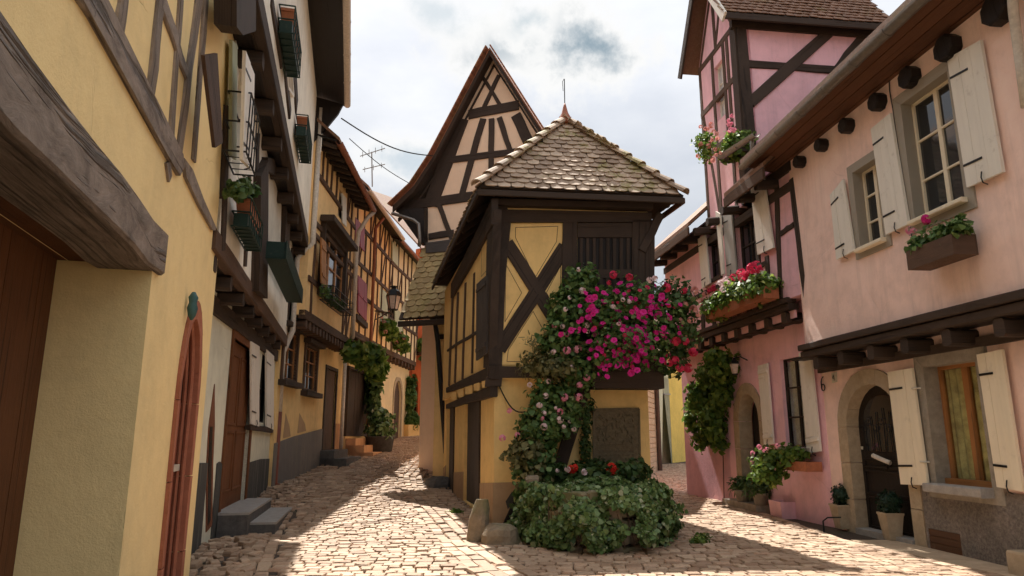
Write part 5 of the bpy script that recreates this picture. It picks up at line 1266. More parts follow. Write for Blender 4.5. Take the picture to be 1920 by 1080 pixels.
# --- white house with two jetties
white = thing('white_house', 'white half-timbered house with dark jetties and green window baskets at left', 'house', L2.W(2, 0))
def white_house():
    T = white; w = L2; u_ = lambda x, y, o=0.: w.uz(x, y, o); ln = w.len; J1, J2, OG = .42, .75, 1.5
    def rc(Q, o=0.):
        q = pq(w, Q, o); a = sum((q[0][0], q[3][0])) / 2; b = sum((q[1][0], q[2][0])) / 2; c = max(q[0][1], q[1][1]); e = min(q[2][1], q[3][1]); return [(a, c), (b, c), (b, e), (a, e)]
    wj, uj = w, u_; w = Wall((-3.74, 7.6), (-5.40, 15.95)); u_ = lambda x, y, o=0.: w.uz(x, y, o); ln = w.len
    def rc(Q, o=0.):
        q = pq(w, Q, o); a = sum((q[0][0], q[3][0])) / 2; b = sum((q[1][0], q[2][0])) / 2; c = max(q[0][1], q[1][1]); e = min(q[2][1], q[3][1]); return [(a, c), (b, c), (b, e), (a, e)]
    zj = (uj(432, 492, J1)[1] + uj(527, 634, J1)[1]) / 2
    dr = rc([(427, 625), (470, 660), (468, 905), (424, 915)]); dr = [(dr[0][0], u_(430, 628)[1]), (dr[1][0], u_(430, 628)[1]), (dr[1][0], .35), (dr[0][0], .35)]
    wn = rc([(487, 660), (500, 668), (500, 790), (487, 792)]); wn = [(min(u, ln - .25), z) for u, z in wn]; sl = rc([(386, 800), (402, 792), (402, 1000), (385, 1010)])
    wallmesh(w, [(0, -.4), (ln, -.2), (ln, max(zj, dr[0][1] + .2)), (0, max(zj, dr[0][1] + .2))], [dr, wn], 0, .08).build('wall', 'plaster_mint', T)
    body(T, 'plaster_mint', w, 0, ln, -.4, 9, -.3, 6)
    for a, b, zz in ((0, sl[0][0] - .05, u_(370, 868)[1]), (sl[1][0] + .05, dr[0][0] - .12, u_(412, 868)[1]), (dr[1][0] + .12, ln - .05, u_(490, 862)[1])):
        slab(T, 'plinth', 'plaster_dark', w, [(a, -.3), (b, -.3), (b, zz - .02), ((a + b) / 2, zz + .02), (a, zz)], .02, .04, True)
    tb(T, w, [(403, 720), (403, 800), (400, 870), (398, 985), (387, 998), (388, 870), (392, 800)], .012, .02, 'timber_red', 'slit_frame'); tb(T, w, [(399, 800), (397, 870), (395, 975), (390, 985), (391, 870), (394, 800)], .018, .02, 'timber_black', 'slit')
    # door
    ring4(T, 'door_frame', 'timber_door', w, [(p[0], p[1]) for p in dr], .12, .03, .1)
    d = slab(T, 'door', 'timber_door', w, dr, -.06, .05, True)
    for a, b in ((.1, .45), (.5, .92)):
        for s0, s1 in ((.08, .46), (.54, .92)):
            q = [lerp2(dr, s0, 1 - b), lerp2(dr, s1, 1 - b), lerp2(dr, s1, 1 - a), lerp2(dr, s0, 1 - a)]; m = MB()
            for i in range(4): strip(m, w, q[i], q[(i + 1) % 4], .04, -.04, .03)
            m.build('panel', 'timber_door', d)
    slab(T, 'threshold', 'stone_step', w, [(dr[0][0], .36), (dr[1][0], .36), (dr[1][0], .1), (dr[0][0], .1)], .03, .28, True)
    window(T, w, wn, -.03, 'timber_black', .05, 2, 2, 'glass', .03, None, True)
    shutter(T, w, [(472, 640), (487, 650), (486, 800), (472, 795)], .06, 'paint_white', 2, None); shutter(T, w, [(500, 655), (514, 668), (513, 806), (500, 800)], .06, 'paint_white', 2, None)
    tb(T, w, [(470, 797), (514, 801), (514, 812), (470, 806)], .06, .1, 'timber_dark', 'window_sill')
    wg, ug = w, u_; w, u_ = wj, uj; ln = w.len
    def rc(Q, o=0.):
        q = pq(w, Q, o); a = sum((q[0][0], q[3][0])) / 2; b = sum((q[1][0], q[2][0])) / 2; c = max(q[0][1], q[1][1]); e = min(q[2][1], q[3][1]); return [(a, c), (b, c), (b, e), (a, e)]
    # first jetty
    zt, zb = u_(437, 480, J1)[1], u_(424, 486, J1)[1]
    z0 = (u_(437, 480, J1)[1] + u_(529, 618, J1)[1]) / 2
    zA, zB = u_(437, 480, J1)[1], u_(529, 618, J1)[1]; uA, uB = u_(437, 480, J1)[0], u_(529, 618, J1)[0]
    sl_ = (zB - zA) / (uB - uA) * .6; zf = lambda u: z0 + sl_ * (u - (uA + uB) / 2)
    us = u_(404, 424, J1)[0]; ue = ln + .05
    m = MB(); m.beam(w.W(us, zf(us) - .11, J1 - .06), w.W(ue, zf(ue) - .11, J1 - .06), .24, .16, w.n, jit=.006, seg=8); m.build('jetty_beam', 'timber_brown', T)
    k = 9
    for i in range(k):
        uu = us + .3 + (ue - us - .4) * i / (k - 1); m = MB(); m.beam(w.W(uu, zf(uu) - .33, J1 - .02), w.W(uu, zf(uu) - .33, -.1), .16, .18, V((0, 0, 1)), ch=.03); m.build('joist', 'timber_dark', T)
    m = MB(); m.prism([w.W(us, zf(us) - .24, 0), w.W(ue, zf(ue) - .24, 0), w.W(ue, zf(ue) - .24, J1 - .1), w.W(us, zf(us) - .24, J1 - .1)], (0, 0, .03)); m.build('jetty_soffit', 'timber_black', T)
    tb(T, wg, [(us, zf(us) - .36), (wg.len, zf(ue) - .36), (wg.len, zf(ue) - .6), (us, zf(us) - .6)], .05, .1, 'timber_dark', 'wall_plate', True)
    # first floor wall
    z2 = u_(551, 240, J2)[1]
    p2a, p2b = u_(489, 0, J2), u_(562, 390, J2); z2 = (p2a[1] + p2b[1]) / 2; s2 = (p2b[1] - p2a[1]) / (p2b[0] - p2a[0]) * .5; z2f = lambda u: z2 + s2 * (u - (p2a[0] + p2b[0]) / 2)
    wb = rc([(498, 330), (540, 345), (536, 510), (498, 500)], J1); wa = rc([(440, 130), (456, 140), (456, 320), (440, 320)], J1)
    wallmesh(w, [(us + .2, zf(us) - .1), (ue, zf(ue) - .1), (ue, z2f(ue) + .1), (us + .2, z2f(us) + .1)], [wb, wa], J1, .2).build('wall', 'plaster_white', T)
    m = MB(); m.v = [w.W(us + .2, zf(us) - .1, J1), w.W(us + .2, zf(us) - .1, -.3), w.W(us + .2, 9, -.3), w.W(us + .2, 9, J1)]; m.face((0, 1, 2, 3), [(0, 0)] * 4, .5); m.build('wall', 'plaster_white', T)
    o = J1 + .03
    for q in ((430, 200, 421, 470, 6), (470, 330, 462, 500, 4), (486, 250, 483, 380, 4), (552, 470, 545, 600, 8), (478, 470, 476, 545, 4)): tb(T, w, q, o, .1)
    tb(T, w, [(490, 330), (504, 300), (502, 560), (486, 545)], o + .08, .2, 'timber_dark', 'post'); tb(T, w, [(502, 295), (522, 300), (541, 345), (538, 372), (520, 330), (502, 320)], o + .06, .16, 'timber_dark', 'lintel')
    tb(T, w, [(538, 350), (546, 360), (541, 530), (533, 520)], o + .06, .2, 'timber_dark', 'post')
    window(T, w, wb, J1 - .1, 'timber_dark', .06, 2, 3, 'glass', .03, None, True); window(T, w, wa, J1 - .1, 'paint_white', .06, 2, 3, 'glass', .03, None, True)
    shutter(T, w, [(461, 95), (478, 140), (474, 320), (455, 300)], J1 + .25, 'paint_white', 2, None); shutter(T, w, [(436, 75), (446, 85), (444, 300), (434, 290)], J1 + .07, 'paint_celadon', 2, None, hook=False)
    # second jetty
    us2 = u_(440, 0, J2)[0] - .5
    m = MB(); m.beam(w.W(us2, z2f(us2), J2 - .06), w.W(ue, z2f(ue), J2 - .06), .26, .16, w.n, jit=.008, seg=8); m.build('jetty_beam', 'timber_dark', T)
    for i in range(10):
        uu = us2 + .25 + (ue - us2 - .35) * i / 9; m = MB(); m.beam(w.W(uu, z2f(uu) - .22, J2 - .04), w.W(uu, z2f(uu) - .22, J1 - .1), .18, .2, V((0, 0, 1)), ch=.03); m.build('joist', 'timber_dark', T)
    m = MB(); m.prism([w.W(us2, z2f(us2) - .12, J1 - .02), w.W(ue, z2f(ue) - .12, J1 - .02), w.W(ue, z2f(ue) - .12, J2 - .1), w.W(us2, z2f(us2) - .12, J2 - .1)], (0, 0, .03)); m.build('jetty_soffit', 'timber_black', T)
    tb(T, w, [(444, 0), (480, 0), (480, 58), (456, 66), (444, 50)], J2 + .0, .2, 'timber_dark', 'bracket')
    zr = 9.7
    wallmesh(w, [(us2 + .1, z2f(us2)), (ue, z2f(ue)), (ue, zr + .4), (us2 + .1, zr + .4)], [], J2, .2).build('wall', 'plaster_white', T)
    for q in ((548, 60, 558, 200, 5), (532, 80, 545, 215, 4), (512, 0, 530, 120, 5)): tb(T, w, q, J2 + .03, .08)
    window(T, w, [(536, 90), (546, 100), (552, 180), (542, 165)], J2 + .04, 'paint_white', .05, 2, 2)
    # end wall facing up the street is hidden; eave, gutter
    m = MB(); m.prism([w.W(us2, zr + .15, J2 - .05), w.W(ue, zr + .15, J2 - .05), w.W(ue, zr - .05, OG - .06), w.W(us2, zr - .05, OG - .06)], (0, 0, .05)); m.build('soffit', 'timber_black', T)
    gutter_mesh(w.W(us2, zr, OG), w.W(ue, zr, OG), .085, 'metal_pale', T, seams=9); roof_slope(T, w, us2, ue, zr + .02, OG)
    m = MB(); m.prism([w.W(ue, zr - .05, OG - .1), w.W(ue, zr + .1, J2 - .1), w.W(ue, zr - 1.3, J2 - .1), w.W(ue, zr - 1.0, J2 + .1), w.W(ue, zr - .3, OG - .2)], -w.d * .12); m.build('eave_bracket', 'timber_black', T)
    # downpipe, white above, red-brown below
    m = MB(); m.tube([w.W(ln - .02, zr - .2, J2 + .12), w.W(ln - .02, z2f(ln), J2 + .12), w.W(ln - .02, z2f(ln) - .4, J1 + .12), w.W(ln - .02, zf(ln) + .15, J1 + .12), wg.W(wg.len - .02, zf(ln) - .35, .12), wg.W(wg.len - .02, ug(522, 780)[1], .12)], .065, 10); dp = m.build('drainpipe', 'pipe_white', T, True)
    m = MB(); m.tube([wg.W(wg.len - .02, ug(522, 780)[1], .12), wg.W(wg.len - .02, .45, .12), wg.W(wg.len - .02, .36, .22)], .07, 10); m.build('drainpipe_foot', 'paint_redbrown', T, True)
    # steps
    p0, p1 = wg.W(dr[0][0] - .15, 0), wg.W(dr[1][0] + .1, 0); n = wg.n
    for dd, h, nm in ((.42, .34, 'step'), (.78, .17, 'step')):
        a, b = wg.W(dr[0][0] - .2, -.2, .03), wg.W(dr[1][0] + .15, -.2, .03); 
        if dd > .5: a = wg.W(dr[0][0] + .05, -.2, .44); b = wg.W(dr[1][0] + .15, -.2, .44); dd -= .40
        m = MB(); m.prism([a, b, b + n * dd, a + n * dd], (0, 0, h + .2)); s = m.build(nm, 'stone_dark', T)
        m = MB(); e = .012; m.prism([a + V((0, 0, h + .2)), b + V((0, 0, h + .2)), b + n * (dd + e) + V((0, 0, h + .2)), a + n * (dd + e) + V((0, 0, h + .2))], (0, 0, .035)); m.build('tread', 'stone_step', s)
white_house()
def bk(*a, **k): return basket(None, *a, **k)
b1 = bk(L2, 438, 368, 468, 366, .48, .36, .2, label='green wire basket holding a terracotta trough on the white house', name='window_basket')
b2 = bk(L2, 500, 452, 545, 455, .56, .27, .3, False, label='green slatted balcony box below the dark window of the white house', name='balcony_box', solid=True)
b3 = bk(L2, 524, 8, 545, 8, .78, .4, .2, label='green wire basket high under the eave of the white house', name='window_basket')
b4 = bk(L2, 555, 214, 568, 216, .78, .38, .2, label='green basket with terracotta pot near the drainpipe end of the white house', name='window_basket')
b5 = bk(L2, 428, 170, 452, 170, .46, .7, .24, False, label='tall black wire window guard beside the white shutter', name='window_guard', mat='metal_black', cat='window guard')

# --- orange half-timbered house
orange = thing('ochre_house', 'long ochre half-timbered house with dark jetty and downpipes on the left street', 'house', L3.W(3, .7))
def ochre_house():
    T = orange; w = L3; u_ = lambda x, y, o=0.: w.uz(x, y, o); ln = w.len; J = .42; OG = 1.0
    def rc(Q, o=0.):
        q = pq(w, Q, o); a = sum((q[0][0], q[3][0])) / 2; b = sum((q[1][0], q[2][0])) / 2; c = sum((q[0][1], q[1][1])) / 2; e = sum((q[2][1], q[3][1])) / 2; return [(a, c), (b, c), (b, e), (a, e)]
    w1 = rc([(531, 618), (556, 630), (553, 716), (529, 706)]); w2 = rc([(573, 648), (594, 660), (590, 736), (568, 726)]); dr = rc([(609, 688), (628, 698), (626, 850), (606, 850)]); 
    zj = (u_(545, 565, J)[1] + u_(645, 655, J)[1]) / 2 + .1
    wallmesh(w, [(-.32, -.2), (ln + 1.7, .2), (ln + 1.7, zj), (-.32, zj)], [w1, w2, dr], 0, .08).build('wall', 'plaster_ochre', T)
    body(T, 'plaster_ochre', w, -.3, ln, -.2, 9.5, -.25, 6)
    for q in (w1, w2):
        ring4(T, 'window_surround', 'timber_brown', w, q, .10, .04, .12); window(T, w, q, -.03, 'timber_orange', .06, 2, 3, 'glass', .03, None, True)
        m = MB(); m.beam(w.W(q[0][0] - .2, q[3][1] - .12, .08), w.W(q[1][0] + .2, q[3][1] - .12, .08), .13, .2, w.n); m.build('window_sill', 'timber_dark', T); m = MB(); m.beam(w.W(q[0][0] - .2, q[0][1] + .14, .09), w.W(q[1][0] + .2, q[0][1] + .14, .09), .12, .2, w.n); m.build('window_hood', 'timber_dark', T)
    for q, nn in ((dr, 5),):
        d = slab(T, 'door', 'timber_brown', w, q, -.07, .04, True); planks(d, w, q, -.04, nn, 'timber_dark' if nn == 8 else 'timber_brown', .03, uzc=True); ring4(T, 'door_frame', 'timber_dark', w, q, .1, .03, .15)
    zp = u_(560, 822)[1]
    slab(T, 'plinth', 'plaster_grey', w, [(-.3, -.2), (dr[0][0] - .15, 0), (dr[0][0] - .15, zp + .25), (1.2, zp + .05), (-.3, zp - .1)], .03, .05, True)
    for Q in ([(536, 775), (543, 800), (545, 818), (531, 822)], [(562, 775), (572, 795), (574, 808), (558, 812)]): slab(T, 'bare_patch', 'plaster_tan', w, Q, .008, .01)
    slab(T, 'plinth', 'plaster_terracotta', w, [(dr[1][0] + .15, .2), (ln + 1.6, .2), (ln + 1.6, u_(645, 795)[1]), (dr[1][0] + .2, u_(640, 795)[1])], .03, .05, True)
    # orange steps before the cellar door, grey block before the brown door
    for k, (dd, h) in enumerate(((.75, .2), (.4, .42))):
        m = MB(); zb = zg(-5.2, 20.3); a, b = w.W(dr[0][0] - .3, zb - .4, .02), w.W(dr[1][0] + .2 + .3 * (k == 0), zb - .4, .02); m.prism([a, b, b + w.n * dd, a + w.n * dd], (0, 0, h + .4)); m.build('step', 'stone_dark', T)
    # jetty
    m = MB(); m.beam(w.W(0, zj + .02, J - .06), w.W(ln, zj + .02, J - .06), .22, .16, w.n, jit=.008, seg=10); m.build('jetty_beam', 'timber_brown', T)
    for i in range(15):
        uu = .2 + (ln - .3) * i / 14; m = MB(); m.beam(w.W(uu, zj - .2, J), w.W(uu, zj - .2, -.1), .17, .2, V((0, 0, 1)), ch=.04); m.build('joist', 'timber_brown', T)
    m = MB(); m.prism([w.W(0, zj - .1, 0), w.W(ln, zj - .1, 0), w.W(ln, zj - .1, J - .1), w.W(0, zj - .1, J - .1)], (0, 0, .03)); m.build('jetty_soffit', 'timber_black', T)
    # upper wall
    ga, gb = u_(603, 200, OG), u_(690, 372, OG); zr = (ga[1] + gb[1]) / 2; sr = (gb[1] - ga[1]) / (gb[0] - ga[0]); zr_ = lambda u: ga[1] + sr * (u - ga[0])
    bw = rc([(600, 425), (640, 470), (640, 580), (601, 545)], J); sw_ = rc([(633, 355), (646, 362), (647, 412), (636, 418)], J)
    wallmesh(w, [(0, zj), (ln, zj), (ln, zr_(ln) + .5), (0, zr_(0) + .5)], [bw, sw_], J, .08).build('wall', 'plaster_orange', T)
    o = J + .03; tm = 'timber_brown'
    framing(T, w, J + .03, zj + .1, zr_(2) + .2, .05, ln - .05, [zj + .9, zj + 2.05, zj + 2.35, zj + 3.6], .55, tm, .075, skip=[(bw[0][0] - .3, bw[1][0] + .3, bw[3][1] - .2, bw[0][1] + .3), (sw_[0][0] - .1, sw_[1][0] + .1, sw_[3][1] - .1, sw_[0][1] + .1)])
    # big brown window with hood and iron flower guard
    ring4(T, 'window_surround', 'timber_dark', w, bw, .14, J + .12, .2); window(T, w, bw, J + .02, 'timber_orange', .08, 3, 2, 'glass', .05, None, True, mid=.12)
    m = MB(); m.beam(w.W(bw[0][0] - .3, bw[0][1] + .2, J + .2), w.W(bw[1][0] + .3, bw[0][1] + .2, J + .2), .16, .36, w.n); m.build('window_hood', 'timber_dark', T)
    shutter(T, w, [(603, 445), (612, 455), (612, 540), (603, 530)], J + .2, 'timber_orange', 2, (.2, .8), hook=False)
    window(T, w, sw_, J - .06, 'paint_grey', .05, 2, 2, 'glass', .03, None, True); shutter(T, w, [(642, 362), (650, 372), (650, 425), (643, 418)], J + .06, 'paint_white', 1, None, hook=False)
    # eave
    m = MB(); m.prism([w.W(0, zr_(0) + .2, J - .1), w.W(ln, zr_(ln) + .2, J - .1), w.W(ln, zr_(ln), OG - .06), w.W(0, zr_(0), OG - .06)], (0, 0, .05)); m.build('soffit', 'timber_black', T)
    for i in range(12):
        uu = .2 + (ln - .4) * i / 11; m = MB(); m.beam(w.W(uu, zr_(uu) - .06, OG - .1), w.W(uu, zr_(uu) + .12, J - .1), .1, .12, V((0, 0, 1)), ch=.02); m.build('rafter_end', 'timber_dark', T)
    gutter_mesh(w.W(0, zr_(0), OG), w.W(ln, zr_(ln), OG), .085, 'metal_copper', T, seams=8)
    a, b = w.W(0, zr_(0) + .03, OG), w.W(ln, zr_(ln) + .03, OG); iv = -w.n * 4.5 + V((0, 0, 4)); m = MB(); m.prism([a, b, b + iv, a + iv], (0, 0, .09)); m.build('roof', 'tile_brown', T)
    m = MB(); uu = ln - .15; zz = zr_(ln); m.tube([w.W(ln, zz - .05, OG), w.W(ln - .1, zz - .25, OG - .15), w.W(uu, zz - .75, J + .16), w.W(uu, zz - 1.2, J + .12), w.W(uu, zj + .1, J + .12)], .07, 10); m.build('drainpipe', 'metal_pale', T, True)
    m = MB(); uu = u_(635, 750)[0]; m.tube([w.W(uu, zj - .2, .14), w.W(uu, .9, .14)], .06, 10); m.build('drainpipe', 'pipe_white', T, True)
ochre_house()
b6 = bk(L3, 601, 535, 640, 575, .60, .35, .32, False, label='black wrought-iron flower guard under the big window of the ochre house', name='flower_guard', mat='metal_black', cat='planter')
# --- two houses further up
def row_house(name, label, w, zj, OG, wallm, upm, gpx, jm, tim, timm='timber_brown', J=.3, holes=(), uph=(), lo=0.):
    T = thing(name, label, 'house', w.W(w.len / 2, zg(w.a.x, w.a.y))); ln = w.len; u_ = lambda x, y, o=0.: w.uz(x, y, o)
    ga, gb = u_(*gpx[0], OG), u_(*gpx[1], OG); zr = (ga[1] + gb[1]) / 2
    wallmesh(w, [(lo, 0), (ln, .3), (ln, zj), (lo, zj)], list(holes), 0, .1).build('wall', wallm, T)
    wallmesh(w, [(0, zj), (ln, zj), (ln, zr + .4), (0, zr + .4)], list(uph), J, .15).build('wall', upm, T); body(T, wallm, w, .02, ln, 0, zr, -.3, 6)
    m = MB(); m.beam(w.W(0, zj + .02, J - .06), w.W(ln, zj + .02, J - .06), .2, .16, w.n); m.build('jetty_beam', 'timber_brown', T)
    for i in range(9):
        uu = .2 + (ln - .4) * i / 8; m = MB(); m.beam(w.W(uu, zj - .18, J), w.W(uu, zj - .18, -.1), .16, .18, V((0, 0, 1)), ch=.03); m.build('joist', 'timber_brown', T)
    m = MB(); m.prism([w.W(0, zj - .1, 0), w.W(ln, zj - .1, 0), w.W(ln, zj - .1, J - .1), w.W(0, zj - .1, J - .1)], (0, 0, .03)); m.build('jetty_soffit', 'timber_black', T)
    framing(T, w, J + .03, zj + .1, zr + .2, .05, ln - .05, [zj + (zr - zj) * .3, zj + (zr - zj) * .52, zj + (zr - zj) * .8], .78, timm, .085)
    m = MB(); m.prism([w.W(0, zr + .15, J - .1), w.W(ln, zr + .15, J - .1), w.W(ln, zr, OG - .06), w.W(0, zr, OG - .06)], (0, 0, .05)); m.build('soffit', 'timber_black', T)
    gutter_mesh(w.W(0, zr, OG), w.W(ln, zr, OG), .08, jm, T, seams=4); roof_slope(T, w, 0, ln, zr + .03, OG)
    return T, zr
zj4 = L4.uz(690, 640, .3)[1]
dcq = pq(L4, [(655, 692), (692, 705), (690, 815), (655, 812)]); dc = [(dcq[0][0], dcq[0][1]), (dcq[1][0], dcq[0][1]), (dcq[1][0], dcq[3][1]), (dcq[0][0], dcq[3][1])]
T4, zr4 = row_house('shuttered_house', 'ochre half-timbered house with wine-red shutters up the left street', L4, zj4, .8, 'plaster_ochre', 'plaster_orange', ((700, 362), (728, 412)), 'metal_pale',
    ((660, 420, 700, 480, 6), (660, 510, 700, 550, 6), (660, 600, 700, 625, 5), (665, 420, 662, 640, 3), (690, 470, 688, 515, 3), (678, 600, 676, 640, 3), (695, 480, 694, 640, 3), (684, 540, 683, 560, 3)), holes=[dc], lo=1.62)
d_ = slab(T4, 'door', 'timber_dark', L4, dc, -.07, .04, True); planks(d_, L4, dc, -.04, 8, 'timber_dark', .03, uzc=True); ring4(T4, 'door_frame', 'timber_dark', L4, dc, .1, .03, .12)
for k, (dd, h) in enumerate(((.9, .14), (.6, .36), (.32, .58))):
    m = MB(); zb = zg(-5.2, 22.5); a, b = L4.W(dc[0][0] - .1, zb - .4, .02), L4.W(dc[1][0] - .1 - .3 * (k == 0), zb - .4, .02); m.prism([a, b, b + L4.n * dd, a + L4.n * dd], (0, 0, h + .4)); m.build('step', 'plaster_terracotta', T4)
for q in ([(667, 408), (675, 418), (675, 462), (667, 452)], [(676, 418), (684, 428), (684, 472), (676, 462)]): shutter(T4, L4, q, .3 + .07, 'paint_pinkshutter', 2, None, hook=False)
s4 = shutter(T4, L4, [(672, 516), (680, 524), (680, 594), (672, 585)], .3 + .07, 'paint_pinkshutter', 2, (.5,), hook=False); shutter(T4, L4, [(680, 524), (688, 533), (688, 602), (680, 594)], .3 + .07, 'paint_pinkshutter', 2, (.5,), hook=False)
tb(T4, L4, [(670, 588), (690, 606), (690, 616), (670, 598)], .45, .15, 'timber_dark', 'window_sill')
m = MB(); uu = L4.uz(701, 500, .42)[0]; m.tube([L4.W(uu, zr4 - .1, .7), L4.W(uu, zr4 - .5, .42), L4.W(uu, zj4 - .2, .42)], .06, 8); m.build('drainpipe', 'metal_copper', T4, True)
ad = arch(*sorted((L5.uz(737, 780)[0], L5.uz(751, 780)[0])), 1.0, L5.uz(744, 750)[1], L5.uz(744, 713)[1])
zj5 = L5.uz(730, 662, .3)[1]
T5, zr5 = row_house('arched_cream_house', 'cream house with arched doorway, pale green shutters and jetty up the left street', L5, zj5, .7, 'plaster_cream', 'plaster_cream', ((735, 425), (765, 470)), 'metal_copper',
    ((705, 430, 752, 520, 5), (706, 520, 755, 590, 5), (706, 590, 756, 650, 4), (720, 450, 718, 640, 2), (733, 480, 731, 640, 2), (745, 500, 743, 650, 2), (711, 430, 709, 640, 3)), holes=[ad])
slab(T5, 'door', 'timber_brown', L5, ad, -.08, .05, True)
archring(T5, 'door_surround', 'stone_sand', L5, ad, [(u + (-.15 if u < (ad[0][0] + ad[-1][0]) / 2 else .15), z + (.15 if i not in (0, len(ad) - 1) else 0)) for i, (u, z) in enumerate(ad)], .03, .1, False)
for q in ([(712, 535), (727, 552), (727, 615), (712, 600)], [(741, 575), (755, 590), (755, 655), (741, 640)], [(736, 452), (747, 466), (747, 500), (736, 488)]): shutter(T5, L5, q, .38, 'paint_celadon', 2, None, hook=False)
window(T5, L5, [(728, 552), (740, 566), (740, 630), (728, 618)], .34, 'timber_dark', .05, 2, 3)
lamp = thing('street_lamp', 'black wall lantern on a scrolled bracket in the left street', 'lamp', L4.W(L4.len, 4.2, .4))
def street_lamp():
    c = L4.P(738, 560, 1.35); wallp = L4.P(703, 583, .42); 
    s = .62 / 46 * 1.0; k = (c - CAM).length / FPX      # metres per pixel at the lamp
    m = MB(); top = c + V((0, 0, 0))
    m.lathe(c, [(.10 * k * 60, -22 * k), (.04 * k * 60, -24 * k)], 6); 
    m = MB(); m.lathe(c, [(8 * k, -20 * k), (13 * k, 4 * k)], 6); g = m.build('lamp_glass', 'lamp_glass', lamp)
    m = MB(); m.lathe(c, [(14.5 * k, 4 * k), (14.5 * k, 5.5 * k), (11 * k, 14 * k), (5 * k, 19 * k), (5 * k, 21 * k), (7 * k, 22 * k), (7 * k, 23.5 * k), (2 * k, 24 * k)], 6); m.build('hood', 'metal_black', lamp)
    m = MB()
    for j in range(6):
        a = 2 * math.pi * j / 6; m.tube([c + V((8.2 * k * math.cos(a), 8.2 * k * math.sin(a), -20 * k)), c + V((13.2 * k * math.cos(a), 13.2 * k * math.sin(a), 4 * k))], .9 * k, 5)
    m.lathe(c, [(9 * k, -21.5 * k), (9 * k, -20 * k)], 6); m.tube([c + V((0, 0, -21 * k)), c + V((0, 0, -27 * k))], 2 * k, 6); m.build('cage', 'metal_black', lamp)
    e = c + V((0, 0, -27 * k)); b = wallp; m = MB(); m.tube([b, e], 1.3 * k, 6); m.tube([b - V((0, 0, 18 * k)), b.lerp(e, .35) - V((0, 0, 10 * k)), b.lerp(e, .6) - V((0, 0, 3 * k)), b.lerp(e, .8)], 1.1 * k, 6)
    for t_ in (.25, .45, .65):
        q = b.lerp(e, t_) - V((0, 0, 4 * k)); d = (e - b).normalized(); m.tube([q + d * 3 * k * math.cos(a) + V((0, 0, 3 * k * math.sin(a))) for a in [i * .8 for i in range(8)]], .7 * k, 5)
    m.build('bracket', 'metal_black', lamp)
street_lamp()
ad6 = arch(*sorted((L6.uz(770, 740)[0], L6.uz(784, 740)[0])), 1.2, L6.uz(776, 725)[1], L6.uz(776, 700)[1])
zj6 = L6.uz(790, 655, .3)[1]
T6, zr6 = row_house('red_house', 'orange-red house closing the left street beyond the pent roof', L6, zj6, .7, 'plaster_red', 'plaster_red', ((775, 470), (800, 480)), 'metal_copper',
    ((768, 590, 790, 600, 5), (780, 590, 778, 650, 4), (795, 590, 793, 660, 5), (808, 590, 807, 660, 3), (822, 590, 821, 665, 3), (775, 630, 825, 640, 3)), 'timber_dark', holes=[ad6])
slab(T6, 'door', 'timber_dark', L6, ad6, -.25, .05, True)
window(T6, L6, [(797, 605), (806, 607), (806, 640), (797, 638)], .34, 'timber_dark', .06, 2, 2)
# filler: hidden rear side of the street's left row is closed by the houses' own bodies
def wires():
    for nm, lab, a, b, sag, r in (('cable', 'dark overhead cable from the ochre house eave to the tall gable', L3.P(640, 222, 1.0), G.P(812, 292, .5), .25, .018), ('cable', 'thin sagging cable running down behind the gable edge', L3.P(655, 260, 1.0), G.P(770, 345, .6), .1, .012)):
        m = MB(); m.tube([a.lerp(b, i / 14) - V((0, 0, sag * math.sin(math.pi * i / 14))) for i in range(15)], r, 5); tag(m.build(nm, 'cable'), lab, 'cable')
    t = V((0, 0, 0)); pl = Wall((-6.4, 25.5), (-4.4, 25.5)); m = MB(); m.tube([pl.P(698, 350), pl.P(697, 285)], .025, 6)
    m.tube([pl.P(675, 293), pl.P(722, 278)], .018, 5); m.tube([pl.P(680, 318), pl.P(722, 308)], .018, 5)
    for x in (680, 692, 704, 716): m.tube([pl.P(x, 289 - (x - 680) * .3 + 6), pl.P(x, 289 - (x - 680) * .3 - 5)], .012, 5)
    for x in (684, 700, 715): m.tube([pl.P(x, 320 - (x - 680) * .25 + 4), pl.P(x, 320 - (x - 680) * .25 - 6)], .012, 5)
    a = thing('tv_antenna', 'rooftop television antenna with two cross arms above the left row', 'antenna', pl.P(698, 350)); m.build('mast', 'metal_zinc', a)
wires()
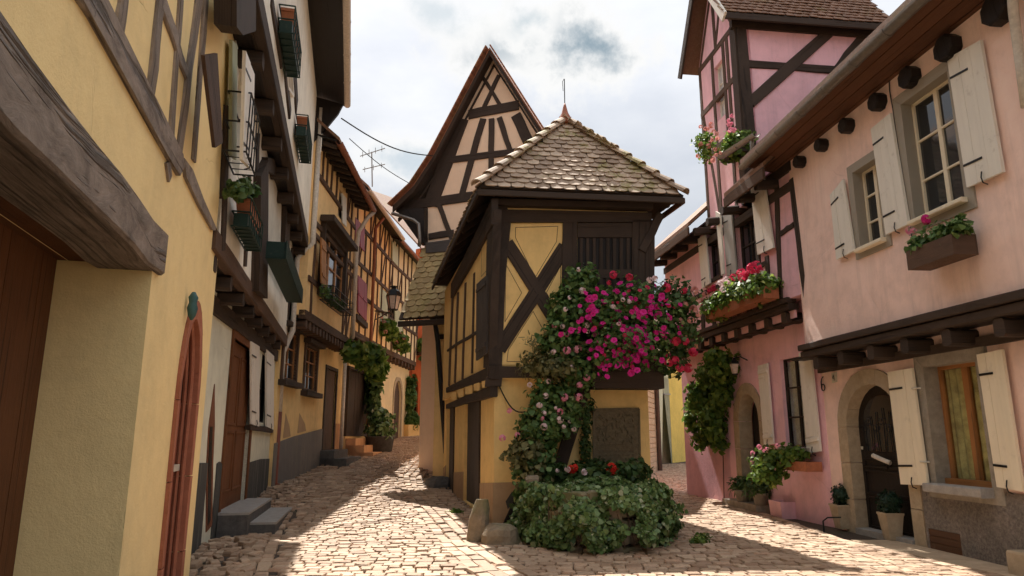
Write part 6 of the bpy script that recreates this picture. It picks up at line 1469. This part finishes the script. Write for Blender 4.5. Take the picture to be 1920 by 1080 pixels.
# ---------------------------------------------------------------- planter, ivy and flowers in the fork
KP = lambda p: (p - CAM).length / FPX
pl_c = V((1.35, 10.4, 0))
planter = thing('stone_planter', 'low rough stone planter in front of the yellow corner house, smothered by ivy', 'planter', pl_c)
def stone_planter():
    T = planter; pts = [(1.18 + .92 * math.cos(a), 10.75 + 1.36 * math.sin(a)) for a in [math.pi * (1.0 + i / 7) for i in range(8)]] + [(2.1, 12.1)]; rr = random.Random(9)
    left = [(.26, 10.75), (.26, 11.95)]
    m = MB(); m.prism([V((x, y, -.1)) for x, y in [(1.18 + .82 * math.cos(a), 10.75 + 1.26 * math.sin(a)) for a in [math.pi * (1.0 + i / 10) for i in range(11)]] + [(2.0, 12.1), (.36, 12.0)]], (0, 0, .82)); m.build('core', 'soil', T)
    def course(path):
        for a, b in zip(path[:-1], path[1:]):
            a, b = V((*a, 0)), V((*b, 0)); d = b - a; L_ = d.length; d.normalize(); n = V((d.y, -d.x, 0)); z = -.08
            while z < .66:
                h = rr.uniform(.13, .24); u = rr.uniform(-.1, 0)
                while u < L_ - .05:
                    l = rr.uniform(.22, .5); l = min(l, L_ - u + .05); c = a + d * (u + l / 2) + V((0, 0, z + h / 2)) - n * .02
                    m = MB(); rings = []
                    for o_, k in ((-.12, 1), (.03, 1), (.075, .82)): rings.append([c + n * o_ + d * sx * l * .48 * k * rr.uniform(.94, 1.04) + V((0, 0, sz * h * .48 * k * rr.uniform(.92, 1.05))) for sx, sz in ((-1, -.7), (-.75, -1), (.75, -1), (1, -.7), (1, .7), (.75, 1), (-.75, 1), (-1, .7))])
                    m.hull(rings, n); m.build('stone', 'stone_moss', T); u += l + .02
                z += h + .015
    course(pts); course(left[::-1])
stone_planter()
def fp(x, y, off): return TF.P(x, y, off)
def blob_px(x, y, off, rx, rz, n, ry=None, w=TF):
    p = w.P(x, y, off); k = KP(p); return (p, (rx * k, (ry or rx * .8) * k, rz * k), n)
def surf_ivy():
    P, N = [], []
    for i in range(17000):
        x = rng.uniform(.2, 2.2); y = rng.uniform(9.3, 12.0)
        # dome height over plan: outline bulges past the stones
        cx, cy = 1.18, 10.75; fx = (x - cx) / .98; fy = (y - cy) / 1.42
        r = math.hypot(fx, fy)
        top = .60 + .16 * math.cos(min(1, r) * 1.5) + .20 * noise.noise(V((x * 2.6, y * 2.6, 0)))
        P.append((x, y, top)); N.append((fx * .6, fy * .6 - .2, 1))
    P = np.array(P); N = np.array(N); keep = (((P[:, 0] - 1.18) / .92) ** 2 + ((P[:, 1] - 10.75) / 1.36) ** 2) < 1.0
    P, N = P[keep], N[keep]
    # curtains down the sides
    Q, M = [], []
    for i in range(15000):
        a = rng.uniform(math.pi * .98, math.pi * 2.12); z = rng.uniform(0.02, 1) ** .8 * .80; k_ = 1 - .10 * (z / .8) ** 2; rx, ry = .90 * k_, 1.40 * k_
        b = .08 + .08 * math.sin(math.pi * (z / .8)) + .34 * noise.noise(V((a * 3.2, z * 3, 4))) + .08 * noise.noise(V((a * 9, z * 8, 1))); low = .06 + .62 * max(0, noise.noise(V((a * 3.1, 0, 7)))) 
        # bare stone window seen in the photograph
        x = 1.22 + (rx + b) * math.cos(a); y = 10.75 + (ry + b) * math.sin(a)
        if z < low * .9: continue
        if 1.16 < x < 1.66 and y < 10 and z < .60 + .05 * noise.noise(V((x * 6, z * 6, 1))) and noise.noise(V((x * 5, z * 5, 2))) < .22: continue
        Q.append((x + rng.normal(0, .03), y + rng.normal(0, .03), z)); M.append((math.cos(a), math.sin(a), .55))
    lumps = [blob_px(*q) for q in ((1235, 965, 1.6, 38, 34, 700), (1025, 935, 1.5, 30, 28, 420), (1200, 930, 1.2, 40, 22, 420), (1245, 1015, 1.7, 26, 26, 380), (1020, 1020, 2.1, 22, 20, 260), (1060, 940, 1.7, 34, 18, 300), (1195, 1035, 2.3, 26, 14, 240), (1025, 1040, 2.4, 22, 12, 200))]
    LP, LN = blobs(lumps, .5, .3); P = np.concatenate([P, LP]); N = np.concatenate([N, LN])
    iv = thing('ivy', 'dense green ivy mound hanging over the stone planter', 'ivy', (1.18, 10.4, 0))
    leaves('foliage', 'leaf_ivy', iv, np.concatenate([P, np.array(Q)]), np.concatenate([N, np.array(M)]), .064, IVY, .85)
    m = MB()
    for k in range(26):
        a = rng.uniform(math.pi, 2 * math.pi); p = [V((1.18 + (.92 + .1 * t_) * math.cos(a + .1 * t_), 10.75 + (1.36 + .12 * t_) * math.sin(a + .1 * t_), .7 - .6 * t_)) for t_ in (0, .3, .6, 1)]; m.tube(p, .008, 4)
    m.build('stems', 'timber_brown', iv)
surf_ivy()
def plant(name, label, cat, lst, mat, size, shape=LEAF, stems=None, group=None, up=.4, jit=.7, shell=.4):
    """lst: (point, radius xyz, count)"""
    c = sum((V(a) for a, _, _ in lst), V((0, 0, 0))) / len(lst); zmin = min(V(a).z - (r if isinstance(r, (int, float)) else r[2]) for a, r, _ in lst)
    T = thing(name, label, cat, (c.x, c.y, zmin), group); P, N = blobs(lst, shell, up); leaves('foliage', mat, T, P, N, size, shape, jit)
    if stems:
        m = MB()
        for s_ in stems: m.tube(s_, .012, 5)
        m.build('stems', 'timber_brown', T)
    return T, P, N
def pick(P, N, n, face=(0, -1, .3), minz=None):
    """positions on the outside of a plant turned to the street"""
    f = np.array(face) / np.linalg.norm(face); sc = (N / (np.linalg.norm(N, axis=1)[:, None] + 1e-9)) @ f; idx = np.where(sc > .25)[0]
    rng.shuffle(idx); return P[idx[:n]] + N[idx[:n]] * .05, N[idx[:n]] + f
# trailing geraniums climbing the corner
gl = [blob_px(*q) for q in ((1092, 528, .45, 34, 32, 520), (1062, 580, .5, 36, 42, 620), (1048, 640, .5, 38, 42, 650), (1082, 690, .5, 36, 46, 650), (1030, 745, .5, 40, 38, 620), (1015, 800, .55, 44, 44, 800), (1060, 770, .5, 34, 44, 560), (1000, 870, .65, 40, 40, 600), (1000, 930, .8, 36, 40, 520), (985, 960, .8, 20, 30, 220))]
T, P, N = plant('geranium_climber', 'tall trailing geranium with pink and white blossoms climbing the corner of the yellow house', 'geranium', gl, 'leaf_geranium', .085, IVY,
    [[fp(990, 960, .5), fp(1000, 850, .45), fp(1030, 740, .4), fp(1060, 620, .4), fp(1090, 530, .4)], [fp(1010, 930, .5), fp(1050, 800, .45), fp(1080, 690, .4)]], shell=.35)
def spread(T, kind, mat, lst, off, size, w=TF, jit=.08, face=None):
    pts = [w.P(x, y, off + random.uniform(-jit, jit)) for x, y in lst]; flowers(T, kind, mat, pts, [face or (w.n + V((0, 0, .3)))] * len(pts), size)
spread(T, 'loose', 'petal_pink', ((955, 770), (942, 821), (970, 815), (1045, 882), (1083, 655), (1087, 722), (1100, 708), (1063, 657), (1017, 785), (1058, 745), (975, 840), (1063, 627), (1040, 610), (1085, 745), (1050, 772)), .75, .075)
spread(T, 'loose', 'petal_white', ((1085, 505), (1092, 545), (1068, 558), (1060, 580), (1055, 612), (1090, 585), (1100, 610), (1102, 622), (993, 722), (1023, 742), (1009, 760), (1020, 775), (1042, 765), (1050, 787), (1020, 800), (1057, 800), (1068, 790), (1076, 805), (1028, 715), (1072, 688), (1038, 660), (1012, 760), (985, 905), (992, 935)), .8, .065)
gy = [blob_px(*q) for q in ((1040, 690, .65, 42, 24, 420), (982, 850, .75, 36, 30, 460), (1010, 680, .5, 34, 26, 260), (1000, 890, .8, 30, 26, 220))]
plant('variegated_shrub', 'olive-yellow leaved trailing plant woven through the geraniums on the corner', 'plant', gy, 'leaf_olive', .08, LEAF, shell=.3)
ge = [blob_px(*q) for q in ((1010, 640, .45, 34, 14, 130), (985, 690, .45, 22, 18, 90))]
plant('wispy_herb', 'wispy green-brown sprigs sticking out left of the geraniums', 'plant', ge, 'leaf_olive', .10, [(-.08, 0), (-.06, .7), (0, 1), (.06, .7), (.08, 0)], shell=.1)
# trough with petunias
tr = thing('flower_trough', 'dark wooden flower trough on the upper front of the yellow house', 'planter', fp(1165, 725, .3))
def trough():
    a, b = TF.uz(1098, 640, .1)[0], TF.uz(1226, 640, .1)[0]; z0, z1 = TF.uz(1160, 728, .55)[1], TF.uz(1160, 660, .55)[1]
    for nm, q in (('board', (a, b, .55, .58)), ('board', (a, b, .09, .12))):
        m = MB(); m.prism([TF.W(a, z0, q[2]), TF.W(b, z0, q[2]), TF.W(b, z0, q[3]), TF.W(a, z0, q[3])], (0, 0, z1 - z0), ax=TF.d); m.build(nm, 'timber_dark', tr)
    m = MB(); m.prism([TF.W(a, z0, .12), TF.W(b, z0, .12), TF.W(b, z0, .55), TF.W(a, z0, .55)], (0, 0, .04)); m.build('base', 'timber_dark', tr)
    for u in (a, b - .03): m = MB(); m.prism([TF.W(u, z0, .12), TF.W(u + .03, z0, .12), TF.W(u + .03, z0, .55), TF.W(u, z0, .55)], (0, 0, z1 - z0)); m.build('end_board', 'timber_dark', tr)
    m = MB(); m.prism([TF.W(a, z1 - .06, .12), TF.W(b, z1 - .06, .12), TF.W(b, z1 - .06, .55), TF.W(a, z1 - .06, .55)], (0, 0, .02)); m.build('soil', 'soil', tr)
trough()
pb = [blob_px(*q) for q in ((1130, 590, .6, 50, 50, 900), (1190, 570, .65, 55, 48, 1000), (1170, 640, .8, 62, 46, 1050), (1235, 600, .75, 50, 60, 1000), (1140, 660, .75, 36, 34, 420), (1215, 650, .8, 40, 36, 480))]
T, P, N = plant('petunia_mass', 'great hanging mass of magenta petunias on the yellow house front', 'petunia', pb, 'leaf_geranium', .07, LEAF, shell=.4)
pts, nn = pick(P, N, 150, (0, -1, -.05)); flowers(T, 'petunia', 'petal_magenta', pts[:110], nn[:110], .05); flowers(T, 'petunia', 'petal_cerise', pts[110:], nn[110:], .04)
cc_ = [(1110 + random.gauss(70, 45), 560 + random.gauss(60, 36)) for _ in range(16)] + [(1130, 690), (1185, 690), (1100, 590), (1240, 560)]
spread(T, 'petunia', 'petal_magenta', [(x + random.gauss(0, 11), y + random.gauss(0, 9)) for x, y in cc_ for _ in range(7)], 1.05, .052, jit=.12)
spread(T, 'loose', 'petal_white', ((1168, 562), (1160, 607), (1180, 565), (1228, 522), (1218, 525), (1150, 575)), 1.1, .075)
rb = [blob_px(*q) for q in ((1265, 560, .7, 42, 40, 620), (1275, 620, .7, 34, 50, 560), (1260, 680, .6, 34, 26, 300), (1290, 580, .65, 20, 36, 200))]
T, P, N = plant('trailing_geranium', 'darker trailing geranium with crimson and pale blossoms at the right end of the petunias', 'geranium', rb, 'leaf_dark', .075, IVY, shell=.4)
spread(T, 'loose', 'petal_cerise', ((1150, 515), (1142, 530), (1180, 520), (1265, 675), (1275, 690), (1255, 680), (1300, 660), (1285, 640), (1268, 640), (1290, 690), (1250, 540), (1282, 545)), .95, .085)
spread(T, 'loose', 'petal_rose', ((1297, 560), (1300, 580), (1302, 545), (1295, 600), (1285, 570), (1310, 590), (1283, 630), (1276, 600)), .9, .085)
gb = [blob_px(*q) for q in ((1090, 893, 1.0, 44, 22, 420), (1160, 890, 1.0, 50, 22, 480), (1195, 885, .6, 26, 26, 260), (1040, 890, .8, 30, 24, 260))]
T, P, N = plant('red_geranium', 'low red geraniums along the foot of the plaque above the ivy', 'geranium', gb, 'leaf_dark', .09, IVY, shell=.3)
spread(T, 'head', 'petal_red', ((1146, 878), (1153, 887), (1076, 877), (1150, 882), (1072, 880)), 1.25, .08); spread(T, 'loose', 'petal_white', ((1064, 880), (1096, 885), (1045, 882)), 1.25, .06)
vb = [blob_px(*q) for q in ((1100, 790, .12, 10, 34, 260), (1098, 840, .14, 12, 36, 300), (1108, 760, .1, 8, 14, 70), (1115, 868, .14, 26, 10, 160))]
plant('creeper', 'small-leaved creeper along the left edge of the stone plaque', 'creeper', vb, 'leaf_dark', .05, IVY, shell=.2)

# ---------------------------------------------------------------- right side flowers
def wbox(name, label, w, x0, y0, x1, y1, off, dep, h, mat, cat='planter', soil=True):
    a, b = w.P(x0, y0, off + dep), w.P(x1, y1, off + dep); zc = (a.z + b.z) / 2; u0, u1 = sorted(((a - w.a).dot(w.d), (b - w.a).dot(w.d)))
    T = thing(name, label, cat, w.W((u0 + u1) / 2, zc - h, off)); t_ = .025
    for nm, q in (('board', (u0, u1, off + dep - t_, off + dep)), ('board', (u0, u1, off, off + t_))):
        m = MB(); m.prism([w.W(u0, zc - h, q[2]), w.W(u1, zc - h, q[2]), w.W(u1, zc - h, q[3]), w.W(u0, zc - h, q[3])], (0, 0, h), ax=w.d); m.build(nm, mat, T)
    for u in (u0, u1 - t_):
        m = MB(); m.prism([w.W(u, zc - h, off + t_), w.W(u + t_, zc - h, off + t_), w.W(u + t_, zc - h, off + dep - t_), w.W(u, zc - h, off + dep - t_)], (0, 0, h)); m.build('end_board', mat, T)
    m = MB(); m.prism([w.W(u0 + t_, zc - h, off + t_), w.W(u1 - t_, zc - h, off + t_), w.W(u1 - t_, zc - h, off + dep - t_), w.W(u0 + t_, zc - h, off + dep - t_)], (0, 0, .02)); m.build('base', mat, T)
    m = MB(); m.prism([w.W(u0 + t_, zc - .04, off + t_), w.W(u1 - t_, zc - .04, off + t_), w.W(u1 - t_, zc - .04, off + dep - t_), w.W(u0 + t_, zc - .04, off + dep - t_)], (0, 0, .01)); m.build('soil', 'soil', T)
    return w.W(u0, zc, off + dep / 2), w.W(u1, zc, off + dep / 2)
def row_plant(name, label, a, b, n, r, mat, size, cnt, shape=IVY, cat='geranium', droop=.0):
    lst = [(a.lerp(b, (i + .5) / n) + V((0, 0, r * .35 + random.uniform(-.3, .3) * r - droop)), (r * random.uniform(.8, 1.2), r * .9, r * random.uniform(.7, 1.15)), cnt) for i in range(n)]
    return plant(name, label, cat, lst, mat, size, shape, shell=.3)
a, b = wbox('window_box', 'dark wooden window box under the large upper window of the salmon house', R1, 1698, 470, 1784, 440, .42, .30, .24, 'timber_brown')
T, P, N = row_plant('geranium', 'pink geranium in the dark window box of the salmon house', a, b, 6, .16, 'leaf_geranium', .07, 170)
spread(T, 'head', 'petal_pink', ((1706, 432), (1714, 432)), .65, .06, R1); spread(T, 'head', 'petal_magenta', ((1735, 409), (1738, 412)), .62, .06, R1)
a, b = wbox('window_box', 'long terracotta-brown window box on the upper floor of the pink house', R2, 1322, 585, 1430, 535, .40, .30, .22, 'terracotta')
T, P, N = row_plant('geranium', 'bushy geraniums with red and white heads on the pink house window', a, b, 8, .27, 'leaf_bright', .08, 420, droop=.0)
R2s = lambda kind, mat, l, size, off=.72: spread(T, kind, mat, l, off, size, R2, .06)
R2s('head', 'petal_cerise', ((1418, 500), (1410, 503), (1390, 512), (1375, 520), (1403, 515), (1340, 540), (1332, 545), (1395, 520), (1425, 508)), .10); R2s('head', 'petal_white', ((1362, 525), (1352, 532), (1388, 520), (1356, 542), (1372, 530)), .09); R2s('head', 'petal_rose', ((1390, 516), (1318, 560), (1312, 570), (1322, 552)), .09)
a, b = wbox('window_box', 'small dark window box high on the pink dormer', R2, 1352, 285, 1378, 268, .44, .28, .2, 'timber_dark')
T, P, N = row_plant('geranium', 'yellow-green trailing plant with pink flowers in the dormer window box', a, b, 4, .26, 'leaf_bright', .08, 330, droop=.1)
c = R2.P(1325, 275, .85); P2, N2 = blobs([(c, (.2, .35, .32), 260), (c + V((-.05, .1, .15)), (.2, .3, .2), 160)], .3); leaves('foliage', 'leaf_bright', T, P2, N2, .07, LEAF)
spread(T, 'loose', 'petal_rose', [(1308 + random.random() * 50, 232 + random.random() * 70) for _ in range(22)], .95, .06, R2); spread(T, 'loose', 'petal_pink', [(1360 + random.random() * 16, 215 + random.random() * 30) for _ in range(7)], .8, .06, R2)
# climber with its pale new leaves
cl = [blob_px(*q, w=R2) for q in ((1355, 690, .30, 30, 28, 700), (1330, 700, .3, 26, 26, 420), (1320, 740, .3, 28, 34, 700), (1338, 790, .28, 26, 40, 700), (1318, 815, .25, 22, 28, 420), (1352, 730, .25, 22, 34, 460), (1300, 770, .3, 16, 26, 240), (1350, 830, .2, 14, 16, 160))]
T, P, N = plant('climbing_vine', 'lush green climbing vine on the pink house wall beside the lantern', 'vine', cl, 'leaf_bright', .10, LEAF, [[R2.P(1358, 945, .06), R2.P(1356, 860, .08), R2.P(1348, 760, .1), R2.P(1350, 690, .1)]], shell=.3)
c2 = [blob_px(*q, w=R2) for q in ((1302, 745, .55, 16, 26, 150), (1295, 785, .5, 12, 22, 110), (1345, 665, .45, 24, 12, 150))]; P2, N2 = blobs(c2, .3); leaves('foliage', 'leaf_bright', T, P2, N2, .11, LEAF)
wl = thing('wall_lantern', 'small black wall lantern above the arched door of the pink house', 'lamp', R2.P(1376, 700, .3))
def lantern():
    c = R2.P(1377, 690, .3); k = KP(c); m = MB(); m.lathe(c, [(5 * k, -10 * k), (8.5 * k, 7 * k)], 4, sq=True); m.build('lamp_glass', 'lamp_glass', wl)
    m = MB(); m.lathe(c, [(9.5 * k, 7 * k), (9.5 * k, 8.5 * k), (3 * k, 15 * k), (1.5 * k, 18 * k)], 4, sq=True); m.lathe(c, [(5.5 * k, -12 * k), (5.5 * k, -10 * k)], 4, sq=True); m.tube([c + V((0, 0, 17 * k)), c + V((0, 0, 20 * k)) - R2.n * .15, c - R2.n * .3 + V((0, 0, 14 * k))], 1.2 * k, 5); m.build('frame', 'metal_black', wl)
lantern()
# rose in the window tray and pots by the pink door
a, b = wbox('window_tray', 'terracotta window tray below the small-paned window of the pink house', R2, 1468, 862, 1512, 868, .05, .28, .16, 'terracotta')
T, P, N = plant('rose_bush', 'leafy pink rose spilling from the window tray over the pink wall', 'rose', [blob_px(*q, w=R2) for q in ((1445, 862, .5, 32, 26, 420), (1425, 885, .6, 20, 18, 180), (1478, 856, .35, 24, 20, 260), (1500, 852, .25, 16, 14, 130), (1450, 890, .55, 24, 18, 220))], 'leaf_bright', .075, LEAF, shell=.2)
spread(T, 'head', 'petal_pink', ((1438, 842), (1433, 846), (1458, 835), (1424, 838), (1412, 850), (1410, 868)), .75, .045, R2)
def pot(name, label, c, r0, r1, h, mat, k=16, sq=False, cat='pot', group=None, soil=True):
    T = thing(name, label, cat, c, group); m = MB(); m.lathe(c, [(r0, 0), (r1, h), (r1 * 1.06, h), (r1 * 1.06, h + .03), (r1 * .9, h + .03), (r1 * .86, h - .06)], k, sq=sq); m.build('body', mat, T, not sq)
    m = MB(); m.lathe(c, [(r1 * .86, h - .08), (r1 * .86, h - .05)], k, sq=sq); m.build('soil', 'soil', T); return T
for i, (x, y, lab, lab2) in enumerate(((1592, 998, 'square sandstone pot left of the dark arched door', 'clipped box ball in the pot left of the arched door'), (1685, 1020, 'square sandstone pot right of the dark arched door, nearest the viewer', 'clipped box ball in the pot right of the arched door'))):
    g = gnd(x, y); g.z = .04; g.y += .14; k = KP(g); pot('stone_pot', lab, g, *((.145, .21) if i == 0 else (.12, .175)), .34, 'stone_sand', 4, True, group='pots beside the arched door')
    T, P, N = plant('box_ball', lab2, 'topiary', [(g + V((0, 0, .50)), .15, 1500)], 'leaf_box', .028, LEAF, up=0, jit=.6, shell=.62, group='box balls beside the arched door'); m = MB(); m.lathe(g, [(.03, .3), (.03, .45), (.1, .46), (.125, .5), (.1, .58), (.02, .62)], 10); m.build('core', 'leaf_box', T, True)
for x, y, lab, r in ((1392, 918, 'grey pot at the left of the pink house doorstep', .16), (1425, 920, 'dark pot with fern on the pink house doorstep', .15)):
    g = gnd(x, y + 18); g.z = .14; p = R2.P(x, y, .2); g = V((p.x, p.y, .16)); pot('flower_pot', lab, g, r * .75, r, .2, 'stone_grey', 14)
    plant('fern', 'dark green fern in the ' + lab, 'fern', [(g + V((0, 0, .34)), (.26, .26, .18), 420)], 'leaf_dark', .13, [(-.12, 0), (-.1, .6), (0, 1), (.1, .6), (.12, 0)], up=.8, shell=.1)
g = gnd(1468, 972); 
def tub(name, label, c, w_, d_, h, mat, dirv, hollow=True, cat='planter'):
    x = V(dirv).normalized(); y = V((-x.y, x.x, 0)); T = thing(name, label, cat, c); rr_ = [[c + x * sx * w_ / 2 * k + y * sy * d_ / 2 * k + V((0, 0, z)) for sx, sy in ((-1, -1), (1, -1), (1, 1), (-1, 1))] for k, z in (((.9, -.05), (1, h), (.84, h), (.8, h - .08)) if hollow else ((1, -.05), (1, h * .9), (.96, h)))]
    m = MB(); m.hull(rr_, x); m.build('body', mat, T)
    if hollow: m = MB(); m.hull([[c + x * sx * w_ / 2 * .82 + y * sy * d_ / 2 * .82 + V((0, 0, z)) for sx, sy in ((-1, -1), (1, -1), (1, 1), (-1, 1))] for z in (h - .1, h - .06)], x); m.build('soil', 'soil', T)
    return T
tub('square_planter', 'pink painted square planter standing at the pink wall', g + V((.12, .1, 0)), .46, .46, .3, 'plaster_pink', R2.d)
g = gnd(1326, 935); tub('stone_block', 'pale pink corner block at the foot of the far pink wall', g + V((.2, .1, 0)), .55, .4, .32, 'plaster_pink', R2.d, False, 'block')
g = gnd(1905, 1090); tub('stone_block', 'rough sandstone block at the lower right edge', g + V((.36, .0, 0)), .5, .5, .28, 'stone_sand', R1.d, False, 'block')
g = gnd(815, 915); boulder('cellar_stone', 'dark hunched stone at the wall of the yellow house in the left lane', (g.x + .1, g.y + .3, g.z - .15), (.42, .6, .42), 'stone_dark')
# weeds
for x, y in ((1318, 1015), (1310, 1022), (640, 872), (855, 965)):
    g = gnd(x, y); plant('weed', {1318: 'small weed tuft growing between the sunny cobbles', 1310: 'second small weed tuft beside the first between the cobbles', 640: 'weed tuft at the left gutter', 855: 'weed tuft by the mossy stones at the yellow house'}[x], 'weed', [(g + V((0, 0, .06)), (.14, .14, .06), 90)], 'leaf_bright', .05, LEAF, up=.8, shell=.1)

# ---------------------------------------------------------------- left side greenery
T, P, N = plant('wisteria', 'bright green climber spilling over the jetty of the ochre house', 'vine', [blob_px(*q, w=L3) for q in ((665, 660, .7, 22, 16, 520), (690, 668, .8, 26, 22, 700), (705, 690, .8, 18, 22, 460), (700, 725, .5, 12, 26, 360), (698, 765, .4, 12, 26, 320), (712, 690, .9, 12, 14, 200))], 'leaf_bright', .2, LEAF, [[L3.P(697, 830, .2), L3.P(698, 740, .25), L3.P(695, 680, .3)]], shell=.3)
P2, N2 = blobs([blob_px(*q, w=L3) for q in ((700, 745, .55, 13, 40, 420), (703, 700, .6, 16, 20, 300))], .3); leaves('foliage', 'leaf_dark', T, P2, N2, .17, LEAF)
g = L4.P(712, 825, .75); g.z = zg(g.x, g.y); pot('dark_tub', 'dark round tub at the foot of the cream house', g, .42, .5, .5, 'stone_dark', 14)
plant('potted_bush', 'dark bush growing from the tub by the cream house', 'bush', [(g + V((0, 0, .75)), (.5, .5, .35), 700), (g + V((0, .1, 1.15)), (.36, .36, .3), 420)], 'leaf_ivy', .13, IVY, shell=.4)
for q, lab in (((725, 615, .6, 15, 13, 460), 'trailing green plant on the first window of the cream house'), ((750, 640, .6, 14, 13, 420), 'flowering green plant on the second window of the cream house')):
    T, P, N = plant('window_plant', lab, 'plant', [blob_px(*q, w=L5), blob_px(q[0] + 8, q[1] + 10, .7, 10, 10, 220, w=L5)], 'leaf_bright', .17, LEAF, shell=.2); pts, nn = pick(P, N, 10); flowers(T, 'head', 'petal_rose', pts, nn, .09)
plant('window_plant', 'green plant hanging on the window of the red house', 'plant', [blob_px(795, 645, .5, 11, 10, 420, w=L6)], 'leaf_bright', .2, LEAF, shell=.2)
for x, y, rx, rz, lab in ((770, 740, 9, 34, 'tall shrub beside the arch of the red house'), (772, 790, 13, 16, 'leafy plant in the yellow tub of the red house'), (815, 790, 14, 18, 'dark bush at the foot of the red house'), (803, 675, 10, 8, 'hanging basket plant on the red house')):
    plant('shrub', lab, 'shrub', [blob_px(x, y, .6, rx, rz, 420, w=L6)], 'leaf_geranium', .2, LEAF, shell=.3)
g = L6.P(772, 812, .6); g.z = zg(g.x, g.y); tub('wooden_tub', 'ochre wooden tub at the arch of the red house', g, .9, .5, .5, 'plaster_ochre', L6.d)
for x0, y0, x1, y1, o_, lab in ((603, 545, 640, 580, .72, 'dry flowers in the wrought-iron guard of the ochre house'), (436, 362, 468, 360, .62, 'sparse plant in the terracotta trough of the white house')):
    w = L3 if x0 > 500 else L2; row_plant('window_plant', lab, w.P(x0, y0, o_), w.P(x1, y1, o_), 4, .1 if w is L2 else .16, 'leaf_dark', .08, 60)

# ---------------------------------------------------------------- groups of like things
GROUPS = {'window_basket': 'green window baskets on the white house', 'weed': 'weed tufts between the cobbles', 'fern': 'ferns on the pink doorstep', 'flower_pot': 'pots on the pink doorstep',
          'cable': 'overhead cables', 'window_box': 'flower boxes on the right-hand houses', 'shrub': 'greenery at the red house', 'window_plant': 'plants on the left-hand windows', 'stone_block': 'stone blocks at the right-hand walls'}
for o in list(bpy.data.objects):
    g = GROUPS.get(o.name.split('.')[0])
    if g and o.parent is None: o['group'] = g
